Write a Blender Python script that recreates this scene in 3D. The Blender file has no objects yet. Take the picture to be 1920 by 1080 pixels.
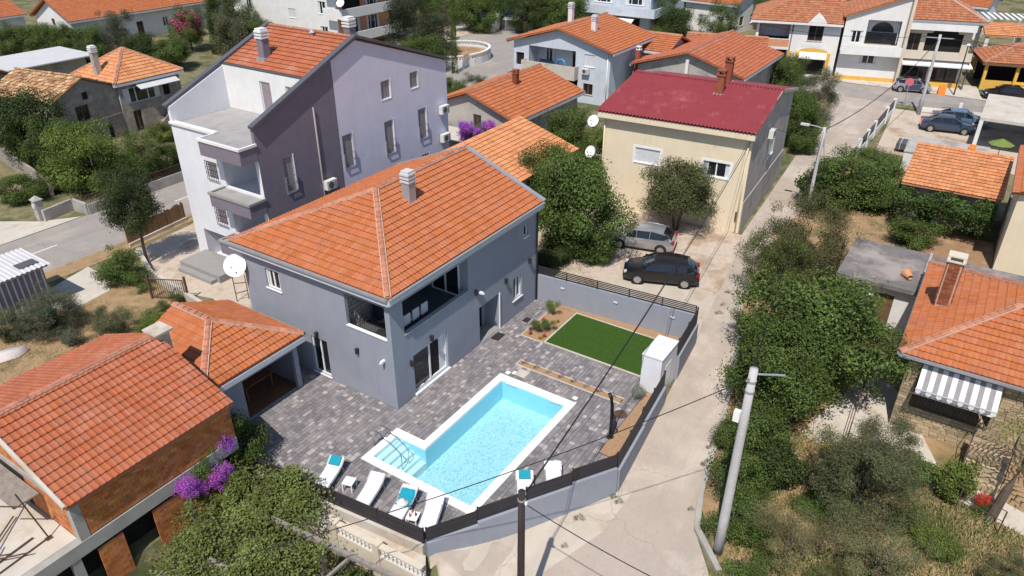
import bpy, bmesh, math, random
import numpy as np
from mathutils import Vector, Matrix
random.seed(7); rng = np.random.default_rng(7)
SC = bpy.context.scene
COL = SC.collection
R = math.radians

# ------------------------------------------------------------------ camera, sky, sun, exposure
CAM = np.array([-18.90, -18.50, 21.0]); FPX = 1380.0; TH = R(29.6); YAW = R(33.3)
cd = bpy.data.cameras.new('camera'); cam = bpy.data.objects.new('camera', cd); COL.objects.link(cam)
cd.sensor_width = 36.0; cd.lens = 36.0 * FPX / 1920.0; cd.clip_start = 0.5; cd.clip_end = 3000
cam.location = CAM; cam.rotation_euler = (R(90) - TH, 0, YAW - R(90)); SC.camera = cam
SUN_EL = 58.0; LIGHT = Vector((0.965, 0.255, 0)).normalized()
W = bpy.data.worlds.new('World'); SC.world = W; W.use_nodes = True
wn = W.node_tree.nodes; wl = W.node_tree.links
sky = wn.new('ShaderNodeTexSky'); sky.sky_type = 'NISHITA'; sky.sun_disc = False
sky.sun_elevation = R(SUN_EL); sky.sun_rotation = math.atan2(-LIGHT.x, -LIGHT.y)
sky.air_density = 1.0; sky.dust_density = 0.5; sky.ozone_density = 1.0
bg = wn['Background']; bg.inputs['Strength'].default_value = 0.105
wl.new(sky.outputs[0], bg.inputs[0])
sd = bpy.data.lights.new('sun', 'SUN'); sun = bpy.data.objects.new('sun', sd); COL.objects.link(sun)
sd.energy = 4.05; sd.angle = R(0.53); sd.color = (1.0, 0.94, 0.85)
LD = Vector((LIGHT.x * math.cos(R(SUN_EL)), LIGHT.y * math.cos(R(SUN_EL)), -math.sin(R(SUN_EL))))
sun.rotation_euler = LD.to_track_quat('-Z', 'Y').to_euler(); sun.location = (-40, -10, 60)
SC.view_settings.view_transform = 'Standard'; SC.view_settings.look = 'None'
SC.view_settings.exposure = 0.25; SC.view_settings.gamma = 1.0
SC.view_settings.use_curve_mapping = False

def at(px, py, z=0.0):
    """point of a horizontal level z seen at a pixel of the 1920x1080 photograph"""
    a = (px - 960) / FPX; b = (540 - py) / FPX
    fw = math.cos(TH) + math.sin(TH) * b; up = -math.sin(TH) + math.cos(TH) * b
    t = (z - CAM[2]) / up
    return (CAM[0] + t * (a * math.sin(YAW) + fw * math.cos(YAW)), CAM[1] + t * (-a * math.cos(YAW) + fw * math.sin(YAW)), z)
def zpx(px, py, x, y):
    """height above a plan point that a pixel shows"""
    a = (px - 960) / FPX; b = (540 - py) / FPX
    fw = math.cos(TH) + math.sin(TH) * b; up = -math.sin(TH) + math.cos(TH) * b
    d = (x - CAM[0]) * math.cos(YAW) + (y - CAM[1]) * math.sin(YAW)
    return CAM[2] + up * d / fw

# ------------------------------------------------------------------ materials
def lin(r, g, b): return tuple(((c / 255 + .055) / 1.055) ** 2.4 if c > 10 else c / 3294 for c in (r, g, b))
MATS = {}
def pmat(name, c1, c2=None, scale=3.0, rough=.8, bump=0., bscale=25., metal=0., island=0., spec=.3, c3=None, s3=.4, t3=.62, hue=0., coat=0., stretch=None, streak=0., crack=0.):
    m = bpy.data.materials.new(name); m.use_nodes = True; N = m.node_tree.nodes; L = m.node_tree.links
    b = N['Principled BSDF']; b.inputs['Roughness'].default_value = rough; b.inputs['Metallic'].default_value = metal
    b.inputs['Specular IOR Level'].default_value = spec; b.inputs['Coat Weight'].default_value = coat
    MATS[name] = m
    g = N.new('ShaderNodeNewGeometry'); pos = g.outputs['Position']
    if stretch:
        mp = N.new('ShaderNodeMapping'); mp.inputs['Scale'].default_value = stretch; L.new(pos, mp.inputs[0]); pos = mp.outputs[0]
    col = None
    def mix(f, a, bb, mode='MIX'):
        x = N.new('ShaderNodeMix'); x.data_type = 'RGBA'; x.blend_type = mode
        for k, v in ((0, f), (6, a), (7, bb)):
            if hasattr(v, 'default_value') or hasattr(v, 'is_output'): L.new(v, x.inputs[k])
            elif k == 0: x.inputs[k].default_value = v
            else: x.inputs[k].default_value = (*v, 1)
        return x.outputs[2]
    def noise(s, d=5, r=.6):
        n = N.new('ShaderNodeTexNoise'); n.inputs['Scale'].default_value = s; n.inputs['Detail'].default_value = d
        n.inputs['Roughness'].default_value = r; L.new(pos, n.inputs['Vector']); return n.outputs[0]
    def ramp(v, a, bb):
        r = N.new('ShaderNodeMapRange'); r.inputs[1].default_value = a; r.inputs[2].default_value = bb; L.new(v, r.inputs[0]); return r.outputs[0]
    if c2 is None: c2 = tuple(x * .86 for x in c1)
    col = mix(ramp(noise(scale), .32, .68), c1, c2)
    if c3: col = mix(ramp(noise(s3, 6, .65), t3 - .06, t3 + .07), col, c3)
    def mathn(op, a, b_):
        x = N.new('ShaderNodeMath'); x.operation = op
        for k, v in ((0, a), (1, b_)):
            if hasattr(v, 'is_output'): L.new(v, x.inputs[k])
            else: x.inputs[k].default_value = v
        return x.outputs[0]
    if streak: # rain streaks: noise drawn out along the height
        mp2 = N.new('ShaderNodeMapping'); mp2.inputs['Scale'].default_value = (2.2, 2.2, .16); L.new(g.outputs['Position'], mp2.inputs[0])
        n2 = N.new('ShaderNodeTexNoise'); n2.inputs['Scale'].default_value = 2.; n2.inputs['Detail'].default_value = 6; L.new(mp2.outputs[0], n2.inputs['Vector'])
        col = mix(mathn('MULTIPLY', ramp(n2.outputs[0], .5, .78), streak), col, tuple(x * .55 for x in c1))
    if crack: # thin irregular cracks and slab joints
        n3 = N.new('ShaderNodeTexNoise'); n3.inputs['Scale'].default_value = .9; n3.inputs['Detail'].default_value = 4; L.new(pos, n3.inputs['Vector'])
        mx3 = N.new('ShaderNodeVectorMath'); mx3.operation = 'MULTIPLY_ADD'; L.new(n3.outputs[1], mx3.inputs[0]); mx3.inputs[1].default_value = (1.6, 1.6, 0); L.new(pos, mx3.inputs[2])
        vo = N.new('ShaderNodeTexVoronoi'); vo.feature = 'DISTANCE_TO_EDGE'; vo.inputs['Scale'].default_value = .19; L.new(mx3.outputs[0], vo.inputs['Vector'])
        col = mix(mathn('MULTIPLY', ramp(vo.outputs['Distance'], .006, .0), crack), col, tuple(x * .4 for x in c1))
        mp4 = N.new('ShaderNodeMapping'); mp4.inputs['Scale'].default_value = (.07, .9, 1); mp4.inputs['Rotation'].default_value = (0, 0, -.06); L.new(g.outputs['Position'], mp4.inputs[0])
        n4 = N.new('ShaderNodeTexNoise'); n4.inputs['Scale'].default_value = 1.; n4.inputs['Detail'].default_value = 5; L.new(mp4.outputs[0], n4.inputs['Vector'])
        col = mix(mathn('MULTIPLY', ramp(n4.outputs[0], .48, .7), .5), col, tuple(x * .72 for x in c1))
        col = mix(mathn('MULTIPLY', ramp(noise(7., 6, .7), .5, .8), .45), col, tuple(x * .6 for x in c1))
    if island:
        oi = N.new('ShaderNodeObjectInfo')
        ad = N.new('ShaderNodeMath'); ad.operation = 'ADD'; L.new(g.outputs['Random Per Island'], ad.inputs[0]); L.new(oi.outputs['Random'], ad.inputs[1])
        fr = N.new('ShaderNodeMath'); fr.operation = 'FRACT'; L.new(ad.outputs[0], fr.inputs[0])
        wnz = N.new('ShaderNodeTexWhiteNoise'); wnz.noise_dimensions = '1D'; L.new(fr.outputs[0], wnz.inputs['W'])
        hs = N.new('ShaderNodeHueSaturation')
        v = N.new('ShaderNodeMapRange'); v.inputs[3].default_value = 1 - island; v.inputs[4].default_value = 1 + island; L.new(wnz.outputs[0], v.inputs[0]); L.new(v.outputs[0], hs.inputs['Value'])
        if hue:
            sp = N.new('ShaderNodeSeparateColor'); L.new(wnz.outputs[1], sp.inputs[0])
            h = N.new('ShaderNodeMapRange'); h.inputs[3].default_value = .5 - hue; h.inputs[4].default_value = .5 + hue; L.new(sp.outputs[1], h.inputs[0]); L.new(h.outputs[0], hs.inputs['Hue'])
            h2 = N.new('ShaderNodeMapRange'); h2.inputs[3].default_value = .94; h2.inputs[4].default_value = 1.04; L.new(sp.outputs[2], h2.inputs[0]); L.new(h2.outputs[0], hs.inputs['Saturation'])
        L.new(col, hs.inputs['Color']); col = hs.outputs[0]
    L.new(col, b.inputs['Base Color'])
    if bump:
        bn = N.new('ShaderNodeBump'); bn.inputs['Strength'].default_value = bump; bn.inputs['Distance'].default_value = .03
        L.new(noise(bscale, 4), bn.inputs['Height']); L.new(bn.outputs[0], b.inputs['Normal'])
    return m
def leafmat(name, var=.35, trans=.3, island=.35):
    m = bpy.data.materials.new(name); m.use_nodes = True; N = m.node_tree.nodes; L = m.node_tree.links
    N.remove(N['Principled BSDF']); out = N['Material Output']
    oi = N.new('ShaderNodeObjectInfo'); g = N.new('ShaderNodeNewGeometry')
    wz = N.new('ShaderNodeTexWhiteNoise'); wz.noise_dimensions = '1D'; L.new(g.outputs['Random Per Island'], wz.inputs['W'])
    nz = N.new('ShaderNodeTexNoise'); nz.inputs['Scale'].default_value = .9; nz.inputs['Detail'].default_value = 3; L.new(g.outputs['Position'], nz.inputs['Vector'])
    hs = N.new('ShaderNodeHueSaturation'); L.new(oi.outputs['Color'], hs.inputs['Color'])
    v = N.new('ShaderNodeMapRange'); v.inputs[3].default_value = 1 - island; v.inputs[4].default_value = 1 + island * 1.5; L.new(wz.outputs[0], v.inputs[0])
    v2 = N.new('ShaderNodeMapRange'); v2.inputs[1].default_value = .3; v2.inputs[2].default_value = .7; v2.inputs[3].default_value = 1 - var; v2.inputs[4].default_value = 1 + var; L.new(nz.outputs[0], v2.inputs[0])
    mu = N.new('ShaderNodeMath'); mu.operation = 'MULTIPLY'; L.new(v.outputs[0], mu.inputs[0]); L.new(v2.outputs[0], mu.inputs[1]); L.new(mu.outputs[0], hs.inputs['Value'])
    h = N.new('ShaderNodeMapRange'); h.inputs[3].default_value = .475; h.inputs[4].default_value = .525; L.new(nz.outputs[0], h.inputs[0]); L.new(h.outputs[0], hs.inputs['Hue'])
    d = N.new('ShaderNodeBsdfDiffuse'); t = N.new('ShaderNodeBsdfTranslucent'); gl = N.new('ShaderNodeBsdfGlossy'); gl.inputs['Roughness'].default_value = .45
    mx = N.new('ShaderNodeMixShader'); mx.inputs[0].default_value = trans; m2 = N.new('ShaderNodeMixShader'); m2.inputs[0].default_value = .018
    L.new(hs.outputs[0], d.inputs[0]); L.new(hs.outputs[0], t.inputs[0]); L.new(d.outputs[0], mx.inputs[1]); L.new(t.outputs[0], mx.inputs[2])
    L.new(mx.outputs[0], m2.inputs[1]); L.new(gl.outputs[0], m2.inputs[2]); L.new(m2.outputs[0], out.inputs[0]); MATS[name] = m
pm = pmat
pm('tile', (.465, .152, .060), (.415, .130, .050), 2.2, .7, .2, 60, island=.08, hue=.003, c3=(.36, .115, .052), s3=.8, t3=.64, spec=.3, streak=.25)
pm('tile_red', (.425, .132, .062), (.375, .112, .052), 1.2, .65, .2, 60, island=.08, hue=.003, c3=(.45, .175, .11), s3=.5, t3=.62, spec=.3, streak=.25)
pm('tile_pale', (.60, .275, .125), (.54, .215, .09), 1.5, .8, .2, 60, island=.13, hue=.006, c3=(.46, .16, .07), s3=1.2, t3=.62)
pm('tile_old', (.42, .24, .12), (.30, .15, .08), 2.5, .9, .3, 40, island=.38, hue=.02, c3=(.50, .36, .2), s3=1.5, t3=.55)
pm('tile_dark', (.34, .115, .06), (.42, .18, .09), 3., .85, .3, 40, island=.16, hue=.008)
pm('cap', (.40, .135, .075), (.45, .21, .14), 6., .8, island=.2)
pm('mortar', (.52, .37, .29), (.42, .27, .20), 5.)
pm('red_sheet', (.275, .046, .055), (.23, .039, .047), 1.2, .6, .1, 30, c3=(.34, .095, .095), s3=.5, t3=.62, streak=.2)
pm('grey_wall', (.29, .308, .36), (.266, .284, .335), 1.5, .85, .15, 60, streak=.14, c3=(.255, .27, .315), s3=.35, t3=.6)
pm('white_wall', (.72, .72, .76), (.66, .66, .70), 1.0, .85, .1, 60, streak=.18)
pm('plain_white', (.74, .73, .72), (.66, .65, .64), 1.0, .8, .1, 60, c3=(.57, .55, .52), s3=.7, t3=.7, streak=.14)
pm('lavender', (.68, .65, .765), (.62, .59, .705), 1.2, .85, .2, 40, streak=.12)
pm('purple', (.205, .18, .22), (.18, .155, .195), 1.2, .85, .2, 40, streak=.2)
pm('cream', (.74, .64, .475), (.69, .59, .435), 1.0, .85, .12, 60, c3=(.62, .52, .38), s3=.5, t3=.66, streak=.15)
pm('dirty_shade_cream', (.44, .41, .38), (.36, .34, .32), 1.0, .9, .15, 40, c3=(.28, .26, .25), s3=.8, t3=.58)  # blotchy greyed cream; for some walls the shade is put into this colour
pm('yellow_wall', (.70, .42, .08), (.62, .36, .07), 1.5, .8)
pm('orange_wall', (.62, .30, .16), (.55, .26, .14), 1.5, .85)
pm('beige', (.62, .55, .45), (.55, .48, .39), 1.5, .85)
pm('pale_wall', (.56, .60, .67), (.50, .54, .61), .9, .9, .2, 40, c3=(.42, .43, .47), s3=.8, t3=.62, streak=.2)
pm('concrete', (.40, .38, .35), (.32, .30, .28), 1.4, .9, .25, 30, c3=(.24, .23, .22), s3=.6, t3=.6)
pm('pale_concrete', (.56, .52, .46), (.48, .43, .37), 1.2, .9, .2, 30, c3=(.42, .34, .26), s3=.5, t3=.6)
pm('dark_concrete', (.20, .18, .175), (.14, .13, .125), 1.5, .9, .3, 20, c3=(.33, .29, .27), s3=.35, t3=.56)
pm('terrace_tile', (.30, .29, .28), (.27, .26, .25), 2.5, .8)
pm('rail_metal', (.55, .55, .57), rough=.35, metal=.8)
pm('chrome', (.8, .8, .82), rough=.12, metal=1.)
pm('dark_metal', (.035, .032, .035), (.028, .026, .028), rough=.5, spec=.4)
pm('slat', (.042, .038, .044), (.034, .031, .036), rough=.55, island=.15)
pm('rust', (.12, .07, .05), (.08, .05, .04), 6., .8)
pm('galv', (.42, .43, .46), (.36, .37, .40), 2., .5, metal=.4)
pm('eave_white', (.55, .58, .63), (.50, .53, .58), 2., .6)
pm('white_pvc', (.80, .80, .80), (.76, .76, .77), 2., .4)
pm('shutter', (.66, .67, .70), (.60, .61, .64), 2., .5)
pm('shutter_grey', (.31, .265, .28), (.27, .23, .245), 2., .6)
pm('glass', (.018, .022, .028), (.012, .015, .02), 1., .06, spec=.6)
pm('glass_car', (.010, .014, .02), (.01, .012, .016), 1., .04, spec=.7)
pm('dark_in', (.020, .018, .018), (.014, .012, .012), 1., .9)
pm('wood', (.20, .10, .055), (.13, .07, .04), 5., .8, stretch=(1, 1, .1))
pm('wood_grey', (.30, .26, .23), (.20, .17, .15), 5., .9, .3, 20)
pm('pole_wood', (.055, .042, .04), (.035, .028, .027), 9., .9, .4, 30, stretch=(1, 1, .1))
pm('pole_conc', (.50, .48, .49), (.42, .41, .42), 3., .85, .15, 40)
pm('cable', (.02, .018, .02), rough=.6)
pm('brick', (.54, .20, .065), (.42, .14, .05), 3., .9, .3, 30, island=.22, hue=.012)
pm('brick_red', (.32, .095, .05), (.22, .07, .04), 5., .9, .3, 30, island=.3)
pm('paver', (.215, .200, .212), (.182, .168, .178), 5., .9, .2, 60, island=.22, hue=.02, c3=(.245, .222, .222), s3=.45, t3=.52)
pm('paver_pale', (.38, .345, .34), (.32, .295, .295), 6., .9, .2, 60, island=.22)
pm('paver_sand', (.15, .135, .135), (.13, .115, .115), 5., .95)
pm('stone', (.42, .33, .21), (.34, .26, .17), 4., .9, .3, 20, island=.28, hue=.012)
pm('stone_grey', (.33, .285, .245), (.24, .207, .18), 2.2, .95, .4, 12, c3=(.42, .36, .30), s3=.9, t3=.58)
pm('asphalt', (.33, .298, .275), (.285, .258, .24), .8, .92, .2, 40, c3=(.39, .345, .30), s3=.25, t3=.58, crack=.5)
pm('lane', (.44, .37, .315), (.385, .322, .275), .5, .92, .2, 30, c3=(.52, .45, .385), s3=.22, t3=.54, crack=.38)
pm('lane_pale', (.54, .48, .41), (.47, .41, .34), .7, .92, .2, 30, c3=(.42, .34, .26), s3=.5, t3=.6, crack=.5)
pm('gravel', (.54, .46, .38), (.45, .37, .30), 3., .95, .5, 16, c3=(.36, .26, .18), s3=.45, t3=.56)
pm('soil', (.33, .20, .115), (.27, .165, .095), 2., .95, .5, 12, c3=(.40, .27, .16), s3=.6, t3=.58)
pm('dry', (.37, .25, .14), (.27, .18, .10), 1.6, .95, .5, 10, c3=(.16, .135, .06), s3=.4, t3=.58)
pm('earth', (.23, .19, .11), (.15, .14, .07), 1.2, .95, .5, 10, c3=(.08, .095, .035), s3=.3, t3=.52)
pm('bark_chip', (.40, .255, .15), (.31, .19, .11), 9., .95, .5, 30)
pm('lawn', (.045, .10, .012), (.034, .08, .009), 5., .95, .6, 60)
pm('grass_blade', (.06, .125, .018), (.045, .10, .012), 2., .8, island=.35)
pm('dry_blade', (.40, .32, .17), (.24, .22, .09), .8, .9, island=.3)
pm('bark', (.12, .095, .075), (.08, .062, .05), 5., .95, .4, 20)
pm('paint', (.75, .74, .72), (.55, .54, .52), 6., .8)
pm('pool_white', (.86, .87, .86), (.84, .85, .84), 2., .5)
pm('pool_liner', (.46, .74, .86), (.42, .70, .83), 2., .5)
pm('sling', (.72, .72, .76), (.68, .68, .72), 4., .7)
pm('alu', (.60, .61, .63), rough=.35, metal=.6)
pm('teal', (.012, .30, .40), (.01, .25, .34), 8., .9)
pm('towel', (.74, .72, .70), rough=.95)
pm('ac_white', (.70, .69, .66), rough=.5)
pm('dark_grey', (.10, .10, .11), (.085, .085, .095), rough=.6)
pm('verge', (.105, .105, .125), (.09, .09, .11), rough=.55)
pm('roof_felt', (.36, .345, .34), (.31, .30, .295), 1.2, .9, .1, 30, c3=(.28, .265, .26), s3=.6, t3=.6)
pm('sheet_white', (.58, .57, .58), (.52, .51, .52), 1., .5)
pm('green_plastic', (.03, .10, .06), rough=.4)
pm('blue_plastic', (.06, .25, .50), rough=.4)
pm('red_paint', (.42, .03, .03), rough=.5)
pm('pink', (.62, .16, .22), (.5, .12, .16), 4.)
pm('lime', (.17, .23, .05), rough=.7)
pm('orange_paint', (.75, .22, .03), rough=.5)
pm('carpet', (.06, .13, .075), (.05, .11, .06), 3., .95)
pm('bamboo', (.26, .16, .085), (.17, .105, .06), 8., .9, island=.3)
pm('awn_white', (.74, .73, .74), rough=.8)
pm('awn_grey', (.27, .26, .27), rough=.8)
pm('black_tube', (.012, .012, .013), rough=.25, spec=.5)
pm('rubber', (.02, .02, .02), rough=.85)
pm('rim', (.50, .50, .52), rough=.3, metal=.8)
pm('car_black', (.012, .011, .014), rough=.3, coat=.35, spec=.4)
pm('car_silver', (.48, .49, .52), rough=.3, metal=.55, coat=1.)
pm('car_blue', (.15, .24, .37), rough=.28, metal=.3, coat=1.)
pm('car_navy', (.045, .075, .13), rough=.28, metal=.3, coat=1.)
pm('car_white', (.7, .7, .7), rough=.3, coat=.8)
pm('red_lens', (.40, .008, .012), rough=.2)
pm('clear_lens', (.55, .57, .6), rough=.1, spec=.6)
pm('tarp', (.60, .54, .53), (.50, .44, .43), 5., .7, .3, 20)
leafmat('leaf', .4, .32, .3); leafmat('flower', .25, .35, .3)
def mosaic():
    m = bpy.data.materials.new('pool_mosaic'); m.use_nodes = True; N = m.node_tree.nodes; L = m.node_tree.links; b = N['Principled BSDF']
    g = N.new('ShaderNodeNewGeometry'); vm = N.new('ShaderNodeVectorMath'); vm.operation = 'SCALE'; vm.inputs['Scale'].default_value = 1 / .055
    fl = N.new('ShaderNodeVectorMath'); fl.operation = 'FLOOR'; wz = N.new('ShaderNodeTexWhiteNoise'); L.new(g.outputs['Position'], vm.inputs[0]); L.new(vm.outputs[0], fl.inputs[0]); L.new(fl.outputs[0], wz.inputs['Vector'])
    r = N.new('ShaderNodeValToRGB'); L.new(wz.outputs[0], r.inputs[0])
    r.color_ramp.elements[0].color = (.74, .78, .79, 1); r.color_ramp.elements[1].color = (.36, .60, .66, 1)
    for p, c in ((.45, (.70, .77, .79, 1)), (.72, (.55, .71, .75, 1)), (.88, (.44, .63, .68, 1))):
        e = r.color_ramp.elements.new(p); e.color = c
    L.new(r.outputs[0], b.inputs['Base Color']); b.inputs['Roughness'].default_value = .4; MATS['pool_mosaic'] = m
    m = bpy.data.materials.new('water'); m.use_nodes = True; N = m.node_tree.nodes; L = m.node_tree.links; N.remove(N['Principled BSDF'])
    t = N.new('ShaderNodeBsdfTransparent'); t.inputs[0].default_value = (.68, .885, .93, 1); gl = N.new('ShaderNodeBsdfGlossy'); gl.inputs['Roughness'].default_value = .05
    f = N.new('ShaderNodeFresnel'); f.inputs[0].default_value = 1.33; mx = N.new('ShaderNodeMixShader'); L.new(f.outputs[0], mx.inputs[0]); L.new(t.outputs[0], mx.inputs[1]); L.new(gl.outputs[0], mx.inputs[2])
    nz = N.new('ShaderNodeTexNoise'); nz.inputs['Scale'].default_value = 5; bp = N.new('ShaderNodeBump'); bp.inputs['Strength'].default_value = .35; bp.inputs['Distance'].default_value = .04
    L.new(nz.outputs[0], bp.inputs['Height']); L.new(bp.outputs[0], gl.inputs['Normal']); L.new(bp.outputs[0], f.inputs['Normal']); L.new(mx.outputs[0], N['Material Output'].inputs[0]); MATS['water'] = m
mosaic()

# ------------------------------------------------------------------ mesh helpers
class MB:
    def __init__(s): s.v = []; s.f = []
    def add(s, vs, fs):
        n = len(s.v); s.v += [tuple(v) for v in vs]; s.f += [tuple(i + n for i in f) for f in fs]; return s
    def box(s, x0, y0, z0, x1, y1, z1):
        x0, x1 = min(x0, x1), max(x0, x1); y0, y1 = min(y0, y1), max(y0, y1); z0, z1 = min(z0, z1), max(z0, z1)
        return s.add([(x0, y0, z0), (x1, y0, z0), (x1, y1, z0), (x0, y1, z0), (x0, y0, z1), (x1, y0, z1), (x1, y1, z1), (x0, y1, z1)],
                     [(3, 2, 1, 0), (4, 5, 6, 7), (0, 1, 5, 4), (1, 2, 6, 5), (2, 3, 7, 6), (3, 0, 4, 7)])
    def prism(s, poly, z0, z1):
        n = len(poly); a = sum(poly[i][0] * poly[(i + 1) % n][1] - poly[(i + 1) % n][0] * poly[i][1] for i in range(n))
        if a < 0: poly = poly[::-1]
        return s.add([(p[0], p[1], z0) for p in poly] + [(p[0], p[1], z1) for p in poly],
                     [tuple(range(n))[::-1], tuple(range(n, 2 * n))] + [(i, (i + 1) % n, n + (i + 1) % n, n + i) for i in range(n)])
    def beam(s, p, q, w, h, up=(0, 0, 1)):
        p, q = Vector(p), Vector(q); d = (q - p).normalized(); u = Vector(up)
        if abs(d.dot(u)) > .98: u = Vector((1, 0, 0))
        r = d.cross(u).normalized(); u = r.cross(d).normalized()
        c = [(-w / 2, -h / 2), (w / 2, -h / 2), (w / 2, h / 2), (-w / 2, h / 2)]
        return s.add([p + r * a + u * b for a, b in c] + [q + r * a + u * b for a, b in c],
                     [(0, 1, 2, 3), (7, 6, 5, 4), (0, 4, 5, 1), (1, 5, 6, 2), (2, 6, 7, 3), (3, 7, 4, 0)])
    def tube(s, pts, r, n=6, cap=True):
        pts = [Vector(p) for p in pts]; rs = r if hasattr(r, '__len__') else [r] * len(pts); vs = []; fs = []
        for i, p in enumerate(pts):
            d = (pts[min(i + 1, len(pts) - 1)] - pts[max(i - 1, 0)]).normalized()
            u = Vector((0, 0, 1)) if abs(d.z) < .95 else Vector((1, 0, 0))
            a = d.cross(u).normalized(); b = a.cross(d)
            vs += [p + (a * math.cos(2 * math.pi * k / n) + b * math.sin(2 * math.pi * k / n)) * rs[i] for k in range(n)]
        for i in range(len(pts) - 1):
            fs += [(i * n + k, i * n + (k + 1) % n, (i + 1) * n + (k + 1) % n, (i + 1) * n + k) for k in range(n)]
        if cap: fs += [tuple(range(n))[::-1], tuple(range((len(pts) - 1) * n, len(pts) * n))]
        return s.add(vs, fs)
    def lathe(s, prof, o=(0, 0, 0), axis='z', n=16):
        vs = []; fs = []; o = Vector(o)
        for r, h in prof:
            for k in range(n):
                c, q = r * math.cos(2 * math.pi * k / n), r * math.sin(2 * math.pi * k / n)
                vs.append(o + Vector((c, q, h) if axis == 'z' else (c, h, q) if axis == 'y' else (h, c, q)))
        for i in range(len(prof) - 1):
            fs += [(i * n + k, i * n + (k + 1) % n, (i + 1) * n + (k + 1) % n, (i + 1) * n + k) for k in range(n)]
        fs += [tuple(range(n)), tuple(range((len(prof) - 1) * n, len(prof) * n))]
        return s.add(vs, fs)
    def quad(s, a, b, c, d): return s.add([a, b, c, d], [(0, 1, 2, 3)])
    def poly(s, pts): return s.add(pts, [tuple(range(len(pts)))])
    def xf(s, M): s.v = [tuple(M @ Vector(v)) for v in s.v]; return s
def mk(name, mb, mat, parent=None, smooth=False, loc=None, rz=0, color=None):
    me = bpy.data.meshes.new(name); me.from_pydata(mb.v, [], mb.f)
    if smooth: me.shade_smooth()
    me.materials.append(MATS[mat]); return link(name, me, parent, loc, rz, color)
def link(name, me, parent=None, loc=None, rz=0, color=None):
    o = bpy.data.objects.new(name, me); COL.objects.link(o)
    if parent: o.parent = parent
    if loc is not None: o.location = loc
    if rz: o.rotation_euler = (0, 0, rz)
    if color: o.color = (*color, 1)
    return o
def npmesh(name, V, Fq, mat, smooth=False):
    me = bpy.data.meshes.new(name); V = np.asarray(V, np.float32); Fq = np.asarray(Fq, np.int32); k = Fq.shape[1]
    me.vertices.add(len(V)); me.vertices.foreach_set('co', V.ravel()); me.loops.add(Fq.size); me.loops.foreach_set('vertex_index', Fq.ravel())
    me.polygons.add(len(Fq)); me.polygons.foreach_set('loop_start', np.arange(0, Fq.size, k, dtype=np.int32))
    me.materials.append(MATS[mat]); me.update(calc_edges=True); me.validate()
    if smooth: me.shade_smooth()
    else: me.shade_flat()
    return me
def tag(o, label=None, cat=None, group=None, kind=None):
    if label: o['label'] = label
    if cat: o['category'] = cat
    if group: o['group'] = group
    if kind: o['kind'] = kind
    return o
def thing(name, label, cat, loc=(0, 0, 0), rz=0, group=None):
    o = bpy.data.objects.new(name, None); COL.objects.link(o); o.empty_display_size = .2
    o.location = loc; o.rotation_euler = (0, 0, rz); return tag(o, label, cat, group)
def dup(o, parent=None):
    c = o.copy(); COL.objects.link(c); c.parent = parent
    for ch in list(o.children): dup(ch, c)
    return c
def inpoly(x, y, P):
    r = False; n = len(P)
    for i in range(n):
        a, b = P[i], P[(i + 1) % n]
        if (a[1] > y) != (b[1] > y) and x < (b[0] - a[0]) * (y - a[1]) / (b[1] - a[1]) + a[0]: r = not r
    return r
# ------------------------------------------------------------------ building helpers
def wallmesh(Ln, z0, z1, holes, depth=.18, top=None):
    mb = MB(); S = sorted({0, Ln, *[h[0] for h in holes], *[h[0] + h[2] for h in holes]}); Zs = sorted({z0, z1, *[h[1] for h in holes], *[h[1] + h[3] for h in holes]})
    for i in range(len(S) - 1):
        for j in range(len(Zs) - 1):
            a, b, c, d = S[i], S[i + 1], Zs[j], Zs[j + 1]; ma, mz = (a + b) / 2, (c + d) / 2
            if c < z0 - 1e-6 or d > z1 + 1e-6 or any(h[0] < ma < h[0] + h[2] and h[1] < mz < h[1] + h[3] for h in holes): continue
            mb.quad((a, 0, c), (b, 0, c), (b, 0, d), (a, 0, d))
    for h in holes:
        a, b, c, d = h[0], h[0] + h[2], h[1], h[1] + h[3]; y = depth
        mb.quad((a, 0, c), (a, y, c), (b, y, c), (b, 0, c)); mb.quad((a, 0, d), (b, 0, d), (b, y, d), (a, y, d))
        mb.quad((a, 0, c), (a, 0, d), (a, y, d), (a, y, c)); mb.quad((b, 0, c), (b, y, c), (b, y, d), (b, 0, d))
    if top: mb.poly([(a, 0, z) for a, z in top])
    return mb
def frame_mb(w, h, t=.06, d=.06, y=.08, mull=1, trans=0):
    mb = MB(); mb.box(0, y, 0, w, y + d, t); mb.box(0, y, h - t, w, y + d, h); mb.box(0, y, t, t, y + d, h - t); mb.box(w - t, y, t, w, y + d, h - t)
    for k in range(1, mull + 1): x = w * k / (mull + 1); mb.box(x - t * .7, y + .004, t, x + t * .7, y + d - .004, h - t)
    if trans: mb.box(t, y + .004, h * trans - t / 2, w - t, y + d - .004, h * trans + t / 2)
    return mb
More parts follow.
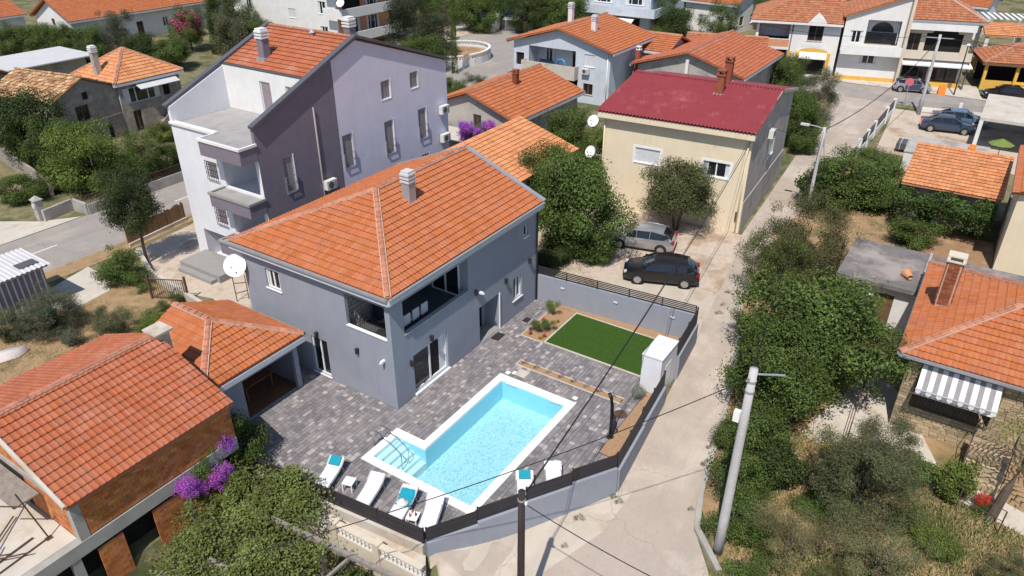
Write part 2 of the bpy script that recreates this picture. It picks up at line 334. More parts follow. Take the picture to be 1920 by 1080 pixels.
def window(root, o, rz, w, h, style):
    st = style.split('+')[0]; fr = 'white_pvc'
    if 'brown' in style: fr = 'wood'
    if 'grey' in style: fr = 'dark_grey'
    nm = 'door' if st in ('door', 'niche') else 'window'
    if st == 'dark':
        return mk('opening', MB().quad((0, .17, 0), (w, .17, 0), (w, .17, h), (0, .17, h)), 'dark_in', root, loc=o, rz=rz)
    p = mk(nm, frame_mb(w, h, mull=(0 if w < .6 else 1 if w < 2 else 2) if 'm0' not in style else 0), fr, root, loc=o, rz=rz)
    if 'shut' in st:
        mb = MB(); n = max(3, int(h / .12))
        for k in range(n): mb.box(.05, .07, .04 + (h - .08) * k / n, w - .05, .10, .04 + (h - .08) * (k + .86) / n)
        mk('roller_shutter', mb, 'shutter_grey' if 'sg' in style else 'wood' if 'brown' in style else 'shutter', p)
    mk('pane', MB().quad((.04, .12, .04), (w - .04, .12, .04), (w - .04, .12, h - .04), (.04, .12, h - .04)), 'glass', p)
    if st == 'win' and w > .7 and 'brown' not in style:
        for x0, x1 in ((.07, .07 + w * .16), (w - .07 - w * .13, w - .07)): mk('curtain', MB().quad((x0, .117, .07), (x1, .117, .07), (x1, .117, h - .07), (x0, .117, h - .07)), 'shutter', p)
    if 'nosill' not in style: mk('sill', MB().box(-.06, -.06, -.06, w + .06, .10, -.001), 'white_pvc' if fr == 'white_pvc' else 'pale_concrete', p)
    if 'trim' in style:
        mb = MB(); t = .16; mb.box(-t, -.012, -t, 0, .0, h + t); mb.box(w, -.012, -t, w + t, .0, h + t); mb.box(0, -.012, h, w, 0, h + t); mb.box(0, -.0125, -t, w, 0, -.062)
        mk('surround', mb, 'white_pvc', p)
    if 'rail' in style:
        mb = MB(); hh = .95
        for z in (.05, .5, hh): mb.box(-.05, -.11, z, w + .05, -.085, z + .025)
        for x in (-.05, w + .025): mb.box(x, -.11, .05, x + .025, 0, hh)
        mk('railing', mb, 'rail_metal', p)
    if 'grille' in style:
        mb = MB()
        for k in range(7): x = w * k / 6; mb.box(x - .012, -.10, -.05, x + .012, -.08, h + .05)
        for z in (-.05, h * .35, h * .7, h + .03): mb.box(-.03, -.105, z, w + .03, -.075, z + .025)
        mk('grille', mb, 'dark_grey', p)
    return p
SIDES = {'S': lambda L, W: ((0, 0), 0, L), 'W': lambda L, W: ((0, W), -math.pi / 2, W), 'N': lambda L, W: ((L, W), math.pi, L), 'E': lambda L, W: ((L, 0), math.pi / 2, W)}
def loc_a(side, L, W, lo, w): return lo if side in 'SE' else (L - lo - w if side == 'N' else W - lo - w)
def walls(root, L, W, z0, H, mat, opens=(), gables=None, skip='', x0=0, y0=0, mats=None):
    """four walls; opens: (side, low coordinate, z, w, h, style)"""
    for s in 'SWNE':
        if s in skip: continue
        (ox, oy), rz, Ln = SIDES[s](L, W); hs = [(loc_a(s, L, W, lo, w), z, w, h, st) for (sd_, lo, z, w, h, st) in opens if sd_ == s]
        top = None
        if gables and s in gables:
            a, zp = gables[s]; a = loc_a(s, L, W, a, 0); top = [(0, H), (Ln, H), (a, zp)]
        mk('wall', wallmesh(Ln, z0, H, hs, top=top), (mats or {}).get(s, mat), root, loc=(ox + x0, oy + y0, 0), rz=rz)
        for a, z, w, h, st in hs:
            if st == 'open': continue
            M = Matrix.Translation((ox + x0, oy + y0, 0)) @ Matrix.Rotation(rz, 4, 'Z'); p = M @ Vector((a, 0, z)); window(root, p, rz, w, h, st)
TILE = {}
def tile_base(tw, tl):
    prof = [(0, .006), (.12, .026), (.34, .029), (.5, .006), (.76, .002), (1., .006)]; n = len(prof); V = []
    for (a, h) in prof: V.append(((a - .5) * tw, -tl * .5, h + .052))
    for (a, h) in prof: V.append(((a - .5) * tw, tl * .62, h * .6 + .004))
    for (a, h) in prof: V.append(((a - .5) * tw, -tl * .5 + .09, -.01))
    Fq = [(i, i + 1, n + i + 1, n + i) for i in range(n - 1)] + [(2 * n + i, 2 * n + i + 1, i + 1, i) for i in range(n - 1)]
    return np.array(V), np.array(Fq)
def cap_base(r, l):
    V = []; n = 6
    for x, k in ((-l * .5, 1.), (l * .58, .84)):
        for i in range(n): t = math.pi * i / (n - 1); V.append((x, -math.cos(t) * r * k, math.sin(t) * r * .8 * k))
    Fq = [(i, n + i, n + i + 1, i + 1) for i in range(n - 1)]
    return np.array(V), np.array(Fq)
def spread(roof, name, base, poses, mat, nobj, mworld, jit=0.):
    """pieces of a roof or pavement: the nobj nearest ones are objects that share one mesh, the rest one joined part"""
    if not poses: return
    V, Fq = base; Pw = np.array([p for p, _ in poses]); w = np.array(mworld)
    Pg = Pw @ w[:3, :3].T + w[:3, 3]; order = np.argsort(np.linalg.norm(Pg - CAM, axis=1))
    me = npmesh(name, V, Fq, mat)
    for i in order[:nobj]:
        p, r = poses[i]; o = link(name, me, roof); M = Matrix([list(r[0]) + [p[0]], list(r[1]) + [p[1]], list(r[2]) + [p[2]], [0, 0, 0, 1]]); o.matrix_local = M
    rest = order[nobj:]
    if len(rest):
        Rm = np.array([poses[i][1] for i in rest]); P = Pw[rest]
        if jit: P = P + rng.normal(0, jit, P.shape)
        VV = np.einsum('nij,kj->nki', Rm, V) + P[:, None, :]; n, k = VV.shape[:2]
        FF = (Fq[None] + (np.arange(n) * k)[:, None, None]).reshape(-1, Fq.shape[1])
        o = link(name + '_field', npmesh(name + '_field', VV.reshape(-1, 3), FF, mat), roof); o['kind'] = 'stuff'
def tiled_roof(root, planes, caps=(), mat='tile', tw=.25, tl=.37, nobj=0, ncap=None, fascia=None, thick=.12, mortar=True, capmat='cap', edges=(), jit=0.):
    """planes: 3D polygons, the first two points are the eave, left to right seen from outside"""
    deck = MB(); poses = []
    for P in planes:
        P = [Vector(p) for p in P]; e = (P[1] - P[0]).normalized(); n = None
        for q in P[2:]:
            n = e.cross(q - P[0]); 
            if n.length > 1e-3: break
        n.normalize()
        if n.z < 0: n = -n
        s = n.cross(e).normalized(); k = len(P)
        deck.add([p for p in P] + [p - Vector((0, 0, thick)) for p in P], [tuple(range(k)), tuple(range(k, 2 * k))[::-1]] + [(i, k + i, k + (i + 1) % k, (i + 1) % k) for i in range(k)])
        P2 = [((p - P[0]).dot(e), (p - P[0]).dot(s)) for p in P]; x0, x1 = min(p[0] for p in P2), max(p[0] for p in P2); y1 = max(p[1] for p in P2)
        Rm = np.array([[e.x, s.x, n.x], [e.y, s.y, n.y], [e.z, s.z, n.z]])
        for j in range(int(y1 / tl) + 1):
            for i in range(int((x1 - x0) / tw) + 1):
                a, b = x0 + (i + .5) * tw, (j + .42) * tl
                if inpoly(a, b, P2): p = P[0] + e * a + s * b + n * .012; poses.append((np.array(p), Rm))
    roof = mk('roof', deck, mat, root)
    bpy.context.view_layer.update(); mw = roof.matrix_world
    spread(roof, 'roof_tile', tile_base(tw, tl), poses, mat, nobj, mw, jit)
    cposes = []; mm = MB()
    for a, b in caps:
        a, b = Vector(a), Vector(b); d = (b - a).normalized(); r = Vector((0, 0, 1)).cross(d).normalized(); u = d.cross(r); n = max(1, int((b - a).length / .36)); st = (b - a).length / n
        for i in range(n): cposes.append((np.array(a + d * (i + .5) * st + u * .06), np.array([[d.x, r.x, u.x], [d.y, r.y, u.y], [d.z, r.z, u.z]])))
        if mortar: mm.beam(a + u * .045, b + u * .045, .30, .07, u)
    if caps:
        spread(roof, 'ridge_cap', cap_base(.125, .36), cposes, capmat, (len(cposes) if nobj else 0) if ncap is None else ncap, mw)
        if mortar: mk('ridge_mortar', mm, 'mortar', roof)
    if fascia:
        for (a, b) in edges:
            mb = MB(); mb.beam(Vector(a) + Vector((0, 0, -.16)), Vector(b) + Vector((0, 0, -.16)), .09, .24); mk('fascia', mb, fascia, roof)
    return roof
def hip_gable(L, W, z, rise, ov, axis='x', hip0=True, hip1=True, gov=None):
    """planes + caps + eave edges of a hipped or gabled roof over 0..L x 0..W; ridge along axis"""
    if axis == 'y':
        A = hip_gable(W, L, z, rise, ov, 'x', hip0, hip1, gov); f = lambda p: (p[1], p[0], p[2])
        pl = []
        for P in A[0]: Q = [f(p) for p in P]; pl.append([Q[1], Q[0]] + Q[2:][::-1])
        return pl, [(f(a), f(b)) for a, b in A[1]], [(f(a), f(b)) for a, b in A[2]]
    gov = ov if gov is None else gov; x0, x1 = -(ov if hip0 else gov), L + (ov if hip1 else gov); y0, y1 = -ov, W + ov; ym = W / 2; h = ym + ov
    zt = z + rise; r0 = x0 + (h if hip0 else 0); r1 = x1 - (h if hip1 else 0)
    A, B, C, D = (x0, y0, z), (x1, y0, z), (x1, y1, z), (x0, y1, z); E, Fp = (r0, ym, zt), (r1, ym, zt)
    pl = [[A, B, Fp, E], [C, D, E, Fp]]; caps = [(E, Fp)]; ed = [(A, B), (C, D)]
    if hip0: pl.append([D, A, E]); caps += [(A, E), (D, E)]; ed.append((D, A))
    if hip1: pl.append([B, C, Fp]); caps += [(B, Fp), (C, Fp)]; ed.append((B, C))
    return pl, caps, ed
def chimney(root, x, y, z0, z1, w=.5, mat='grey_wall', cap='pale_concrete', louvre=True, bricks=False):
    c = mk('chimney', MB().box(x - w / 2, y - w / 2, z0, x + w / 2, y + w / 2, z1), mat, root)
    mb = MB()
    if louvre:
        for k in range(3): mb.box(x - w * .6, y - w * .6, z1 + .002 + k * .17, x + w * .6, y + w * .6, z1 + .10 + k * .17)
        mb.box(x - w * .35, y - w * .35, z1, x + w * .35, y + w * .35, z1 + .4); mb.box(x - w * .5, y - w * .5, z1 + .44, x + w * .5, y + w * .5, z1 + .56)
    else:
        mb.box(x - w * .62, y - w * .62, z1 + .002, x + w * .62, y + w * .62, z1 + .08)
        for sx in (-1, 1):
            for sy in (-1, 1): mb.box(x + sx * w * .4 - .06, y + sy * w * .4 - .06, z1 + .08, x + sx * w * .4 + .06, y + sy * w * .4 + .06, z1 + .3)
        mb.box(x - w * .58, y - w * .58, z1 + .3, x + w * .58, y + w * .58, z1 + .37)
    mk('chimney_cap', mb, cap, c)
    mk('flashing', MB().box(x - w * .75, y - w * .75, z0 - .02, x + w * .75, y + w * .75, z0 + .22), 'galv', c)
    return c
def dish(root_or_none, label, p, face, r=.42, arm=None, name='satellite_dish'):
    """p: dish centre; face: direction it looks to; arm: wall point"""
    t = thing(name, label, 'satellite dish', p); f = Vector(face).normalized(); q = f.to_track_quat('Z', 'Y').to_matrix().to_4x4()
    mb = MB(); prof = [(r * k / 5, .22 * r * (k / 5) ** 2 - .22 * r) for k in range(6)]
    mb.lathe([(max(a, .01), b) for a, b in prof], n=20); mb.f = mb.f[:-1]; mb.xf(q); mk('reflector', mb, 'white_pvc', t, True)
    d = MB(); tip = f * r * .95 + Vector((0, 0, -r * .25)); d.tube([f * -.08 + Vector((0, 0, -r)), tip], .015, 5); d.beam(tip, tip - f * .12, .07, .07); mk('feed_arm', d, 'galv', t)
    if arm: a = Vector(arm) - Vector(p); mk('bracket', MB().tube([-f * .1, a * .6 + Vector((0, 0, -.1)), a], .025, 6), 'galv', t)
    return t
def ac_unit(label, p, rz, cat='air conditioner'):
    t = thing('air_conditioner', label, cat, p, rz); mk('casing', MB().box(0, -.38, 0, .8, -.06, .55), 'ac_white', t)
    g = MB(); g.lathe([(.21, 0), (.21, -.012), (.02, -.014)], (.32, -.381, .28), 'y', 16); f = mk('fan_grille', g, 'dark_grey', t)
    mk('bracket', MB().box(.08, -.38, -.05, .12, 0, -.001).box(.66, -.38, -.05, .7, 0, -.001), 'galv', t)
    s = MB()
    for k in range(6): s.box(.58, -.39, .08 + k * .07, .76, -.381, .11 + k * .07)
    mk('louvre', s, 'shutter_grey', t); return t
def wall_lamp(root, p, rz, mat='dark_metal'):
    return mk('wall_lamp', MB().box(-.05, -.16, -.12, .05, 0, .12).box(-.07, -.18, .12, .07, 0, .15), mat, root, loc=p, rz=rz)
def drainpipe(root, pts, r=.05, mat='galv'): return mk('drainpipe', MB().tube(pts, r, 8), mat, root, True)
# ------------------------------------------------------------------ ground, roads, paved court
def sm(a, b, x): t = min(1, max(0, (x - a) / (b - a))); return t * t * (3 - 2 * t)
TERR = [(-6.05, 2.1), (-5.25, -5.85), (1.4, -10.0), (12.45, -8.95), (11.75, 0.), (11.75, 9.3), (-6.05, 9.3)]
def gz(x, y):
    z = -.05 * (14 - x) * sm(-5, -8, y) if x < 14 else 0.
    z = max(z, -1.25)
    g = sm(-5.2, -6.0, x) * sm(2.6, 2.0, y) * sm(-9.0 + (x + 6) * .9, -7.6 + (x + 6) * .9, y)
    g = max(g, sm(-11.5, -13, x) * sm(2.6, 2.0, y) * sm(-9, -7, y))
    return z * (1 - g) + -1.6 * g
def sheet(name, poly, mat, dz, step=1.5, kind='structure'):
    bm = bmesh.new(); bm.faces.new([bm.verts.new((p[0], p[1], 0)) for p in poly]); xs = [p[0] for p in poly]; ys = [p[1] for p in poly]
    for ax, lo, hi in ((0, min(xs), max(xs)), (1, min(ys), max(ys))):
        n = int((hi - lo) / step)
        for k in range(1, n + 1):
            co = [0, 0, 0]; co[ax] = lo + k * (hi - lo) / (n + 1); no = [0, 0, 0]; no[ax] = 1
            bmesh.ops.bisect_plane(bm, geom=bm.verts[:] + bm.edges[:] + bm.faces[:], plane_co=co, plane_no=no)
    bm.normal_update()
    if bm.faces and sum(f.normal.z for f in bm.faces) < 0: bmesh.ops.reverse_faces(bm, faces=bm.faces[:])
    for v in bm.verts: v.co.z = gz(v.co.x, v.co.y) + dz
    me = bpy.data.meshes.new(name); bm.to_mesh(me); bm.free(); me.materials.append(MATS[mat]); o = link(name, me); o['kind'] = kind; return o
def lines(*segs):
    r = []
    for a, b, s in segs: r += list(np.arange(a, b, s))
    return r
gx = lines((-500, -60, 44), (-60, -20, 4), (-20, 20, .5), (20, 120, 5), (120, 700, 58)) + [700]; gy = lines((-500, -60, 44), (-60, -16, 4), (-16, 12, .5), (12, 120, 6), (120, 600, 60)) + [600]
def ground_z(x, y):
    z = gz(x, y)
    if -4.9 < x < 11.3 and y < 8.8 and inpoly(x, y, TERR):
        ok = all(inpoly(x + dx, y + dy, TERR) for dx, dy in ((.6, 0), (-.6, 0), (0, .6), (0, -.6)))
        if ok: return -3.0
    if inpoly(x, y, TERR): return min(z, -.3)
    return z - .02
GV = [(x, y, ground_z(x, y)) for x in gx for y in gy]; ny = len(gy)
GF = [(i * ny + j, (i + 1) * ny + j, (i + 1) * ny + j + 1, i * ny + j + 1) for i in range(len(gx) - 1) for j in range(ny - 1)]
g = link('ground', npmesh('ground', GV, GF, 'earth')); g['kind'] = 'structure'
A2 = lambda *q: [at(a, b, z)[:2] for a, b, z in q]
lane_r = A2((1310, 940, -.7), (1345, 830, -.6), (1372, 700, -.35), (1395, 560, 0), (1455, 440, 0), (1530, 370, 0))
LANE = [(-8.5, -13.5), (-5.9, -6.6), (-5.35, -6.05), (1.45, -10.15), (12.4, -9.1), (13.2, -8.9), (19, -8.1), (26.2, -7.0), (46, -5.7), (66, -4.3), (66, -10.2), (46.8, -9.5)] + lane_r[::-1] + [at(1300, 1000, -.9)[:2], at(1325, 1080, -1.)[:2], (-8, -19), (-14, -16)]
sheet('lane', LANE, 'lane', .0, 1.0)
sheet('lane_verge', [(-8.3, -13.3), (-5.9, -6.6), (-5.35, -6.05), (1.45, -10.15), (1.7, -10.7), (-.6, -10.6), (-4, -9.4), (-5.3, -11.2)], 'lane_pale', .004, 1.0)
sheet('street', [(-60, 26.2), (3, 26.2), (14, 26.6), (30, 28.4), (44, 27), (56, 31), (66, 24), (66, -60), (72.3, -60), (72.3, 4), (73, 20), (78, 30), (82, 48), (72, 50), (60, 43), (52, 39.5), (40, 37.5), (14, 32.6), (4, 32.3), (-60, 32.0)], 'asphalt', .0, 4.)
sheet('pavement', [(-60, 32.1), (4, 32.4), (1.9, 34), (-2, 40), (-60, 40)], 'pale_concrete', .006, 4.)
sheet('pavement', [(72.4, -40), (72.4, 4), (73.5, 4), (79, -18), (79, -40)], 'pale_concrete', .02, 4.)
for k, (a, b) in enumerate(((-10, -7), (-1.2, .6), (9.2, 11.), (18, 20))):
    o = mk('lane_marking', MB().box(a, 29.3, .003, b, 29.42, .008), 'paint'); o['kind'] = 'structure'
GRAV = A2((252, 470, 0), (350, 425, 0)) + [(9.5, 25.4), (9.5, 20.9), (12, 12), (11.7, 9.4), (-.6, 9.7), (-.6, 12.2)] + A2((432, 600, 0), (400, 560, 0), (335, 548, 0), (285, 520, 0))
sheet('gravel_yard', GRAV, 'gravel', .0, 2.)
sheet('street_verge', [(-60, 24.5), (3.2, 24.8), (9.4, 25.5), (20, 26), (20, 27.2), (14, 26.6), (3, 26.25), (-60, 26.25)], 'dry', .002, 4.)
sheet('soil_plot', [(-14, 10.5), (-.8, 10.5), (.2, 15.0), (1.5, 21.5), (-1., 23), (-3.3, 21), (-8, 23), (-14, 26)], 'dry', .004, 2.)
sheet('concrete_pad', A2((88, 545, 0), (165, 500, 0), (205, 520, 0), (205, 545, 0), (130, 585, 0), (100, 580, 0)), 'pale_concrete', .012, 2.)
sheet('parking_yard', [(12.7, -9.0), (19, -8.25), (26.25, -7.15), (26.4, -2), (27, 3), (21, 5.5), (13, 5.5), (12.1, -.2)], 'gravel', .004, 1.5)
sheet('drive_slab', [(12.75, -8.6), (17.8, -8.15), (18.3, -2.5), (12.5, -3.5)], 'lane_pale', .010, 1.5)
sheet('garden_bed', [(-13, -22)] + A2((1345, 1075, -1)) + lane_r + [(34, -9.9), (46, -9.8), (46, -15), (24, -16), (20, -30), (-13, -34)], 'dry', .004, 1.5)
sheet('garden_path', A2((1500, 830, -.4), (1545, 825, -.4), (1535, 900, -.4), (1500, 1000, -.5), (1462, 1000, -.5), (1480, 900, -.4)), 'bark_chip', .010, 1.)
sheet('house_apron', A2((1500, 812, -.3), (1640, 690, -.1), (1700, 760, -.1), (1760, 870, -.1), (1930, 960, -.1), (1930, 1000, -.1), (1740, 905, -.2), (1610, 845, -.3), (1560, 850, -.3)), 'pale_concrete', .012, 1.)
sheet('yard_court', [(24.6, -17.9), (34, -15.5), (34, -21), (24.6, -21.5)], 'soil', .008, 2.)
sheet('car_court', [(49, -11.2), (64, -10.4), (64, -22), (49, -22)], 'gravel', .006, 2.)
sheet('green_walk', [(74.2, -17.2), (86, -15.5), (86, -18.6), (74.6, -19.8)], 'carpet', .03, 2.)
sheet('kiosk_yard', [(66, 49), (82, 48), (84, 56), (66, 58)], 'gravel', .006, 3.)
# terrace slab with a hole for the pool
POOL = [(-3.25, -6.45), (4.75, -6.45), (4.75, -2.3), (-1.0, -2.3), (-1.0, -.8), (-3.25, -.8)]
from mathutils.geometry import tessellate_polygon
def holed(poly, hole, z):
    pts = [Vector((*p, z)) for p in poly] + [Vector((*p, z)) for p in hole]
    tris = tessellate_polygon([[Vector((*p, 0)) for p in poly], [Vector((*p, 0)) for p in hole]]); mb = MB()
    mb.add(pts, [t if (pts[t[1]] - pts[t[0]]).cross(pts[t[2]] - pts[t[0]]).z > 0 else (t[0], t[2], t[1]) for t in tris]); return mb
slab = mk('terrace', holed(TERR, POOL, -.035), 'paver_sand'); slab['kind'] = 'structure'
EXC = [(0, 0, 11.75, 9.3), (-6.2, 4.95, -.95, 9.6), (-3.25, -6.45, 4.75, -2.3), (-3.25, -2.3, -1.0, -.8), (8.1, -9.3, 12.6, -1.3), (5.8, -8.1, 6.25, -2.5), (2.4, -10.2, 7.4, -8.75)]
ybr = sorted({-10.0, 9.3, *[e[1] for e in EXC if -10 < e[1] < 9.3], *[e[3] for e in EXC if -10 < e[3] < 9.3]})
rows = []
for a, b in zip(ybr[:-1], ybr[1:]):
    n = max(1, round((b - a) / .195)); w = np.array([rng.choice([.8, 1, 1.25]) for _ in range(n)]); w = w / w.sum() * (b - a); y = a
    for k in w: rows.append((y, y + k)); y += k
def poly_x(P, y):
    xs = []
    for i in range(len(P)):
        a, b = P[i], P[(i + 1) % len(P)]
        if (a[1] > y) != (b[1] > y): xs.append((b[0] - a[0]) * (y - a[1]) / (b[1] - a[1]) + a[0])
    return (min(xs), max(xs)) if xs else None
pv = [[], []]
for y0, y1 in rows:
    ym = (y0 + y1) / 2; r = poly_x(TERR, ym)
    if not r: continue
    iv = [r]
    for e in EXC:
        if e[1] - 1e-6 < ym < e[3] + 1e-6:
            nv = []
            for a, b in iv:
                if e[2] <= a or e[0] >= b: nv.append((a, b)); continue
                if e[0] > a: nv.append((a, e[0]))
                if e[2] < b: nv.append((e[2], b))
            iv = nv
    for a, b in iv:
        x = a
        while x < b - .02:
            l = float(rng.choice([.16, .2, .24, .3])); l = b - x if b - x - l < .12 else l
            c = rng.normal(0, .0022); s = np.diag([l - .012, y1 - y0 - .012, 1.]); pv[0 if rng.random() < .87 else 1].append((np.array([x + l / 2, ym, c]), s)); x += l
PB = (np.array([(-.5, -.5, -.05), (.5, -.5, -.05), (.5, .5, -.05), (-.5, .5, -.05), (-.5, -.5, -.006), (.5, -.5, -.006), (.5, .5, -.006), (-.5, .5, -.006), (-.47, -.47, 0), (.47, -.47, 0), (.47, .47, 0), (-.47, .47, 0)]),
      np.array([(8, 9, 10, 11), (4, 5, 9, 8), (5, 6, 10, 9), (6, 7, 11, 10), (7, 4, 8, 11), (0, 1, 5, 4), (1, 2, 6, 5), (2, 3, 7, 6), (3, 0, 4, 7)]))
spread(slab, 'paver', PB, pv[0], 'paver', 255, Matrix()); spread(slab, 'paver', PB, pv[1], 'paver_pale', 45, Matrix())
# ---- pool
pool = thing('swimming_pool', 'rectangular turquoise swimming pool with white coping and a stepped corner alcove', 'pool', (0, 0, 0))
inn = [(-2.9, -6.1), (4.4, -6.1), (4.4, -2.65), (-1.35, -2.65), (-1.35, -1.15), (-2.9, -1.15)]
cop = [[(-3.25, -6.45), (4.75, -6.45), (4.4, -6.1), (-2.9, -6.1)], [(4.75, -6.45), (4.75, -2.3), (4.4, -2.65), (4.4, -6.1)], [(4.75, -2.3), (-1.0, -2.3), (-1.35, -2.65), (4.4, -2.65)],
       [(-1.0, -2.3), (-1.0, -.8), (-1.35, -1.15), (-1.35, -2.65)], [(-1.0, -.8), (-3.25, -.8), (-2.9, -1.15), (-1.35, -1.15)], [(-3.25, -.8), (-3.25, -6.45), (-2.9, -6.1), (-2.9, -1.15)]]
for q in cop: mk('coping', MB().prism(q, -.10, .035), 'pool_white', pool)
basin = MB(); zb = -1.12
for i in range(6):
    a, b = inn[i], inn[(i + 1) % 6]; basin.quad((*a, zb), (*a, -.10), (*b, -.10), (*b, zb))
mk('basin_wall', basin, 'pool_liner', pool); mk('basin_floor', MB().poly([(*p, zb) for p in inn]), 'pool_mosaic', pool)
for k in range(5):
    y1 = -1.15 - k * .30; st = mk('pool_step', MB().box(-2.895, y1 - .30, zb + .01, -1.355, y1, -.16 - k * .15), 'pool_white', pool)
    mk('step_edge', MB().box(-2.85, y1 - .298, -.158 - k * .15, -1.40, y1 - .275, -.153 - k * .15), 'shutter', st)
mk('water', MB().poly([(*p, -.08) for p in inn]), 'water', pool)
mk('skimmer', MB().box(4.33, -3.4, -.09, 4.399, -2.9, -.05).box(4.33, -5.8, -.09, 4.399, -5.3, -.05), 'shutter', pool)
hr = thing('pool_handrail', 'curved chrome handrail at the pool alcove steps', 'handrail', (-2.35, -.9, 0))
for dx in (0, .42):
    hr_p = [(dx, .15, .03), (dx, .15, .78), (dx, .02, .88), (dx, -.5, .72), (dx, -1.25, .28), (dx, -1.32, .1), (dx, -1.3, -.55)]
    mk('rail_tube', MB().tube(hr_p, .022, 8), 'chrome', hr, True)
mk('rail_bar', MB().tube([(0, -.5, .72), (.42, -.5, .72)], .018, 8).tube([(0, .15, .5), (.42, .15, .5)], .018, 8), 'chrome', hr)
# ---- lawn and beds
lw = mk('lawn', MB().box(8.25, -8.15, -.03, 11.55, -2.72, .012), 'lawn'); lw['kind'] = 'structure'
n = 26000; gx_ = rng.uniform(8.27, 11.53, n); gy_ = rng.uniform(-8.13, -2.74, n); a = rng.uniform(0, 6.28, n); hgt = rng.uniform(.015, .035, n)
gv = np.stack([np.stack([gx_ - np.cos(a) * .008, gy_ - np.sin(a) * .008, np.full(n, .01)], 1), np.stack([gx_ + np.cos(a) * .008, gy_ + np.sin(a) * .008, np.full(n, .01)], 1), np.stack([gx_ + rng.normal(0, .012, n), gy_ + rng.normal(0, .012, n), .012 + hgt], 1)], 1)
tf = link('artificial_turf', npmesh('artificial_turf', gv.reshape(-1, 3), np.arange(3 * n).reshape(-1, 3), 'grass_blade')); tag(tf, 'short deep green turf filling the white-edged rectangle', 'turf', kind='stuff')
for poly in ([(8.15, -2.64), (11.6, -2.64), (11.6, -1.34), (8.15, -1.34)], [(11.62, -8.85), (12.43, -8.85), (11.84, -1.34), (11.62, -1.34)], [(5.84, -8.06), (6.21, -8.06), (6.21, -2.54), (5.84, -2.54)], [(2.45, -9.86), (7.3, -9.4), (7.3, -8.8), (2.45, -8.8)], [(8.15, -9.0), (11.6, -9.0), (11.6, -8.25), (8.15, -8.25)]):
    nm = 'planting_bed'
    b = sheet(nm, poly, 'bark_chip', .0, .3)
    for v in b.data.vertices: v.co.z = .004 + random.uniform(0, .025)
kerb = MB(); o = tag(thing('lawn_edging', 'pale kerb stones framing the green lawn rectangle', 'edging'))
for x0, y0, x1, y1 in ((8.17, -8.22, 8.25, -2.64), (8.25, -2.72, 11.55, -2.64), (11.55, -8.22, 11.62, -2.64), (8.25, -8.22, 11.55, -8.15)): mk('kerb_stone', MB().box(x0, y0, -.03, x1, y1, .035), 'pale_concrete', o)
o = thing('bed_edging', 'thin pale kerb around the narrow lavender strip beside the pool', 'edging')
for x0, y0, x1, y1 in ((5.78, -8.12, 5.84, -2.48), (6.21, -8.12, 6.27, -2.48), (5.84, -2.54, 6.21, -2.48)): mk('kerb_stone', MB().box(x0, y0, -.03, x1, y1, .022), 'pale_concrete', o)
o = thing('bed_edging', 'thin pale kerb of the shrub bed by the far grey wall', 'edging')
for x0, y0, x1, y1 in ((8.09, -2.64, 8.15, -1.28), (8.15, -1.34, 12.0, -1.28)): mk('kerb_stone', MB().box(x0, y0, -.03, x1, y1, .022), 'pale_concrete', o)
# ---- boundary walls and slat fences
def bwall(label, p, q, tops, mat, base, t=.2, capm=None):
    r = thing('boundary_wall', label, 'wall'); p, q = Vector((*p, 0)), Vector((*q, 0)); d = q - p; n = len(tops); nn = Vector((d.y, -d.x, 0)).normalized()
    for k, zt in enumerate(tops):
        a, b = p + d * (k / n), p + d * ((k + 1) / n); lo = min(base(a.x, a.y), base(b.x, b.y)) - .3
        mk('wall_section', MB().prism([tuple(a.xy), tuple(b.xy), tuple((b + nn * t).xy), tuple((a + nn * t).xy)], lo, zt), mat, r)
        if capm: mk('coping', MB().prism([tuple((a - nn * .02).xy), tuple((b - nn * .02).xy), tuple((b + nn * (t + .02)).xy), tuple((a + nn * (t + .02)).xy)], zt + .001, zt + .035), capm, r)
    return r
def slat_fence(label, p, q, tops, h, ns, gap, post=1.9, off=.06, mat='slat'):
    r = thing('slat_fence', label, 'fence'); p, q = Vector((*p, 0)), Vector((*q, 0)); d = q - p; n = len(tops); nn = Vector((d.y, -d.x, 0)).normalized(); p = p + nn * off; q = q + nn * off
    for k, zt in enumerate(tops):
        a, b = p + d * (k / n), p + d * ((k + 1) / n); m = max(1, round((b - a).length / post)); sh = h / ns
        for i in range(m + 1):
            c = a + (b - a) * (i / m); e = d.normalized() * (.03 if i == 0 else -.03 if i == m else 0); c = c + e
            mk('post', MB().beam(c + Vector((0, 0, zt - .02)), c + Vector((0, 0, zt + h + .02)), .05, .05, d), 'dark_metal', r)
        for i in range(m):
            for j in range(ns):
                z = zt + .03 + sh * (j + .5); u, v = a + (b - a) * (i / m), a + (b - a) * ((i + 1) / m); e = d.normalized() * .012
                mk('slat', MB().beam(u + e + nn * .04 + Vector((0, 0, z)), v - e + nn * .04 + Vector((0, 0, z)), .022, sh - gap), mat, r)
    return r
P0, P1, P2, P3, P4 = TERR[0], TERR[1], TERR[2], TERR[3], TERR[4]
PG0, PG1 = (7.3, -9.44), (9.25, -9.25)
bwall('pale retaining wall between the loungers and the vine garden', P0, P1, [.14], 'pale_concrete', lambda x, y: -1.6, .22)
bwall('stepped grey rendered wall along the beige lane below the pool', P1, P2, [.28, .42, .58, .72], 'grey_wall', gz, .22)
bwall('grey rendered lane wall between the pool corner and the white gate block', P2, PG0, [.55, .65], 'grey_wall', gz, .22)
bwall('short grey lane wall beside the lawn and the white gate block', PG1, P3, [1.1], 'grey_wall', gz, .2)
bwall('plain grey garden wall between the lawn and the parked hatchbacks', P3, P4, [1.55], 'grey_wall', gz, .2)
slat_fence('dark slat fence behind the loungers above the vine garden', P0, P1, [.14], .75, 9, .012)
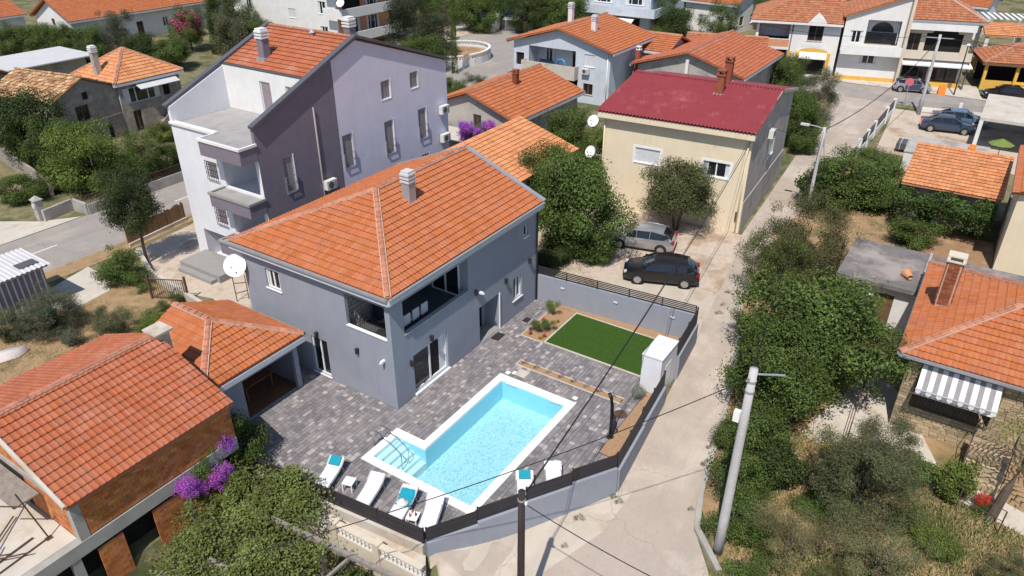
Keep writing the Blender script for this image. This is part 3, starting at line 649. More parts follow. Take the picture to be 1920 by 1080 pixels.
slat_fence('stepped dark slat fence running above the lane by the pool', P1, P2, [.28, .42, .58, .72], .64, 8, .012)
slat_fence('dark slat fence between the solar shower and the white gate block', P2, PG0, [.55, .65], .85, 10, .012)
slat_fence('short dark slat fence beside the lawn and lane', PG1, P3, [1.1], .95, 10, .03)
slat_fence('dark open slat fence on the garden wall facing the parked hatchbacks', P3, P4, [1.55], .5, 5, .045)
gb = thing('gate_block', 'tall white rendered gate block between lawn and lane', 'wall block', (7.35, -9.3, 0))
mk('body', MB().box(0, 0, -.6, 1.85, .95, 1.9), 'white_wall', gb); mk('top_slab', MB().box(-.03, -.03, 1.901, 1.88, .98, 1.95), 'white_wall', gb)
mk('meter_door', MB().box(.5, -.015, .3, 1.2, -.001, 1.3), 'white_pvc', gb)
# ------------------------------------------------------------------ villa
vh = thing('villa', 'two-storey grey villa with orange hipped tile roof beside the pool', 'house', (0, 0, 0))
VO = [('W', 6.72, 3.95, .95, 1.0, 'win'), ('W', .28, 3.62, 2.3, 1.6, 'open'), ('W', 4.12, .12, 1.05, 2.0, 'door'),
      ('S', .82, 3.55, 4.65, 1.65, 'open'), ('S', 1.25, .12, 2.45, 2.05, 'open'), ('S', 6.3, .02, 1.75, 2.1, 'open'), ('S', 9.36, 1.0, .85, 1.3, 'win'), ('S', 10.38, 4.35, .42, .62, 'win')]
walls(vh, 11.7, 9.2, 0, 5.72, 'grey_wall', VO, gables={'E': (4.6, 7.85)})
ZE, ZR = 6.0, 7.95
A, B, C, D = (-.32, -.32, ZE), (11.7, -.32, ZE), (11.7, 9.52, ZE), (-.32, 9.52, ZE); E_, F_ = (4.6, 4.6, ZR), (11.7, 4.6, ZR)
tiled_roof(vh, [[A, B, F_, E_], [C, D, E_, F_], [D, A, E_]], [(A, E_), (D, E_), (E_, F_)], 'tile', .21, .35, 300, fascia=None)
rf = [o for o in vh.children if o.name.startswith('roof')][0]
for a, b in ((A, B), (D, A), (C, D)):
    a, b = Vector(a), Vector(b)
    mk('fascia', MB().beam(a + Vector((0, 0, -.25)), b + Vector((0, 0, -.25)), .10, .26), 'eave_white', rf)
    out = (b - a).cross(Vector((0, 0, 1))).normalized(); mk('gutter', MB().beam(a + out * .10 + Vector((0, 0, -.07)), b + out * .10 + Vector((0, 0, -.07)), .13, .10), 'galv', rf)
mk('soffit', MB().box(-.30, -.30, 5.722, 11.68, 9.5, 5.74), 'eave_white', rf)
for a, b in (((11.74, -.4, ZE + .02), (11.74, 4.6, ZR + .06)), ((11.74, 4.6, ZR + .06), (11.74, 9.6, ZE + .02))): mk('verge_flashing', MB().beam(a, b, .26, .14), 'galv', rf)
chimney(vh, 5.45, 3.3, 7.15, 8.35, .46, 'galv', 'sheet_white')
# loggia behind the two corner openings
lg = MB(); x0, x1, y0, y1, z0, z1 = .18, 5.47, .18, 2.75, 3.05, 5.6
lg.quad((x0, y0, z0), (x1, y0, z0), (x1, y1, z0), (x0, y1, z0)); mk('loggia_floor', lg, 'dark_grey', vh)
mk('loggia_lining', MB().quad((x0, y1, z0), (x1, y1, z0), (x1, y1, z1), (x0, y1, z1)).quad((x1, y0, z0), (x1, y1, z0), (x1, y1, z1), (x1, y0, z1)).quad((x0, y0, z1), (x0, y1, z1), (x1, y1, z1), (x1, y0, z1)), 'grey_wall', vh)
mk('parapet_lining', MB().quad((x0, y0, z0), (x0, y1, z0), (x0, y1, 3.62), (x0, y0, 3.62)).quad((x0, y0, z0), (x0, y0, 3.55), (x1, y0, 3.55), (x1, y0, z0)), 'grey_wall', vh)
cl = thing('stone_cladding', 'rough stacked stone cladding on the loggia side wall', 'cladding', (x0, y1, z0))
for i in range(22):
    for j in range(11):
        if random.random() < .93:
            w_, h_ = .13, .21; dd = random.uniform(.03, .08); mb = MB().box(i * w_ * .98 + (j % 2) * .06, -dd, j * h_ + .01, i * w_ * .98 + (j % 2) * .06 + .12, -.002, j * h_ + h_ - .02)
            if i < 11: mk('stone_block', mb, 'dirty_shade_cream', cl)
for xx, ww in ((2.0, 1.6), (3.75, 1.6)): window(vh, (xx, y1 - .15, z0), 0, ww, 2.15, 'door+nosill')
window(vh, (x1 - .15, 2.2, z0), -math.pi / 2, 1.7, 2.15, 'door+nosill')
for k in range(18):
    if k == 0: rl = mk('balcony_railing', MB().beam((.09, .32, 4.05), (.09, 2.55, 4.05), .04, .03).beam((.09, .32, 3.68), (.09, 2.55, 3.68), .03, .03), 'dark_metal', vh)
    mk('baluster', MB().box(.082, .35 + k * .125, 3.66, .098, .366 + k * .125, 4.05), 'dark_metal', rl)
mk('opening_sill', MB().box(-.05, .24, 3.57, .17, 2.6, 3.625), 'white_pvc', vh); mk('opening_sill', MB().box(.8, -.05, 3.50, 5.48, .17, 3.555), 'galv', vh)
# sliding door and entrance niche
sl = mk('sliding_door', frame_mb(2.45, 2.05, .07, .07, .1, 1), 'white_pvc', vh, loc=(1.25, 0, .12)); mk('pane', MB().quad((.05, .14, .05), (1.2, .14, .05), (1.2, .14, 2.0), (.05, .14, 2.0)), 'glass', sl)
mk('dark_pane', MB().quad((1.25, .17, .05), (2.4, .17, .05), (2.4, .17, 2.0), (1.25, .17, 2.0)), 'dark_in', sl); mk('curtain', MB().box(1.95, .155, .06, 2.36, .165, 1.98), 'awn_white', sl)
mk('threshold', MB().box(-.05, -.12, -.10, 2.5, .1, -.002), 'white_pvc', sl)
en = MB(); en.quad((6.3, .17, .02), (6.3, .9, .02), (6.3, .9, 2.12), (6.3, .17, 2.12)).quad((8.05, .17, .02), (8.05, .17, 2.12), (8.05, .9, 2.12), (8.05, .9, .02)).quad((6.3, .17, 2.12), (6.3, .9, 2.12), (8.05, .9, 2.12), (8.05, .17, 2.12)).quad((6.3, .9, .02), (8.05, .9, .02), (8.05, .9, 2.12), (6.3, .9, 2.12)); mk('entrance_niche', en, 'grey_wall', vh)
mk('niche_floor', MB().box(6.3, -.02, 0, 8.05, .9, .03), 'terrace_tile', vh); window(vh, (6.6, .78, .03), 0, 1.1, 2.05, 'door+grey+nosill')
mk('niche_trim', MB().box(8.03, -.06, .0, 8.09, .0, 2.14), 'white_pvc', vh)
for p in ((1.05, 0, 1.9), (2.5, 0, 2.45), (6.0, 0, 3.15), (8.6, 0, 2.6), (10.9, 0, 2.75)): wall_lamp(vh, p, 0)
for p in ((0, 4.65, 2.35), (0, 2.1, 2.4)): wall_lamp(vh, p, -math.pi / 2)
mk('security_camera', MB().box(-.06, -.22, -.05, .06, 0, .06).box(-.03, -.3, -.04, .03, -.22, .03), 'white_pvc', vh, loc=(0, .55, 2.45), rz=-math.pi / 2); mk('security_camera', MB().box(-.06, -.22, -.05, .06, 0, .06).box(-.03, -.3, -.04, .03, -.22, .03), 'white_pvc', vh, loc=(6.35, 0, 3.0))
drainpipe(vh, [(11.62, -.07, 5.75), (11.62, -.07, .05)], .045, 'dark_metal')
dish(None, 'large white satellite dish on the left corner of the grey villa', (-.38, 9.35, 4.75), (-.75, -.45, .55), .55, (0, 9.1, 4.3))
# loggia furniture
tb = thing('dining_table', 'dark dining table inside the villa loggia', 'table', (2.2, 1.25, z0)); mk('table_top', MB().box(-.9, -.42, .70, .9, .42, .74), 'dark_grey', tb)
for sx in (-.82, .82):
    for sy in (-.36, .36): mk('leg', MB().box(sx - .03, sy - .03, 0, sx + .03, sy + .03, .70), 'dark_grey', tb)
def lchair(p, rz, label):
    t = thing('dining_chair', label, 'chair', p, rz, 'pale chairs around the loggia table'); mk('seat', MB().box(-.22, -.22, .42, .22, .22, .47), 'shutter', t); mk('backrest', MB().box(-.22, .19, .5, .22, .23, .95), 'shutter', t)
    for sx in (-.19, .19):
        for sy in (-.19, .19): mk('leg', MB().box(sx - .02, sy - .02, 0, sx + .02, sy + .02, .42), 'dark_grey', t)
    return t
for k in range(3): lchair((1.6 + k * .6, .72, z0), math.pi, 'pale chair on the railing side of the loggia dining table')
for k in range(3): lchair((1.6 + k * .6, 1.85, z0), 0, 'pale chair on the wall side of the loggia dining table')
eg = thing('hanging_chair', 'dark round egg swing chair in the loggia corner', 'chair', (1.0, 1.3, z0))
th_ = [2 * math.pi * k / 24 for k in range(25)]; mk('hoop', MB().tube([(.0, .62 * math.cos(t), 1.15 + .85 * math.sin(t)) for t in th_], .03, 6), 'dark_metal', eg)
mb = MB(); mb.lathe([(.02, -.5), (.4, -.42), (.55, -.1), (.5, .25), (.38, .45)], n=14); mb.f = mb.f[:-1]; mb.xf(Matrix.Translation((.12, 0, 1.1)) @ Matrix.Rotation(R(-70), 4, 'Y')); mk('basket', mb, 'dark_grey', eg); mk('foot', MB().lathe([(.45, 0), (.45, .05), (.05, .07)], n=16), 'dark_metal', eg)

# ------------------------------------------------------------------ outdoor kitchen wing
gk = thing('garden_pavilion', 'single-storey grey garden pavilion with hipped tile roof and dark opening', 'pavilion', (-6.2, 4.9, 0))
walls(gk, 5.1, 4.7, 0, 2.72, 'grey_wall', [('S', 2.05, 0, 2.8, 2.12, 'open')])
a, b, c, d = (-.0, -.42, 2.95), (5.28, -.42, 2.95), (5.28, 4.75, 2.95), (-.0, 4.75, 2.95); e, f = (2.62, 2.3, 4.1), (2.62, 4.75, 4.1)
tiled_roof(gk, [[a, b, e], [b, c, f, e], [d, a, e, f]], [(a, e), (b, e), (e, f)], 'tile', .21, .35, 300)
r_ = [o for o in gk.children if o.name.startswith('roof')][0]
mk('fascia', MB().beam((0, -.42, 2.70), (5.28, -.42, 2.70), .12, .25), 'eave_white', r_); mk('gutter', MB().beam((5.36, -.45, 2.9), (5.36, 4.75, 2.9), .12, .10), 'galv', r_); mk('fascia', MB().beam((5.26, -.3, 2.70), (5.26, 4.75, 2.70), .08, .25), 'eave_white', r_)
mk('back_room', MB().quad((.3, 4.4, 0), (5.0, 4.4, 0), (5., 4.4, 2.7), (.3, 4.4, 2.7)).quad((.3, .18, 0), (.3, .18, 2.7), (.3, 4.4, 2.7), (.3, 4.4, 0)), 'brick', gk); mk('room_floor', MB().box(.3, .18, -.04, 5.0, 4.4, .012), 'wood', gk)
tb = thing('garden_table', 'brown wooden table inside the dark garden pavilion', 'table', (-2.6, 6.4, .012)); mk('table_top', MB().box(-.8, -.4, .7, .8, .4, .75), 'wood', tb)
for sx in (-.7, .7):
    for sy in (-.32, .32): mk('leg', MB().box(sx - .04, sy - .04, 0, sx + .04, sy + .04, .7), 'wood', tb)
mk('sign_lamp', MB().box(4.3, -.06, 2.28, 4.6, 0, 2.36), 'white_pvc', gk)

# ------------------------------------------------------------------ unfinished brick house
bh = thing('unfinished_house', 'unfinished orange block house with tiled gable roof and concrete beams', 'house', (-12.6, 2.4, 0))
L_, W_ = 6.1, 7.8
mk('block_core', wallmesh(L_, 2.02, 3.62, [], .1), 'mortar', bh, loc=(0, .03, 0)); 
def blocks(parent, x0, z0, x1, z1, o, rz, nobj=60, hole=None):
    poses = []; bw, bh_ = .26, .145; M = Matrix.Translation(o) @ Matrix.Rotation(rz, 4, 'Z'); m3 = np.array(M.to_3x3())
    for j in range(int((z1 - z0) / bh_)):
        for i in range(-1, int((x1 - x0) / bw) + 1):
            a = max(x0, x0 + i * bw + (j % 2) * bw / 2); b = min(x1, x0 + (i + 1) * bw + (j % 2) * bw / 2)
            if b - a < .04: continue
            zz = z0 + j * bh_ + bh_ / 2; p = M @ Vector(((a + b) / 2, 0, zz)); poses.append((np.array(p), m3 @ np.diag([b - a - .008, 1., bh_ - .008])))
    V = np.array([(x, y, z) for x in (-.5, .5) for y in (-.02, .03) for z in (-.5, .5)]); Fq = np.array([(0, 4, 5, 1), (0, 1, 3, 2), (4, 6, 7, 5), (1, 5, 7, 3), (0, 2, 6, 4)])
    V[:, 1] += 0; spread(parent, 'clay_block', (V, Fq), poses, 'brick', nobj, parent.matrix_world)
bpy.context.view_layer.update()
blocks(bh, .32, 2.05, L_, 3.6, (0, 0, 0), 0, 120)
mk('corner_column', MB().box(0, -.03, 2.02, .315, .28, 3.6), 'concrete', bh)
mk('floor_beam', MB().box(-5., -.06, 1.45, L_, .25, 2.0), 'concrete', bh)
mk('floor_slab', MB().box(-5., .251, 1.75, .0, 8.0, 2.02), 'pale_concrete', bh)
for x0, x1 in ((.35, 1.25), (2.35, 3.6), (3.8, 5.0)): blocks(bh, x0, -1.6, x1, 1.44, (0, 0, 0), 0, 40)
for x0, x1 in ((3.6, 3.8), (-.5, -.2)): mk('column', MB().box(x0, -.035, -1.7, x1, .2, 1.45), 'concrete', bh)
blocks(bh, -5, -1.6, -.5, .3, (0, 0, 0), 0, 0)
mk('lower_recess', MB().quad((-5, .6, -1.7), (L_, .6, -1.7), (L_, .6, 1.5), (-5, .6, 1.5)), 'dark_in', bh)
mk('wall', MB().quad((L_, 0, -1.7), (L_, W_, -1.7), (L_, W_, 3.62), (L_, 0, 3.62)), 'orange_wall', bh); mk('wall', MB().quad((L_, W_, -.2), (0, W_, -.2), (0, W_, 3.62), (L_, W_, 3.62)), 'orange_wall', bh)
mk('gable_core', MB().poly([(.05, W_, 2.0), (.05, .25, 2.0), (.05, .25, 3.5), (.05, W_ / 2, 5.15), (.05, W_, 3.5)]), 'mortar', bh)
blocks(bh, .3, 2.05, 3.0, 3.5, (0.02, W_, 0), -math.pi / 2, 0); blocks(bh, 5.0, 2.05, W_ - .28, 3.5, (0.02, W_, 0), -math.pi / 2, 60); blocks(bh, 2.2, 3.78, 5.6, 4.4, (0.02, W_, 0), -math.pi / 2, 0)
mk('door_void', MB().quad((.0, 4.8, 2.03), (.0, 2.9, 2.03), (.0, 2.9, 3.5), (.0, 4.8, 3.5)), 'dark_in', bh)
mk('ring_beam', MB().box(-.04, .28, 3.52, .06, W_, 3.75), 'concrete', bh); mk('loose_board', MB().box(-.9, 1.6, 3.3, -.1, 4.2, 3.36), 'wood_grey', bh)
pl, cp, ed = hip_gable(L_, W_, 3.72, 1.55, .22, 'x', False, False, gov=.12)
tiled_roof(bh, pl, cp, 'tile_red', .21, .35, 300)
r_ = [o for o in bh.children if o.name.startswith('roof')][0]
for s_ in (0, 1): mk('verge_mortar', MB().beam((-.14, -.2 if s_ == 0 else W_ + .2, 3.74), (-.14, W_ / 2, 5.29), .10, .16), 'pale_concrete', r_)
c_ = mk('chimney', MB().box(6.0, 3.5, 4.6, 6.5, 4.1, 5.45), 'pale_concrete', bh); mk('chimney_cap', MB().box(5.85, 3.35, 5.452, 6.62, 4.22, 5.54), 'pale_concrete', c_)
sc = thing('scaffold', 'rusty tube scaffold lying and standing on the unfinished concrete slab', 'scaffold', (-17.4, 2.6, 2.02))
for a, b in (((4.3, .8, 0), (4.0, 1.0, 2.1)), ((2.2, .6, 0), (2.1, 1.3, 2.0)), ((1.0, 3.8, 0), (.9, 4.0, 1.8)), ((4.3, .8, .04), (2.2, .6, .04)), ((4.0, 1.2, .06), (1.4, .9, .06)), ((1.1, .3, .1), (4.1, 2.6, .12)), ((.2, 1.2, .1), (2.2, 1.2, 1.3)), ((.4, 3.2, .1), (3.6, .5, .2)), ((.8, 3.4, .12), (3.2, .9, .25)), ((2.1, 1.3, 1.6), (3.9, 2.9, 1.6)), ((4.1, .95, 1.5), (3.3, 2.2, 1.5))):
    mk('scaffold_tube', MB().tube([a, b], .026, 6), 'rust', sc)
for p in ((4.3, .8), (2.2, .6)): mk('base_plate', MB().box(p[0] - .1, p[1] - .1, -.001, p[0] + .1, p[1] + .1, .012), 'rust', sc)

# ------------------------------------------------------------------ grey apartment house
ap = thing('apartment_house', 'tall lavender and white apartment house with roof terrace and dark verges', 'house', (5.0, 13.4, 0))
AL, AW = 16.4, 7.3
sh = 'shut+sg+nosill'
AO = [('S', 9.85, 8.5, .85, 1.15, sh), ('S', 12.6, 8.6, .8, 1.05, sh), ('S', 9.87, 4.9, .85, 2.2, sh + '+rail'), ('S', 13.2, 5.0, .85, 2.1, sh + '+rail'), ('S', 6.15, 5.1, .85, 2.1, sh + '+rail'), ('S', 1.6, 5.1, .7, 2.1, sh + '+rail'),
      ('S', 9.9, 3.0, .8, .9, 'win+nosill'), ('S', 13.3, 3.0, .8, .9, 'win+nosill'), ('S', 6.3, 3.0, .8, .9, 'win+nosill'), ('W', 3.75, 5.55, .95, 1.05, 'shut+sg+nosill+grille'), ('W', 3.75, 2.7, .95, 1.05, 'shut+sg+nosill+grille'),
      ('W', .3, 5.35, 2.9, 2.15, 'open'), ('W', .3, 2.4, 2.9, 2.1, 'open'), ('W', 3.0, .02, 3.4, 1.9, 'open')]
ZW = 8.35
for s in 'SWNE':
    (ox, oy), rz, Ln = SIDES[s](AL, AW); hs = [(loc_a(s, AL, AW, lo, w), z, w, h, st) for (q, lo, z, w, h, st) in AO if q == s]
    if s == 'S':
        mk('wall', wallmesh(5.95, 0, ZW, [h for h in hs if h[0] < 5.9], top=[(0, ZW), (5.95, ZW), (5.95, 11.62), (.0, 9.3)]), 'purple', ap)
        h2 = [(h[0] - 5.95, *h[1:]) for h in hs if h[0] > 5.9]
        mk('wall', wallmesh(AL - 5.95, 0, 9.75, h2, top=[(0, 9.75), (AL - 5.95, 9.75), (8.0 - 5.95, 12.42), (0, 11.62)]), 'lavender', ap, loc=(5.95, -.02, 0))
    elif s == 'W': mk('wall', wallmesh(Ln, 0, ZW, hs), 'white_wall', ap, loc=(ox, oy, 0), rz=rz)
    elif s == 'N': mk('wall', wallmesh(Ln, 0, ZW, [], top=[(0, ZW), (Ln, ZW), (Ln, 9.3), (AL - 8.0, 12.42), (0, 9.8)]), 'white_wall', ap, loc=(ox, oy, 0), rz=rz)
    else: mk('wall', wallmesh(Ln, 0, 9.8, []), 'lavender', ap, loc=(ox, oy, 0), rz=rz)
    for a_, z, w, h, st in hs:
        if st == 'open': continue
        p = Matrix.Translation((ox, oy - (.02 if s == 'S' and a_ > 5.9 else 0), 0)) @ Matrix.Rotation(rz, 4, 'Z') @ Vector((a_, 0, z)); wdw = window(ap, p, rz, w, h, st)
        mk('reveal_trim', MB().box(w, -.02, -.05, w + .07, .03, h + .03).box(-.02, -.02, -.06, w, .02, -.001), 'white_pvc', wdw)
# terrace cut into the roof
XI = 4.0
mk('terrace_floor', MB().box(.03, .03, ZW - .2, XI, AW - .03, ZW - .01), 'roof_felt', ap)
mk('terrace_wall', wallmesh(AW - .04, ZW, 10.92, [(3.3, ZW + .02, .9, 2.0), (5.5, ZW + .02, 1.2, 2.0)]), 'plain_white', ap, loc=(XI, AW - .02, 0), rz=-math.pi / 2)
for a_, w in ((3.3, .9), (5.5, 1.2)): window(ap, (XI, AW - .02 - a_, ZW + .02), -math.pi / 2, w, 2.0, 'shut+sg+nosill')
for yy in (.0, AW): # inner faces of the sloped parapets
    s_ = .22 if yy == 0 else -.22
    mk('parapet', MB().add([(0, yy, ZW), (0, yy + s_, ZW), (XI, yy + s_, ZW), (XI, yy, ZW), (0, yy, 9.3), (0, yy + s_, 9.3), (XI, yy + s_, 10.86), (XI, yy, 10.86)], [(0, 1, 5, 4), (1, 2, 6, 5), (2, 3, 7, 6), (4, 5, 6, 7)] + ([(0, 4, 7, 3)] if yy else [])), 'white_wall' if yy else 'purple', ap)
mk('parapet_cap', MB().box(-.12, 3.35, ZW - .01, .25, AW, ZW + .12), 'plain_white', ap)
ZA, ZT = 9.72, 12.55; xr = 8.0
pl = [[(XI + .25, AW - .1, 10.98), (XI + .25, .1, 10.98), (xr, .1, ZT), (xr, AW - .1, ZT)], [(AL + .2, .1, ZA), (AL + .2, AW - .1, ZA), (xr, AW - .1, ZT), (xr, .1, ZT)]]
tiled_roof(ap, pl, [((xr, .1, ZT), (xr, AW - .1, ZT))], 'tile_red', .25, .37, 120)
r_ = [o for o in ap.children if o.name.startswith('roof')][0]
for yy in (-.02, AW + .02):
    for a, b in (((-.15, 9.3), (xr, ZT + .08)), ((xr, ZT + .08), (AL + .25, ZA + .06))): mk('verge', MB().beam((a[0], yy, a[1] + .03), (b[0], yy, b[1] + .03), .36, .16), 'verge', r_)
mk('eave_flashing', MB().beam((XI + .16, .1, 10.93), (XI + .16, AW - .1, 10.93), .22, .16), 'verge', r_)
chimney(ap, 5.2, 4.6, 11.2, 12.5, .5, 'purple', 'plain_white'); chimney(ap, 8.6, .9, 12.0, 13.0, .5, 'purple', 'plain_white')
mk('roof_vent', MB().lathe([(.1, 0), (.1, .3), (.2, .32), (.05, .5)], (7.6, 3.0, 12.3), n=10), 'galv', r_)
for k, (zt, d_) in enumerate(((8.45, .95), (5.35, .85), (2.4, .85))): # projecting balconies
    mk('balcony_slab', MB().box(-1.1, -.02, zt - d_, -.001, 3.35, zt - .14), 'purple', ap); mk('balcony_floor', MB().box(-1.1, -.02, zt - .139, -.001, 3.35, zt - .10), 'roof_felt', ap)
    mk('balcony_edge', MB().box(-1.16, -.08, zt - .14, -1.0, 3.41, zt).box(-1.0, -.08, zt - .14, .02, .06, zt).box(-1.0, 3.29, zt - .14, -.002, 3.41, zt), 'plain_white' if k == 0 else 'terrace_tile', ap)
for z in (5.2, 2.3):
    mk('loggia', MB().quad((.17, .3, z), (2.2, .3, z), (2.2, 3.2, z), (.17, 3.2, z)).quad((2.2, .3, z), (2.2, 3.2, z), (2.2, 3.2, z + 2.4), (2.2, .3, z + 2.4)).quad((.17, 3.2, z), (2.2, 3.2, z), (2.2, 3.2, z + 2.4), (.17, 3.2, z + 2.4)).quad((.17, .3, z), (.17, .3, z + 2.4), (2.2, .3, z + 2.4), (2.2, .3, z)).quad((.17, .3, z + 2.3), (2.2, .3, z + 2.3), (2.2, 3.2, z + 2.3), (.17, 3.2, z + 2.3)), 'white_wall', ap)
    window(ap, (2.15, 2.6, z), -math.pi / 2, 1.8, 2.0, 'door+nosill')
mk('porch', MB().quad((.17, 3., .02), (3.0, 3., .02), (3.0, 6.4, .02), (.17, 6.4, .02)).quad((3.0, 3., .02), (3.0, 6.4, .02), (3., 6.4, 1.95), (3.0, 3.0, 1.95)).quad((.17, 6.4, .02), (3, 6.4, .02), (3, 6.4, 1.95), (.17, 6.4, 1.95)), 'white_wall', ap)
window(ap, (2.9, 5.2, .03), -math.pi / 2, 1.1, 1.9, 'door+grey+nosill')
mk('entrance_landing', MB().box(-1.9, 2.9, 0, -.01, 6.6, .45), 'terrace_tile', ap); mk('entrance_step', MB().box(-2.3, 3.2, 0, -1.91, 6.3, .22), 'terrace_tile', ap)
drainpipe(ap, [(4.2, -.06, 9.4), (4.2, -.06, .1)], .05, 'shutter_grey'); ac_unit('white air conditioner low on the purple wall above the villa roof', (9.2, 13.38, 4.45), 0); ac_unit('white air conditioner high on the lavender wall corner', (20.3, 13.36, 6.3), 0); ac_unit('white air conditioner below the other one on the lavender corner', (20.3, 13.36, 4.3), 0)
# ------------------------------------------------------------------ cream house with red sheet roof
ch = thing('cream_house', 'cream two-storey house with a dark red corrugated roof', 'house', (26.34, -6.71, 0), R(3.8))
CL, CW, CH = 12.3, 10.0, 6.62
walls(ch, CL, CW, 0, CH, 'cream', [('W', 5.85, 3.7, 1.75, 1.0, 'shut+trim'), ('W', 1.15, 3.6, 1.75, 1.0, 'win+trim'), ('S', 6.0, 3.4, 1.5, 1.3, 'shut+trim')], gables={'S': (6.4, 7.95), 'N': (6.4, 7.95)}, mats={'S': 'dirty_shade_cream'})  # shaded side wall gets the darker cream, its shade put into the colour
rf = mk('roof', MB().poly([(-.55, -.25, 6.93), (-.55, CW + .35, 6.93), (6.4, CW + .35, 8.1), (6.4, -.25, 8.1)][::-1]).poly([(CL + .4, -.25, 6.85), (6.4, -.25, 8.1), (6.4, CW + .35, 8.1), (CL + .4, CW + .35, 6.85)][::-1]), 'red_sheet', ch)
def corrugated(parent, o, e, s, w, ln, mat, pitch=.2, amp=.055):
    o, e, s = Vector(o), Vector(e).normalized(), Vector(s).normalized(); n = e.cross(s); k = int(w / pitch) * 4; mb = MB(); V = []
    for i in range(k + 1):
        a = w * i / k; h = amp * math.sin(i * math.pi / 2 + .6); p = o + e * a + n * (h + .03); V += [p, p + s * ln]
    mb.add(V, [(2 * i, 2 * i + 2, 2 * i + 3, 2 * i + 1) for i in range(k)]); return mk('roof_sheet', mb, mat, parent, True)
sv = Vector((6.95, 0, 1.17)).normalized(); sl_ = math.hypot(6.95, 1.17)
for i in range(11):
    for j in range(4): corrugated(rf, Vector((-.6, CW + .35 - i * .965, 6.94)) + sv * (j * sl_ / 4) + Vector((0, 0, .012 * (3 - j) + .004 * (i % 2))), (0, -1, 0), sv, .98, sl_ / 4 + .12, 'red_sheet')
mk('ridge_flashing', MB().beam((6.42, -.25, 8.16), (6.42, CW + .35, 8.16), .4, .06), 'red_sheet', rf)
mk('fascia', MB().box(-.5, -.2, 6.5, -.38, CW + .3, 6.88), 'cream', rf); mk('soffit', MB().box(-.4, -.2, 6.62, 0, CW + .3, 6.68), 'cream', rf)
mk('verge', MB().beam((-.5, -.2, 6.85), (6.4, -.2, 8.0), .10, .22).beam((6.4, -.2, 8.0), (CL + .4, -.2, 6.75), .10, .22), 'dirty_shade_cream', rf)
mk('plinth', MB().box(-.0, -.06, 0, CL, 0, 2.2), 'concrete', ch); drainpipe(ch, [(-.08, .2, 6.5), (-.08, .2, .2)], .05, 'cream'); drainpipe(ch, [(-.08, CW - .1, 6.5), (-.08, CW - .1, .2)], .05, 'cream')
mk('vent_pipe', MB().tube([(-.06, .3, 1.5), (-.06, .3, .9)], .07, 6), 'dark_grey', ch)
for (x, y, z0, z1) in ((4.6, 3.6, 7.6, 9.0), (7.6, 3.9, 7.7, 9.3)): chimney(ch, x, y, z0, z1, .5, 'brick_red', 'brick_red', False)
ac_unit('white air conditioner on the shaded side wall of the cream house', tuple(Matrix.LocRotScale(Vector((26.34, -6.71, 0)), Matrix.Rotation(R(3.8), 3, 'Z').to_quaternion(), None) @ Vector((4.6, 0, 5.2))), R(3.8))
def cw(x, y, z): return tuple(ch_m @ Vector((x, y, z)))
ch_m = Matrix.Translation((26.34, -6.71, 0)) @ Matrix.Rotation(R(3.8), 4, 'Z')
dish(None, 'upper white satellite dish left of the cream wall', cw(-.5, 10.6, 6.2), (-.8, .1, .5), .42, cw(0, CW, 5.9)); dish(None, 'lower white satellite dish half hidden by leaves beside the cream house', cw(-.5, 10.7, 4.0), (-.85, .2, .45), .42, cw(0, CW, 3.7))

def gable_house(name, label, x, y, rz, L, Wd, H, rise, wall, tile, opens=(), axis='x', hip0=False, hip1=False, ov=.45, nobj=0, fascia='eave_white', chim=(), tw=.28, tl=.4, capmat='cap', mortar=True, gov=None, jit=0.):
    h = thing(name, label, 'house', (x, y, 0), rz); pl, cp, ed = hip_gable(L, Wd, H, rise, ov, axis, hip0, hip1, gov)
    gb = {}
    zz = H - .12 + rise * (1 - ov / ((Wd if axis == 'x' else L) / 2 + ov)) - .02
    if axis == 'x':
        if not hip0: gb['W'] = (Wd / 2, zz + rise * ov / (Wd / 2 + ov) - .05)
        if not hip1: gb['E'] = (Wd / 2, zz + rise * ov / (Wd / 2 + ov) - .05)
    else:
        if not hip0: gb['S'] = (L / 2, zz + rise * ov / (L / 2 + ov) - .05)
        if not hip1: gb['N'] = (L / 2, zz + rise * ov / (L / 2 + ov) - .05)
    walls(h, L, Wd, -.2, H - .12, wall, opens, gables=gb); r = tiled_roof(h, pl, cp, tile, tw, tl, nobj, fascia=fascia, edges=ed, capmat=capmat, mortar=mortar, jit=jit)
    for c in chim: chimney(h, *c)
    return h, r
# low tiled houses behind the villa
h5 = thing('low_house', 'low house with pale orange single-pitch tiles tucked behind the villa gable', 'house', (12.3, 5.4, 0)); walls(h5, 13.0, 4.3, -.2, 3.75, 'plain_white'); mk('back_wall', MB().box(0, 4.3, 0, 13, 4.5, 5.15), 'dirty_shade_cream', h5)
tiled_roof(h5, [[(-.1, -.35, 3.85), (13.2, -.35, 3.85), (13.2, 4.45, 5.35), (-.1, 4.45, 5.35)]], [], 'tile_pale', .23, .37, 250)
h6, r6 = gable_house('bungalow', 'bungalow with bright orange gable roof and pale shaded gable wall', 29.6, 13.2, 0, 10.6, 8.6, 3.55, 1.75, 'dirty_shade_cream', 'tile', [('W', 3.2, 2.2, .8, 1.3, 'win+brown+nosill'), ('S', 6.5, 1.4, .9, 1.2, 'win')], ov=.5, chim=((5.2, 3.2, 4.4, 5.8, .42, 'brick_red', 'brick_red', False),))
mk('porch_roof', MB().box(-3.4, -.5, 2.1, -.55, 9, 2.2), 'pale_concrete', h6)
for y_ in (0., 4.2, 8.4): mk('porch_post', MB().box(-3.2, y_, 0, -3.0, y_ + .2, 2.1), 'pale_concrete', h6)
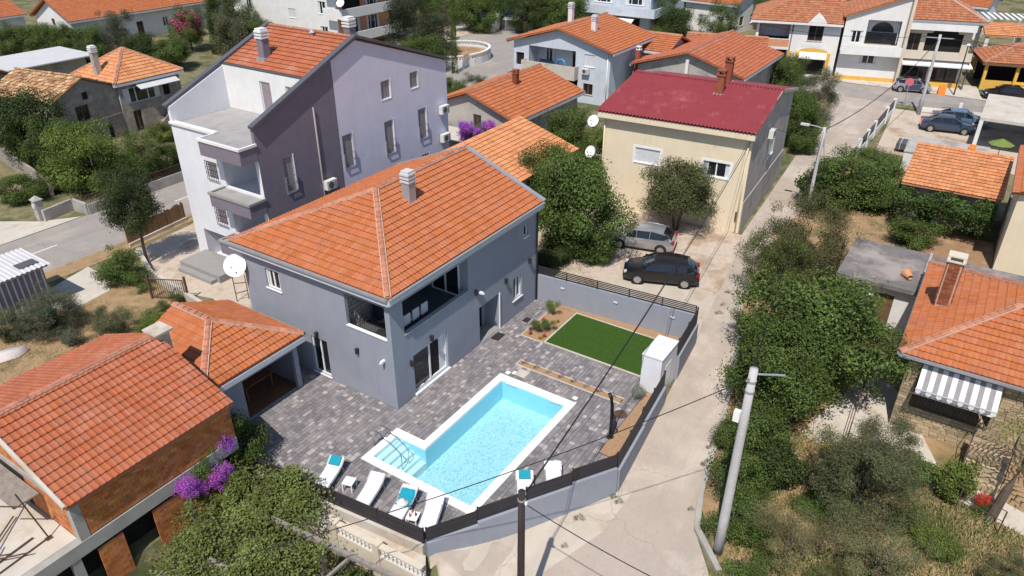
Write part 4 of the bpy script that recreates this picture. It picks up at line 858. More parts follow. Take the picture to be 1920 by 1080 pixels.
# grey house with balcony
h7, _ = gable_house('balcony_house', 'pale grey two-storey house with a deep balcony and swim ring', 48.6, 14.2, 0, 9.5, 11.4, 5.45, 1.75, 'pale_wall', 'tile', [('W', 3.9, 2.75, 5.6, 2.3, 'open'), ('W', 1.7, 3.7, 1.2, 1.2, 'shut'), ('W', 1.8, .9, 1.1, 1.1, 'win+brown'), ('W', 3.6, .1, 4.6, 2.2, 'open'), ('W', 10.1, 2.9, 1.0, 1.3, 'dark'), ('S', 6.4, 3.4, .6, 1.2, 'win+brown')], ov=.6, chim=((3.2, 3.6, 6.1, 7.6, .5, 'shutter', 'sheet_white'), (7.2, 8.6, 6.1, 7.9, .5, 'shutter', 'sheet_white')))
mk('loggia', MB().quad((1.8, 3.9, 2.7), (1.8, 9.5, 2.7), (1.8, 9.5, 5.2), (1.8, 3.9, 5.2)).quad((.1, 3.9, 2.7), (1.8, 3.9, 2.7), (1.8, 3.9, 5.2), (.1, 3.9, 5.2)).quad((.1, 9.5, 2.7), (1.8, 9.5, 2.7), (1.8, 9.5, 5.2), (.1, 9.5, 5.2)), 'pale_wall', h7); mk('balcony_floor', MB().box(-.8, 3.6, 2.5, 1.8, 9.8, 2.7), 'pale_concrete', h7)
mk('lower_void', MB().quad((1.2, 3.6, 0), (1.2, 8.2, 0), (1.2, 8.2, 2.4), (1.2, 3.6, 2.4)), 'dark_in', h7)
mk('parapet', MB().box(-.9, 3.5, 2.3, -.75, 9.9, 3.65).box(-.75, 3.5, 2.3, 0, 3.62, 3.65).box(-.75, 9.78, 2.3, 0, 9.9, 3.65), 'pale_concrete', h7)
window(h7, (1.65, 8.6, 2.75), -math.pi / 2, 1.1, 1.9, 'win+nosill'); window(h7, (1.65, 5.2, 2.72), -math.pi / 2, .9, 2.1, 'door+brown+nosill')
ac_unit('air conditioner on the grey balcony house wall', (48.58, 17.2, 3.0), -math.pi / 2); drainpipe(h7, [(-.06, .25, 5.3), (-.06, .25, .1)], .05, 'white_pvc')
sr = thing('swim_ring', 'light blue inflatable ring leaning on the grey balcony', 'swim ring', (48.3, 19.6, 3.55)); mk('ring', MB().tube([(.1 * math.cos(t), .55 * math.cos(t), .55 * math.sin(t)) for t in th_], .13, 8, False), 'blue_plastic', sr, True)
sf = thing('balcony_sofa', 'dark blue sofa on the grey house balcony', 'sofa', (49.6, 21.4, 2.7), R(90)); mk('seat', MB().box(0, 0, .1, 1.6, .7, .42), 'car_navy', sf); mk('backrest', MB().box(0, -.15, .1, 1.6, -.002, .85), 'car_navy', sf)
h7b, _ = gable_house('rear_wing', 'blue-grey rear wing with short tiled gable behind the balcony house', 56.0, 11.4, 0, 5.6, 13.0, 4.5, 1.2, 'pale_wall', 'tile', [('S', 2.2, 2.6, .7, 1.4, 'win+brown')], axis='y', hip1=True, ov=.5)
h8, _ = gable_house('tiled_house', 'yellowish house with broad orange gable behind the red roof', 52.2, 2.2, 0, 12, 10.6, 3.9, 1.75, 'dirty_shade_cream', 'tile_red', [('W', 2.6, 2.0, 1.6, 1.2, 'dark'), ('W', 5.6, 2., 1.6, 1.2, 'dark'), ('S', 3, 1.2, 1.2, 1.2, 'win+brown')], ov=.6, chim=((1.2, 11.2, 2.5, 4.9, .45, 'brick_red', 'plain_white', False),))  # wall colour greyed to hold the shade of the right-hand wall
mk('gable_post', MB().box(-.5, 5.1, 0, -.3, 5.4, 4.9), 'plain_white', h8)
# ---- old stone house and hipped house on the left
h9, _ = gable_house('stone_house', 'old grey stone house with weathered patchy tile gable', 10.3, 45.6, R(11), 6.4, 7.6, 4.45, 1.4, 'stone_grey', 'tile_old', [('S', 1.9, 2.3, 1.3, 1.3, 'win+brown+nosill'), ('S', 2.7, 4.15, .45, .55, 'dark') if False else ('S', 4.6, .1, .5, 1.4, 'dark')], axis='y', ov=.15, tw=.3, tl=.4, capmat='tile_old', mortar=False, fascia=None, jit=.018)
mk('attic_opening', MB().box(2.9, -.02, 4.0, 3.4, .0, 4.6), 'dark_in', h9); mk('string_course', MB().box(0, -.05, 1.95, 6.4, 0, 2.03), 'stone_grey', h9); drainpipe(h9, [(6.42, -.08, 4.3), (6.42, -.08, .1)], .06, 'galv')
h10, _ = gable_house('hipped_house', 'house with bright hipped tile roof and glazed upper veranda', 16.6, 46.7, 0, 6.2, 6.2, 4.6, 2.15, 'stone_grey', 'tile_pale', [('S', .4, 2.6, 3.6, 1.35, 'win+nosill'), ('S', 4.3, 2.6, .7, 1.6, 'dark'), ('S', .9, .0, .8, 1.9, 'door+brown+nosill')], hip0=True, hip1=True, ov=.35, chim=((.3, 3.0, 4.6, 6.9, .5, 'dirty_shade_cream', 'plain_white'),))
mk('awning', MB().add([(1.6, -.05, 4.3), (5.6, -.05, 4.3), (5.6, -1.0, 3.9), (1.6, -1.0, 3.9), (1.6, -.05, 4.25), (5.6, -.05, 4.25), (5.6, -1.0, 3.85), (1.6, -1.0, 3.85)], [(0, 1, 2, 3), (7, 6, 5, 4), (3, 2, 6, 7)]), 'sheet_white', h10)
for k in range(9): mk('stair_step', MB().box(3.0 + k * .3, -1.1, 0, 3.3 + k * .3, -.05, .25 * (k + 1)), 'concrete', h10)
mk('stair_wall', MB().add([(2.8, -1.2, 0), (5.8, -1.2, 0), (5.8, -1.2, 2.9), (2.8, -1.2, .6), (2.8, -1.1, 0), (5.8, -1.1, 0), (5.8, -1.1, 2.9), (2.8, -1.1, .6)], [(0, 1, 2, 3), (7, 6, 5, 4), (3, 2, 6, 7)]), 'stone_grey', h10)
s1 = thing('flat_shed', 'grey flat-roofed shed behind the old stone house', 'shed', (17.5, 68, 0)); walls(s1, 8, 5.5, 0, 3.0, 'dirty_shade_cream', [('S', 2, .1, 1.6, 2.0, 'dark')]); mk('roof_panel', MB().box(-.8, -1.5, 3.02, 8.6, 6.2, 3.14), 'sheet_white', s1)
gable_house('small_house', 'small house edge with red tiles beside the stone house', 9.0, 57.5, R(11), 4.6, 6, 4.4, 1.2, 'stone_grey', 'tile_red', axis='y', ov=.2, mortar=False, fascia=None)
h11, _ = gable_house('long_house', 'long white house with wide orange roof behind the hedges', 34.5, 86.5, 0, 24, 9, 3.6, 2.5, 'plain_white', 'tile', [('S', 5, 1.0, 1.2, 1.3, 'shut+brown'), ('S', 9, .1, 1., 2.1, 'door+brown'), ('S', 13, 1, 1.2, 1.3, 'win'), ('W', 4.2, 2.6, .8, 1.6, 'win+brown')], ov=.6)
gable_house('white_cottage', 'white cottage corner with reddish roof beyond the long house', 26, 100, 0, 9, 8, 3.2, 1.6, 'plain_white', 'tile', [('S', 4, 1, 1, 1.2, 'win'), ('W', 3, 1, 1, 1.2, 'win')], ov=.4)
# white apartment house at the back
h12 = thing('white_apartments', 'white apartment house with long balconies and orange walls', 'house', (54, 57, 0)); walls(h12, 10, 21, 0, 8.2, 'plain_white', [('W', 17, 3.6, 1.4, 1.4, 'win'), ('W', 8, 3.2, 1.4, 1.2, 'shut'), ('W', 2.0, 1.0, 1.5, 1.6, 'win'), ('W', 2, 4.2, 1.5, 1.6, 'win'), ('S', 1.0, 4.8, 3.5, 1.9, 'dark'), ('S', 5.5, 4.8, 2.5, 1.9, 'win'), ('S', 1., 1.6, 3.2, 1.9, 'win'), ('S', 5.4, 1.6, 2.6, 1.9, 'win')], mats={'S': 'orange_wall'})
for z in (1.2, 4.3, 7.2):
    mk('balcony_slab', MB().box(-1.2, -2.0, z - .25, 10.4, -.001, z), 'plain_white', h12); mk('balcony_front', MB().box(-1.2, -2.0, z + .001, 10.4, -1.85, z + .95).box(-1.2, -1.85, z + .001, -1.05, 1.4, z + .95), 'plain_white', h12)
mk('roof_slab', MB().box(-.5, -2.2, 8.2, 10.5, 21.4, 8.5), 'plain_white', h12)
dish(None, 'satellite dish on a mast above the apartment house ridge', (52.6, 54.8, 6.2), (-.7, -.2, .5), .55, (54, 57, 5.8))
# concrete building top centre
h13 = thing('concrete_building', 'grey concrete building with long balcony and white awning', 'house', (84, 25.6, 0)); walls(h13, 14, 12, 0, 6.5, 'pale_wall', [('W', 1, 4.2, 3, 1.8, 'win'), ('W', 6, 4.2, 3, 1.8, 'win'), ('W', 1.5, .2, 8, 2.2, 'dark'), ('S', 2, 4.2, 3, 1.8, 'win'), ('S', 2, .4, 5, 2., 'dark')]); mk('balcony', MB().box(-2, -1.5, 2.9, 14, -.001, 3.2).box(-2, 0, 2.9, -.001, 12, 3.2).box(-2, -1.5, 3.2, 14, -1.35, 4.1).box(-2, -1.35, 3.2, -1.85, 12, 4.1), 'pale_wall', h13)
mk('awning', MB().add([(-2, 1.5, 2.6), (-2, 5.5, 2.6), (-3.6, 5.5, 1.9), (-3.6, 1.5, 1.9)], [(0, 1, 2, 3)]), 'awn_white', h13); mk('flat_roof', MB().box(-.6, -.6, 6.5, 14.4, 12.4, 6.8), 'concrete', h13)
# ---- row of cafes along the street
CR = math.atan2(-17, 4.2); e_ = Vector((math.cos(CR), math.sin(CR), 0)); CO = Vector((72.5, 2.0, 0))
def cafe(name, label, s): return thing(name, label, 'house', CO + e_ * s, CR)
r1 = cafe('yellow_pillar_house', 'white corner house with yellow pillars and dark hipped tiles', -4.9)
walls(r1, 9.1, 9, 0, 5.85, 'plain_white', [('S', .3, 4.0, 3.4, 1.6, 'open'), ('S', .3, .2, 3.4, 2.7, 'dark'), ('S', 5.7, 4.0, 1.6, 1.7, 'win+brown'), ('S', 5.1, .2, 2.9, 2.5, 'dark'), ('W', 1, 4, 3, 1.5, 'dark')], skip='')
mk('loggia', MB().quad((.3, 1.8, 4), (3.7, 1.8, 4), (3.7, 1.8, 5.7), (.3, 1.8, 5.7)).quad((3.7, .1, 4.), (3.7, 1.8, 4.), (3.7, 1.8, 5.7), (3.7, .1, 5.7)), 'pale_wall', r1)
mk('balcony', MB().box(-.9, -.9, 3.0, 3.8, -.001, 3.3), 'plain_white', r1); mk('balcony_front', MB().box(-.9, -.9, 3.301, 3.8, -.78, 4.1).box(-.9, -.78, 3.301, -.78, .0, 4.1), 'orange_wall', r1)
for x in (3.9, 4.75, 8.1): mk('pillar', MB().box(x, -.45, 0, x + .38, -.002, 2.75), 'yellow_wall', r1); mk('pillar', MB().box(-.8, -.8, 0, -.4, -.4, 3.0), 'yellow_wall', r1) if x == 3.9 else None
mk('awning', MB().add([(5.1, -.05, 2.75), (8.1, -.05, 2.75), (8.1, -.75, 2.2), (5.1, -.75, 2.2), (5.1, -.75, 2.1), (8.1, -.75, 2.1)], [(0, 1, 2, 3), (3, 2, 5, 4)]), 'awn_white', r1)
ar = MB(); 
for k in range(10): t0, t1 = math.pi * k / 10, math.pi * (k + 1) / 10; c0, c1 = math.cos(t0), math.cos(t1); ar.quad((6.6 + 1.6 * c0, -.02, 2.75), (6.6 + 1.6 * c0, -.02, 2.75 + .45 * math.sin(t0)), (6.6 + 1.6 * c1, -.02, 2.75 + .45 * math.sin(t1)), (6.6 + 1.6 * c1, -.02, 2.75))
mk('arch_panel', ar, 'yellow_wall', r1)
for x0, x1, z0, z1 in ((3.9, 5.4, 5.2, 5.6), (7.6, 8.9, 5.1, 5.6), (5.2, 7.3, 3.3, 3.6)): mk('wall_panel', MB().box(x0, -.015, z0, x1, -.001, z1), 'shutter', r1)
pl, cp, ed = hip_gable(9.1, 9, 6.05, 2.5, .7, 'x', True, False, gov=.1); tiled_roof(r1, pl, cp, 'tile_dark', .3, .42, 0, fascia='plain_white', edges=ed, capmat='tile_dark')
mk('dormer', MB().add([(5.3, -.75, 5.9), (7.7, -.75, 5.9), (6.5, -.75, 6.85), (5.3, 1.6, 6.2), (7.7, 1.6, 6.2), (6.5, 1.6, 6.95)], [(0, 1, 2), (0, 2, 5, 3), (2, 1, 4, 5)]), 'plain_white', r1); drainpipe(r1, [(4.0, -.1, 5.8), (3.9, -.1, .2)], .06, 'dark_grey')
r2 = cafe('arched_window_house', 'white house with arched windows, slanting roofline and orange base', 4.5)
mk('wall', wallmesh(6.3, 0, 6.9, [(.7, 4.1, 1.3, 1.3), (2.3, 4.0, 3.4, 2.6), (2.2, 1.9, 1.8, 1.2)], top=[(0, 6.9), (6.3, 6.9), (6.3, 9.3)]), 'plain_white', r2)
for x, z, w, h in ((.7, 4.1, 1.3, 1.3), (2.2, 1.9, 1.8, 1.2)): window(r2, (x, 0, z), 0, w, h, 'win+nosill')
mk('recess_wall', MB().quad((2.3, .9, 4), (5.7, .9, 4), (5.7, .9, 6.6), (2.3, .9, 6.6)), 'shutter', r2)
arc = MB(); arc.poly([(4.0 + 1.15 * math.cos(math.pi * k / 12), .85, 5.25 + 1.05 * math.sin(math.pi * k / 12)) for k in range(13)]); arc.quad((2.4, .86, 4.0), (5.6, .86, 4.0), (5.6, .86, 5.2), (2.4, .86, 5.2)); mk('arched_glazing', arc, 'glass', r2)
a2 = MB(); a2.poly([(3.1 + .75 * math.cos(math.pi * k / 10), -.01, 3.15 + .35 * math.sin(math.pi * k / 10)) for k in range(11)]); mk('arch_light', a2, 'dark_in', r2)
mk('balcony', MB().box(0, -1.1, 3.0, 6.3, -.001, 3.25), 'plain_white', r2); mk('balcony_front', MB().box(0, -1.1, 3.251, 6.3, -1.0, 4.0), 'plain_white', r2); mk('base_band', MB().box(-.02, -.03, 0, 6.32, -.001, .45), 'yellow_wall', r2)
mk('wall', MB().quad((0, 9, 0), (0, 0, 0), (0, 0, 6.9), (0, 9, 6.9)), 'plain_white', r2)
tiled_roof(r2, [[(-.3, 9, 6.85), (-.3, -.35, 6.85), (6.3, -.35, 9.4), (6.3, 9, 9.4)]], [], 'tile_dark', .3, .42, 0)
mk('divider_wall', MB().box(6.2, -1.2, 0, 6.5, 9, 9.6), 'beige', r2)
r3 = cafe('glazed_cafe', 'cafe house with glazed ground floor and dark arched loggia', 11.0)
walls(r3, 6.3, 8, 0, 6.9, 'beige', [('S', 1.9, 3.6, 3.6, 2.0, 'dark'), ('S', .2, 3.5, 1.2, 2.0, 'win+brown'), ('S', .3, .5, 2.6, 2.0, 'win+brown'), ('S', 3.1, .5, 2.8, 2.0, 'win+brown'), ('E', 1, 3.6, 3, 2, 'dark')])
mk('arch_light', MB().poly([(3.7 + 1.3 * math.cos(math.pi * k / 12), -.01, 5.4 + .9 * math.sin(math.pi * k / 12)) for k in range(13)]), 'dark_in', r3)
mk('upper_fascia', MB().box(-.1, -.9, 6.0, 6.6, -.75, 6.9).box(-.1, -.75, 6.75, 6.6, 0, 6.9), 'plain_white', r3); mk('balcony', MB().box(0, -1.1, 3.0, 6.6, -.001, 3.2).box(0, -1.1, 3.2, 6.6, -1., 3.9), 'beige', r3)
mk('awning', MB().add([(0, -.1, 3.0), (6.6, -.1, 3.0), (6.9, -1.5, 2.5), (0, -1.5, 2.5), (0, -1.5, 2.35), (6.9, -1.5, 2.35)], [(0, 1, 2, 3), (3, 2, 5, 4)]), 'awn_white', r3); mk('flower_ledge', MB().box(.2, -.5, 0, 6.2, -.002, .5), 'yellow_wall', r3)
mk('downpipe', MB().tube([(6.5, -1.0, 6.8), (6.5, -1., 0)], .08, 8), 'dark_grey', r3)
pl, cp, ed = hip_gable(6.3, 8, 7.05, 2.4, .9, 'x', False, True, gov=0.); tiled_roof(r3, pl, cp, 'tile_dark', .3, .42, 0, fascia='galv', edges=ed, capmat='mortar')
pv1 = cafe('cafe_pavilion', 'cafe pavilion with orange posts and hipped tiles behind the black car', 19.5); 
pl, cp, ed = hip_gable(9, 6, 3.0, 1.5, .5, 'x', True, False); tiled_roof(pv1, pl, cp, 'tile_dark', .3, .42, 0, fascia='wood', edges=ed)
for x in (0, 3, 6, 9):
    for y in (0, 6): mk('post', MB().box(x - .15, y - .15, 0, x + .15, y + .15, 2.95), 'yellow_wall', pv1)
mk('counter', MB().box(.2, .2, 0, 8.8, .4, 1.0), 'yellow_wall', pv1); mk('back_wall', MB().box(.2, 5.4, 0, 8.8, 5.6, 2.9), 'dark_in', pv1)
pv2 = cafe('terrace_roof', 'low bright orange tiled patio roof with a white pillar', 20.5); pv2.location += Vector((9.5, 2, 0)); pl, cp, ed = hip_gable(9, 5, 4.2, .9, .4, 'x', False, False); tiled_roof(pv2, pl, cp, 'tile_pale', .3, .42, 0)
for x in (0, 4.5, 9):
    for y in (0, 5): mk('post', MB().box(x - .2, y - .2, 0, x + .2, y + .2, 4.15), 'plain_white', pv2)
pg = cafe('slat_pergola', 'white slatted pergola roof beyond the cafe terrace', 17.5); pg.location += Vector((19, 4, 0))
for k in range(14): mk('slat', MB().box(k * .7, -.1, 4.5, k * .7 + .35, 5, 4.6), 'plain_white', pg)
for x in (0.1, 9): mk('post', MB().box(x, 0, 0, x + .2, .2, 4.5), 'plain_white', pg); mk('post', MB().box(x, 4.7, 0, x + .2, 4.9, 4.5), 'plain_white', pg)
rk = thing('red_kiosk', 'small red kiosk with white panel behind the slatted pergola', 'kiosk', (108, -22, 0), CR); mk('body', MB().box(0, 0, 0, 8, 4, 3.4), 'red_paint', rk); mk('panel', MB().box(4, -.03, .8, 8, -.001, 2.6), 'white_pvc', rk); mk('roof_slab', MB().box(-.2, -.3, 3.4, 8.2, 4.2, 3.6), 'red_paint', rk)
gable_house('corner_tile_roof', 'low shop with a reddish roof left of the yellow pillars', 74, 6.5, CR + math.pi, 8, 7, 3.0, 1.2, 'dirty_shade_cream', 'tile_dark', ov=.6)
# ---- right-hand houses
sh_ = thing('stone_veranda_house', 'stone house with orange hipped roof, brick chimney and striped awning', 'house', (11.2, -27.4, 0))
walls(sh_, 8.6, 8.9, -.6, 3.62, 'stone', [('W', 5.5, 1.15, 2.9, 2.2, 'open')]); bpy.context.view_layer.update()
pl, cp, ed = hip_gable(8.6, 8.9, 3.75, 2.0, .42, 'x', True, True)
pl, cp, ed = hip_gable(8.6, 18, 3.75, 2.0, .42, 'y', False, True)
mv = lambda P: tuple(Vector(P) + Vector((0, -9.1, 0)))
tiled_roof(sh_, [[mv(p) for p in P] for P in pl], [(mv(a), mv(b)) for a, b in cp], 'tile', .21, .35, 300)
r_ = [o for o in sh_.children if o.name.startswith('roof')][0]
for a, b in ((mv((-.42, 0, 3.75)), mv((-.42, 18.42, 3.75))), (mv((-.42, 18.42, 3.75)), mv((9.02, 18.42, 3.75)))):
    mk('gutter', MB().beam(Vector(a) + Vector((0, 0, -.08)), Vector(b) + Vector((0, 0, -.08)), .16, .12), 'galv', r_); mk('soffit', MB().beam(Vector(a) + Vector((0.25 if a[0] == b[0] else 0, -.0 if a[0] == b[0] else -.2, -.2)), Vector(b) + Vector((.25 if a[0] == b[0] else 0, 0 if a[0] == b[0] else -.2, -.2)), .4, .06), 'eave_white', r_)
mk('veranda', MB().quad((.17, 8.4, 1.1), (2.2, 8.4, 1.1), (2.2, 5.5, 1.1), (.17, 5.5, 1.1)).quad((2.2, 8.4, 1.1), (2.2, 8.4, 3.5), (2.2, 5.5, 3.5), (2.2, 5.5, 1.1)).quad((.17, 8.4, 1.1), (2.2, 8.4, 1.1), (2.2, 8.4, 3.5), (.17, 8.4, 3.5)), 'stone', sh_)
def stones(parent, poly_w, z0, z1, o, rz, nobj):
    poses = []; M = Matrix.Translation(o) @ Matrix.Rotation(rz, 4, 'Z'); m3 = np.array(M.to_3x3()); z = z0
    while z < z1 - .05:
        h = min(random.uniform(.12, .19), z1 - z); x = 0
        while x < poly_w - .03:
            l = min(random.uniform(.2, .5), poly_w - x); p = M @ Vector((x + l / 2, random.uniform(-.012, .012), z + h / 2)); poses.append((np.array(p), m3 @ np.diag([l - .02, 1, h - .018]))); x += l
        z += h
    V = np.array([(x, y, zz) for x in (-.5, .5) for y in (-.045, .02) for zz in (-.5, .5)]); V[[0, 1, 4, 5], 0] *= .94; V[[0, 1, 4, 5], 2] *= .9
    Fq = np.array([(0, 4, 5, 1), (0, 1, 3, 2), (4, 6, 7, 5), (1, 5, 7, 3), (0, 2, 6, 4)]); spread(parent, 'wall_stone', (V, Fq), poses, 'stone', nobj, parent.matrix_world)
stones(sh_, 8.9, -.3, 1.1, (0, 8.9, 0), -math.pi / 2, 110); stones(sh_, .5, 1.1, 3.6, (0, 8.9, 0), -math.pi / 2, 40); stones(sh_, 5.4, 1.1, 3.6, (0, 5.4, 0), -math.pi / 2, 90); stones(sh_, 4, -.3, 3.6, (8.6, 8.9, 0), math.pi, 0)
aw = MB(); n_ = 15
awn = thing('striped_awning', 'grey and white striped awning over the stone veranda', 'awning', (11.2, -27.4, 0))
for k in range(n_):
    y0, y1 = 8.35 - k * .19, 8.35 - (k + 1) * .19; mk('stripe', MB().add([(-.05, y0, 3.3), (-.05, y1, 3.3), (-1.15, y1, 2.72), (-1.15, y0, 2.72), (-1.15, (y0 + y1) / 2, 2.52), (-1.15, y0, 2.58), (-1.15, y1, 2.58)], [(0, 1, 2, 3), (3, 2, 6, 4, 5)]), 'awn_white' if k % 2 == 0 else 'awn_grey', awn)
mk('front_bar', MB().tube([(-1.14, 8.38, 2.74), (-1.14, 5.48, 2.74)], .03, 6), 'alu', awn); mk('arm', MB().tube([(0, 8.3, 2.4), (-1.12, 8.3, 2.7)], .02, 5).tube([(0, 5.6, 2.4), (-1.12, 5.6, 2.7)], .02, 5), 'alu', awn)
rl = thing('veranda_railing', 'white and dark lattice railing of the stone veranda', 'railing', (11.1, -27.4, 0))
mk('top_rail', MB().beam((0, 8.4, 1.85), (0, 5.5, 1.85), .05, .05), 'white_pvc', rl); mk('bottom_rail', MB().beam((0, 8.4, 1.2), (0, 5.5, 1.2), .04, .04), 'dark_metal', rl)
for k in range(22):
    y = 8.35 - k * .13; mk('lattice_bar', MB().beam((0, y, 1.22), (0, y - .13, 1.83), .02, .02).beam((.0, y - .13, 1.22), (.0, y, 1.83), .018, .018), 'dark_metal', rl)
cb = thing('brick_chimney', 'tall red brick chimney with white cap on the stone house roof', 'chimney', at(1768, 566, 4.3))
poses = [(np.array((sx * .2 if f in (0, 1) else (-.24 if f == 2 else .24), (-.3 if f == 0 else .3) if f in (0, 1) else sx * .2, .06 + j * .09)), np.eye(3) if f in (0, 1) else np.array([[0, -1., 0], [1., 0, 0], [0, 0, 1.]])) for j in range(22) for f in range(4) for sx in (-.55, .55)]
mk('core', MB().box(-.22, -.28, -.3, .22, .28, 2.0), 'mortar', cb); bpy.context.view_layer.update()
spread(cb, 'brick', (np.array([(x, y, z) for x in (-.1, .1) for y in (-.035, .035) for z in (-.037, .037)]), np.array([(0, 4, 5, 1), (0, 1, 3, 2), (4, 6, 7, 5), (1, 5, 7, 3), (0, 2, 6, 4), (2, 3, 7, 6)])), poses, 'brick_red', 150, cb.matrix_world)
for z in (2.05, 2.3): mk('cap_slab', MB().box(-.3, -.36, z, .3, .36, z + .06), 'beige', cb)
mk('cap_pier', MB().box(-.3, -.36, 2.12, -.18, -.24, 2.3).box(.18, .24, 2.12, .3, .36, 2.3).box(-.3, .24, 2.12, -.18, .36, 2.3).box(.18, -.36, 2.12, .3, -.24, 2.3), 'plain_white', cb)
ob = thing('flat_outbuilding', 'whitewashed outbuilding with cracked grey flat roof and wooden door', 'shed', (19.1, -18.0, 0)); walls(ob, 4.4, 3.6, -.2, 2.5, 'plain_white', [('W', 1.0, 0, .95, 2.0, 'door+brown+nosill')]); mk('flat_roof', MB().box(-.4, -.1, 2.5, 4.6, 3.9, 2.72), 'dark_concrete', ob)
tag(mk('door_leaf', MB().box(.07, 1.05, .05, .12, 1.9, 1.95), 'wood', ob)); mk('roof_kerb', MB().box(-.3, -.05, 2.722, 4.5, .1, 2.86), 'concrete', ob)
o2 = thing('flat_annex', 'dark flat-roofed annex between the outbuilding and stone house', 'shed', (19.3, -22.3, 0)); walls(o2, 4.3, 4.2, -.2, 2.4, 'plain_white', []); mk('flat_roof', MB().box(-.3, -.3, 2.4, 4.6, 4.15, 2.58), 'dark_concrete', o2)
pt = thing('clay_pot', 'terracotta pot lying on the grey flat roof', 'pot', (20.0, -17.3, 2.9), R(30)); mb = MB().lathe([(.12, -.25), (.16, -.2), (.2, .2), (.23, .21), (.23, .28), (.18, .28)], (0, 0, 0), 'x', 14); mk('pot_body', mb, 'orange_wall', pt, True); mk('pot_rim', MB().lathe([(.2, .22), (.25, .22), (.25, .3), (.2, .3)], (0, 0, 0), 'x', 14), 'orange_wall', pt)
os_ = thing('tiled_shed', 'low shed with mottled bright orange single-pitch roof', 'shed', (35.2, -20.4, 0)); walls(os_, 5.0, 5.5, -.2, 2.45, 'stone_grey', [('W', 3.2, .0, 1.0, 1.9, 'dark')])
tiled_roof(os_, [[(-.4, 5.6, 2.6), (-.4, -.3, 2.6), (5.0, -.3, 3.9), (5.0, 5.6, 3.9)]], [], 'tile_pale', .26, .4, 100); mk('back_wall', MB().box(5.0, -.2, 0, 5.15, 5.5, 3.8), 'plain_white', os_)
cr = thing('cream_side_house', 'cream house corner beside the brown yard', 'house', (29.4, -33, 0)); walls(cr, 9, 11.8, -.2, 5.0, 'cream', [('W', 4, 2.8, 1.2, 1.4, 'shut'), ('N', 3, 2.6, .5, .9, 'win')]); pl, cp, ed = hip_gable(9, 11.8, 5.15, 1.8, .35, 'x', False, False); tiled_roof(cr, [[(a_, b_, c_) for a_, b_, c_ in P] for P in pl], cp, 'tile', .28, .4, 0, fascia='galv', edges=ed)
cb2 = thing('white_carport', 'white concrete carport with flat pale roof beside the parked saloons', 'carport', (53.5, -25, 0)); mk('roof_slab', MB().box(0, 0, 2.7, 9, 7, 2.95), 'pale_concrete', cb2)
for x in (0, 8.7):
    for y in (0, 6.7): mk('pillar', MB().box(x, y, 0, x + .3, y + .3, 2.7), 'plain_white', cb2)
mk('back_wall', MB().box(8.75, .3, 0, 8.95, 6.7, 2.7), 'dirty_shade_cream', cb2)
pw = thing('low_wall_enclosure', 'pale rectangular block with speckled flat top behind the orange shed', 'block wall', (45.3, -19.3, 0)); mk('body', MB().box(0, 0, 0, 4.6, 5.6, 1.5), 'plain_white', pw); mk('top_slab', MB().box(-.05, -.05, 1.501, 4.65, 5.65, 1.58), 'dirty_shade_cream', pw)

for k, (x, y, L, Wd, H, lab) in enumerate(((92, 16, 9, 8, 4.2, 'far white house with orange gable beyond the yellow pillar house'), (104, 2, 10, 9, 5.5, 'tall far house with orange roof behind the arched window house'), (106, 30, 9, 8, 4.0, 'far house with orange roof right of the concrete building'), (98, 62, 10, 8, 4.0, 'far cottage with orange roof behind the kiosks'), (72, 84, 10, 8, 4.4, 'far house with orange roof behind the white apartments'), (118, 14, 10, 9, 5., 'white house with orange gable standing behind the tall far house'), (108, -14, 9, 8, 4.4, 'far house with orange roof behind the red kiosk'))):
    gable_house('distant_house', lab, x, y, R(8 * (k % 3) - 8), L, Wd, H, 1.7, ('plain_white', 'beige', 'pale_wall')[k % 3], ('tile', 'tile_red', 'tile_pale')[k % 3], [('W', 1.5, 1, 1.2, 1.3, 'win'), ('W', 4.5, 1, 1.2, 1.3, 'shut'), ('S', 2, 1, 1.2, 1.3, 'win+brown'), ('S', 5.5, 1, 1.2, 1.3, 'win')], axis='x' if k % 2 else 'y', ov=.5)
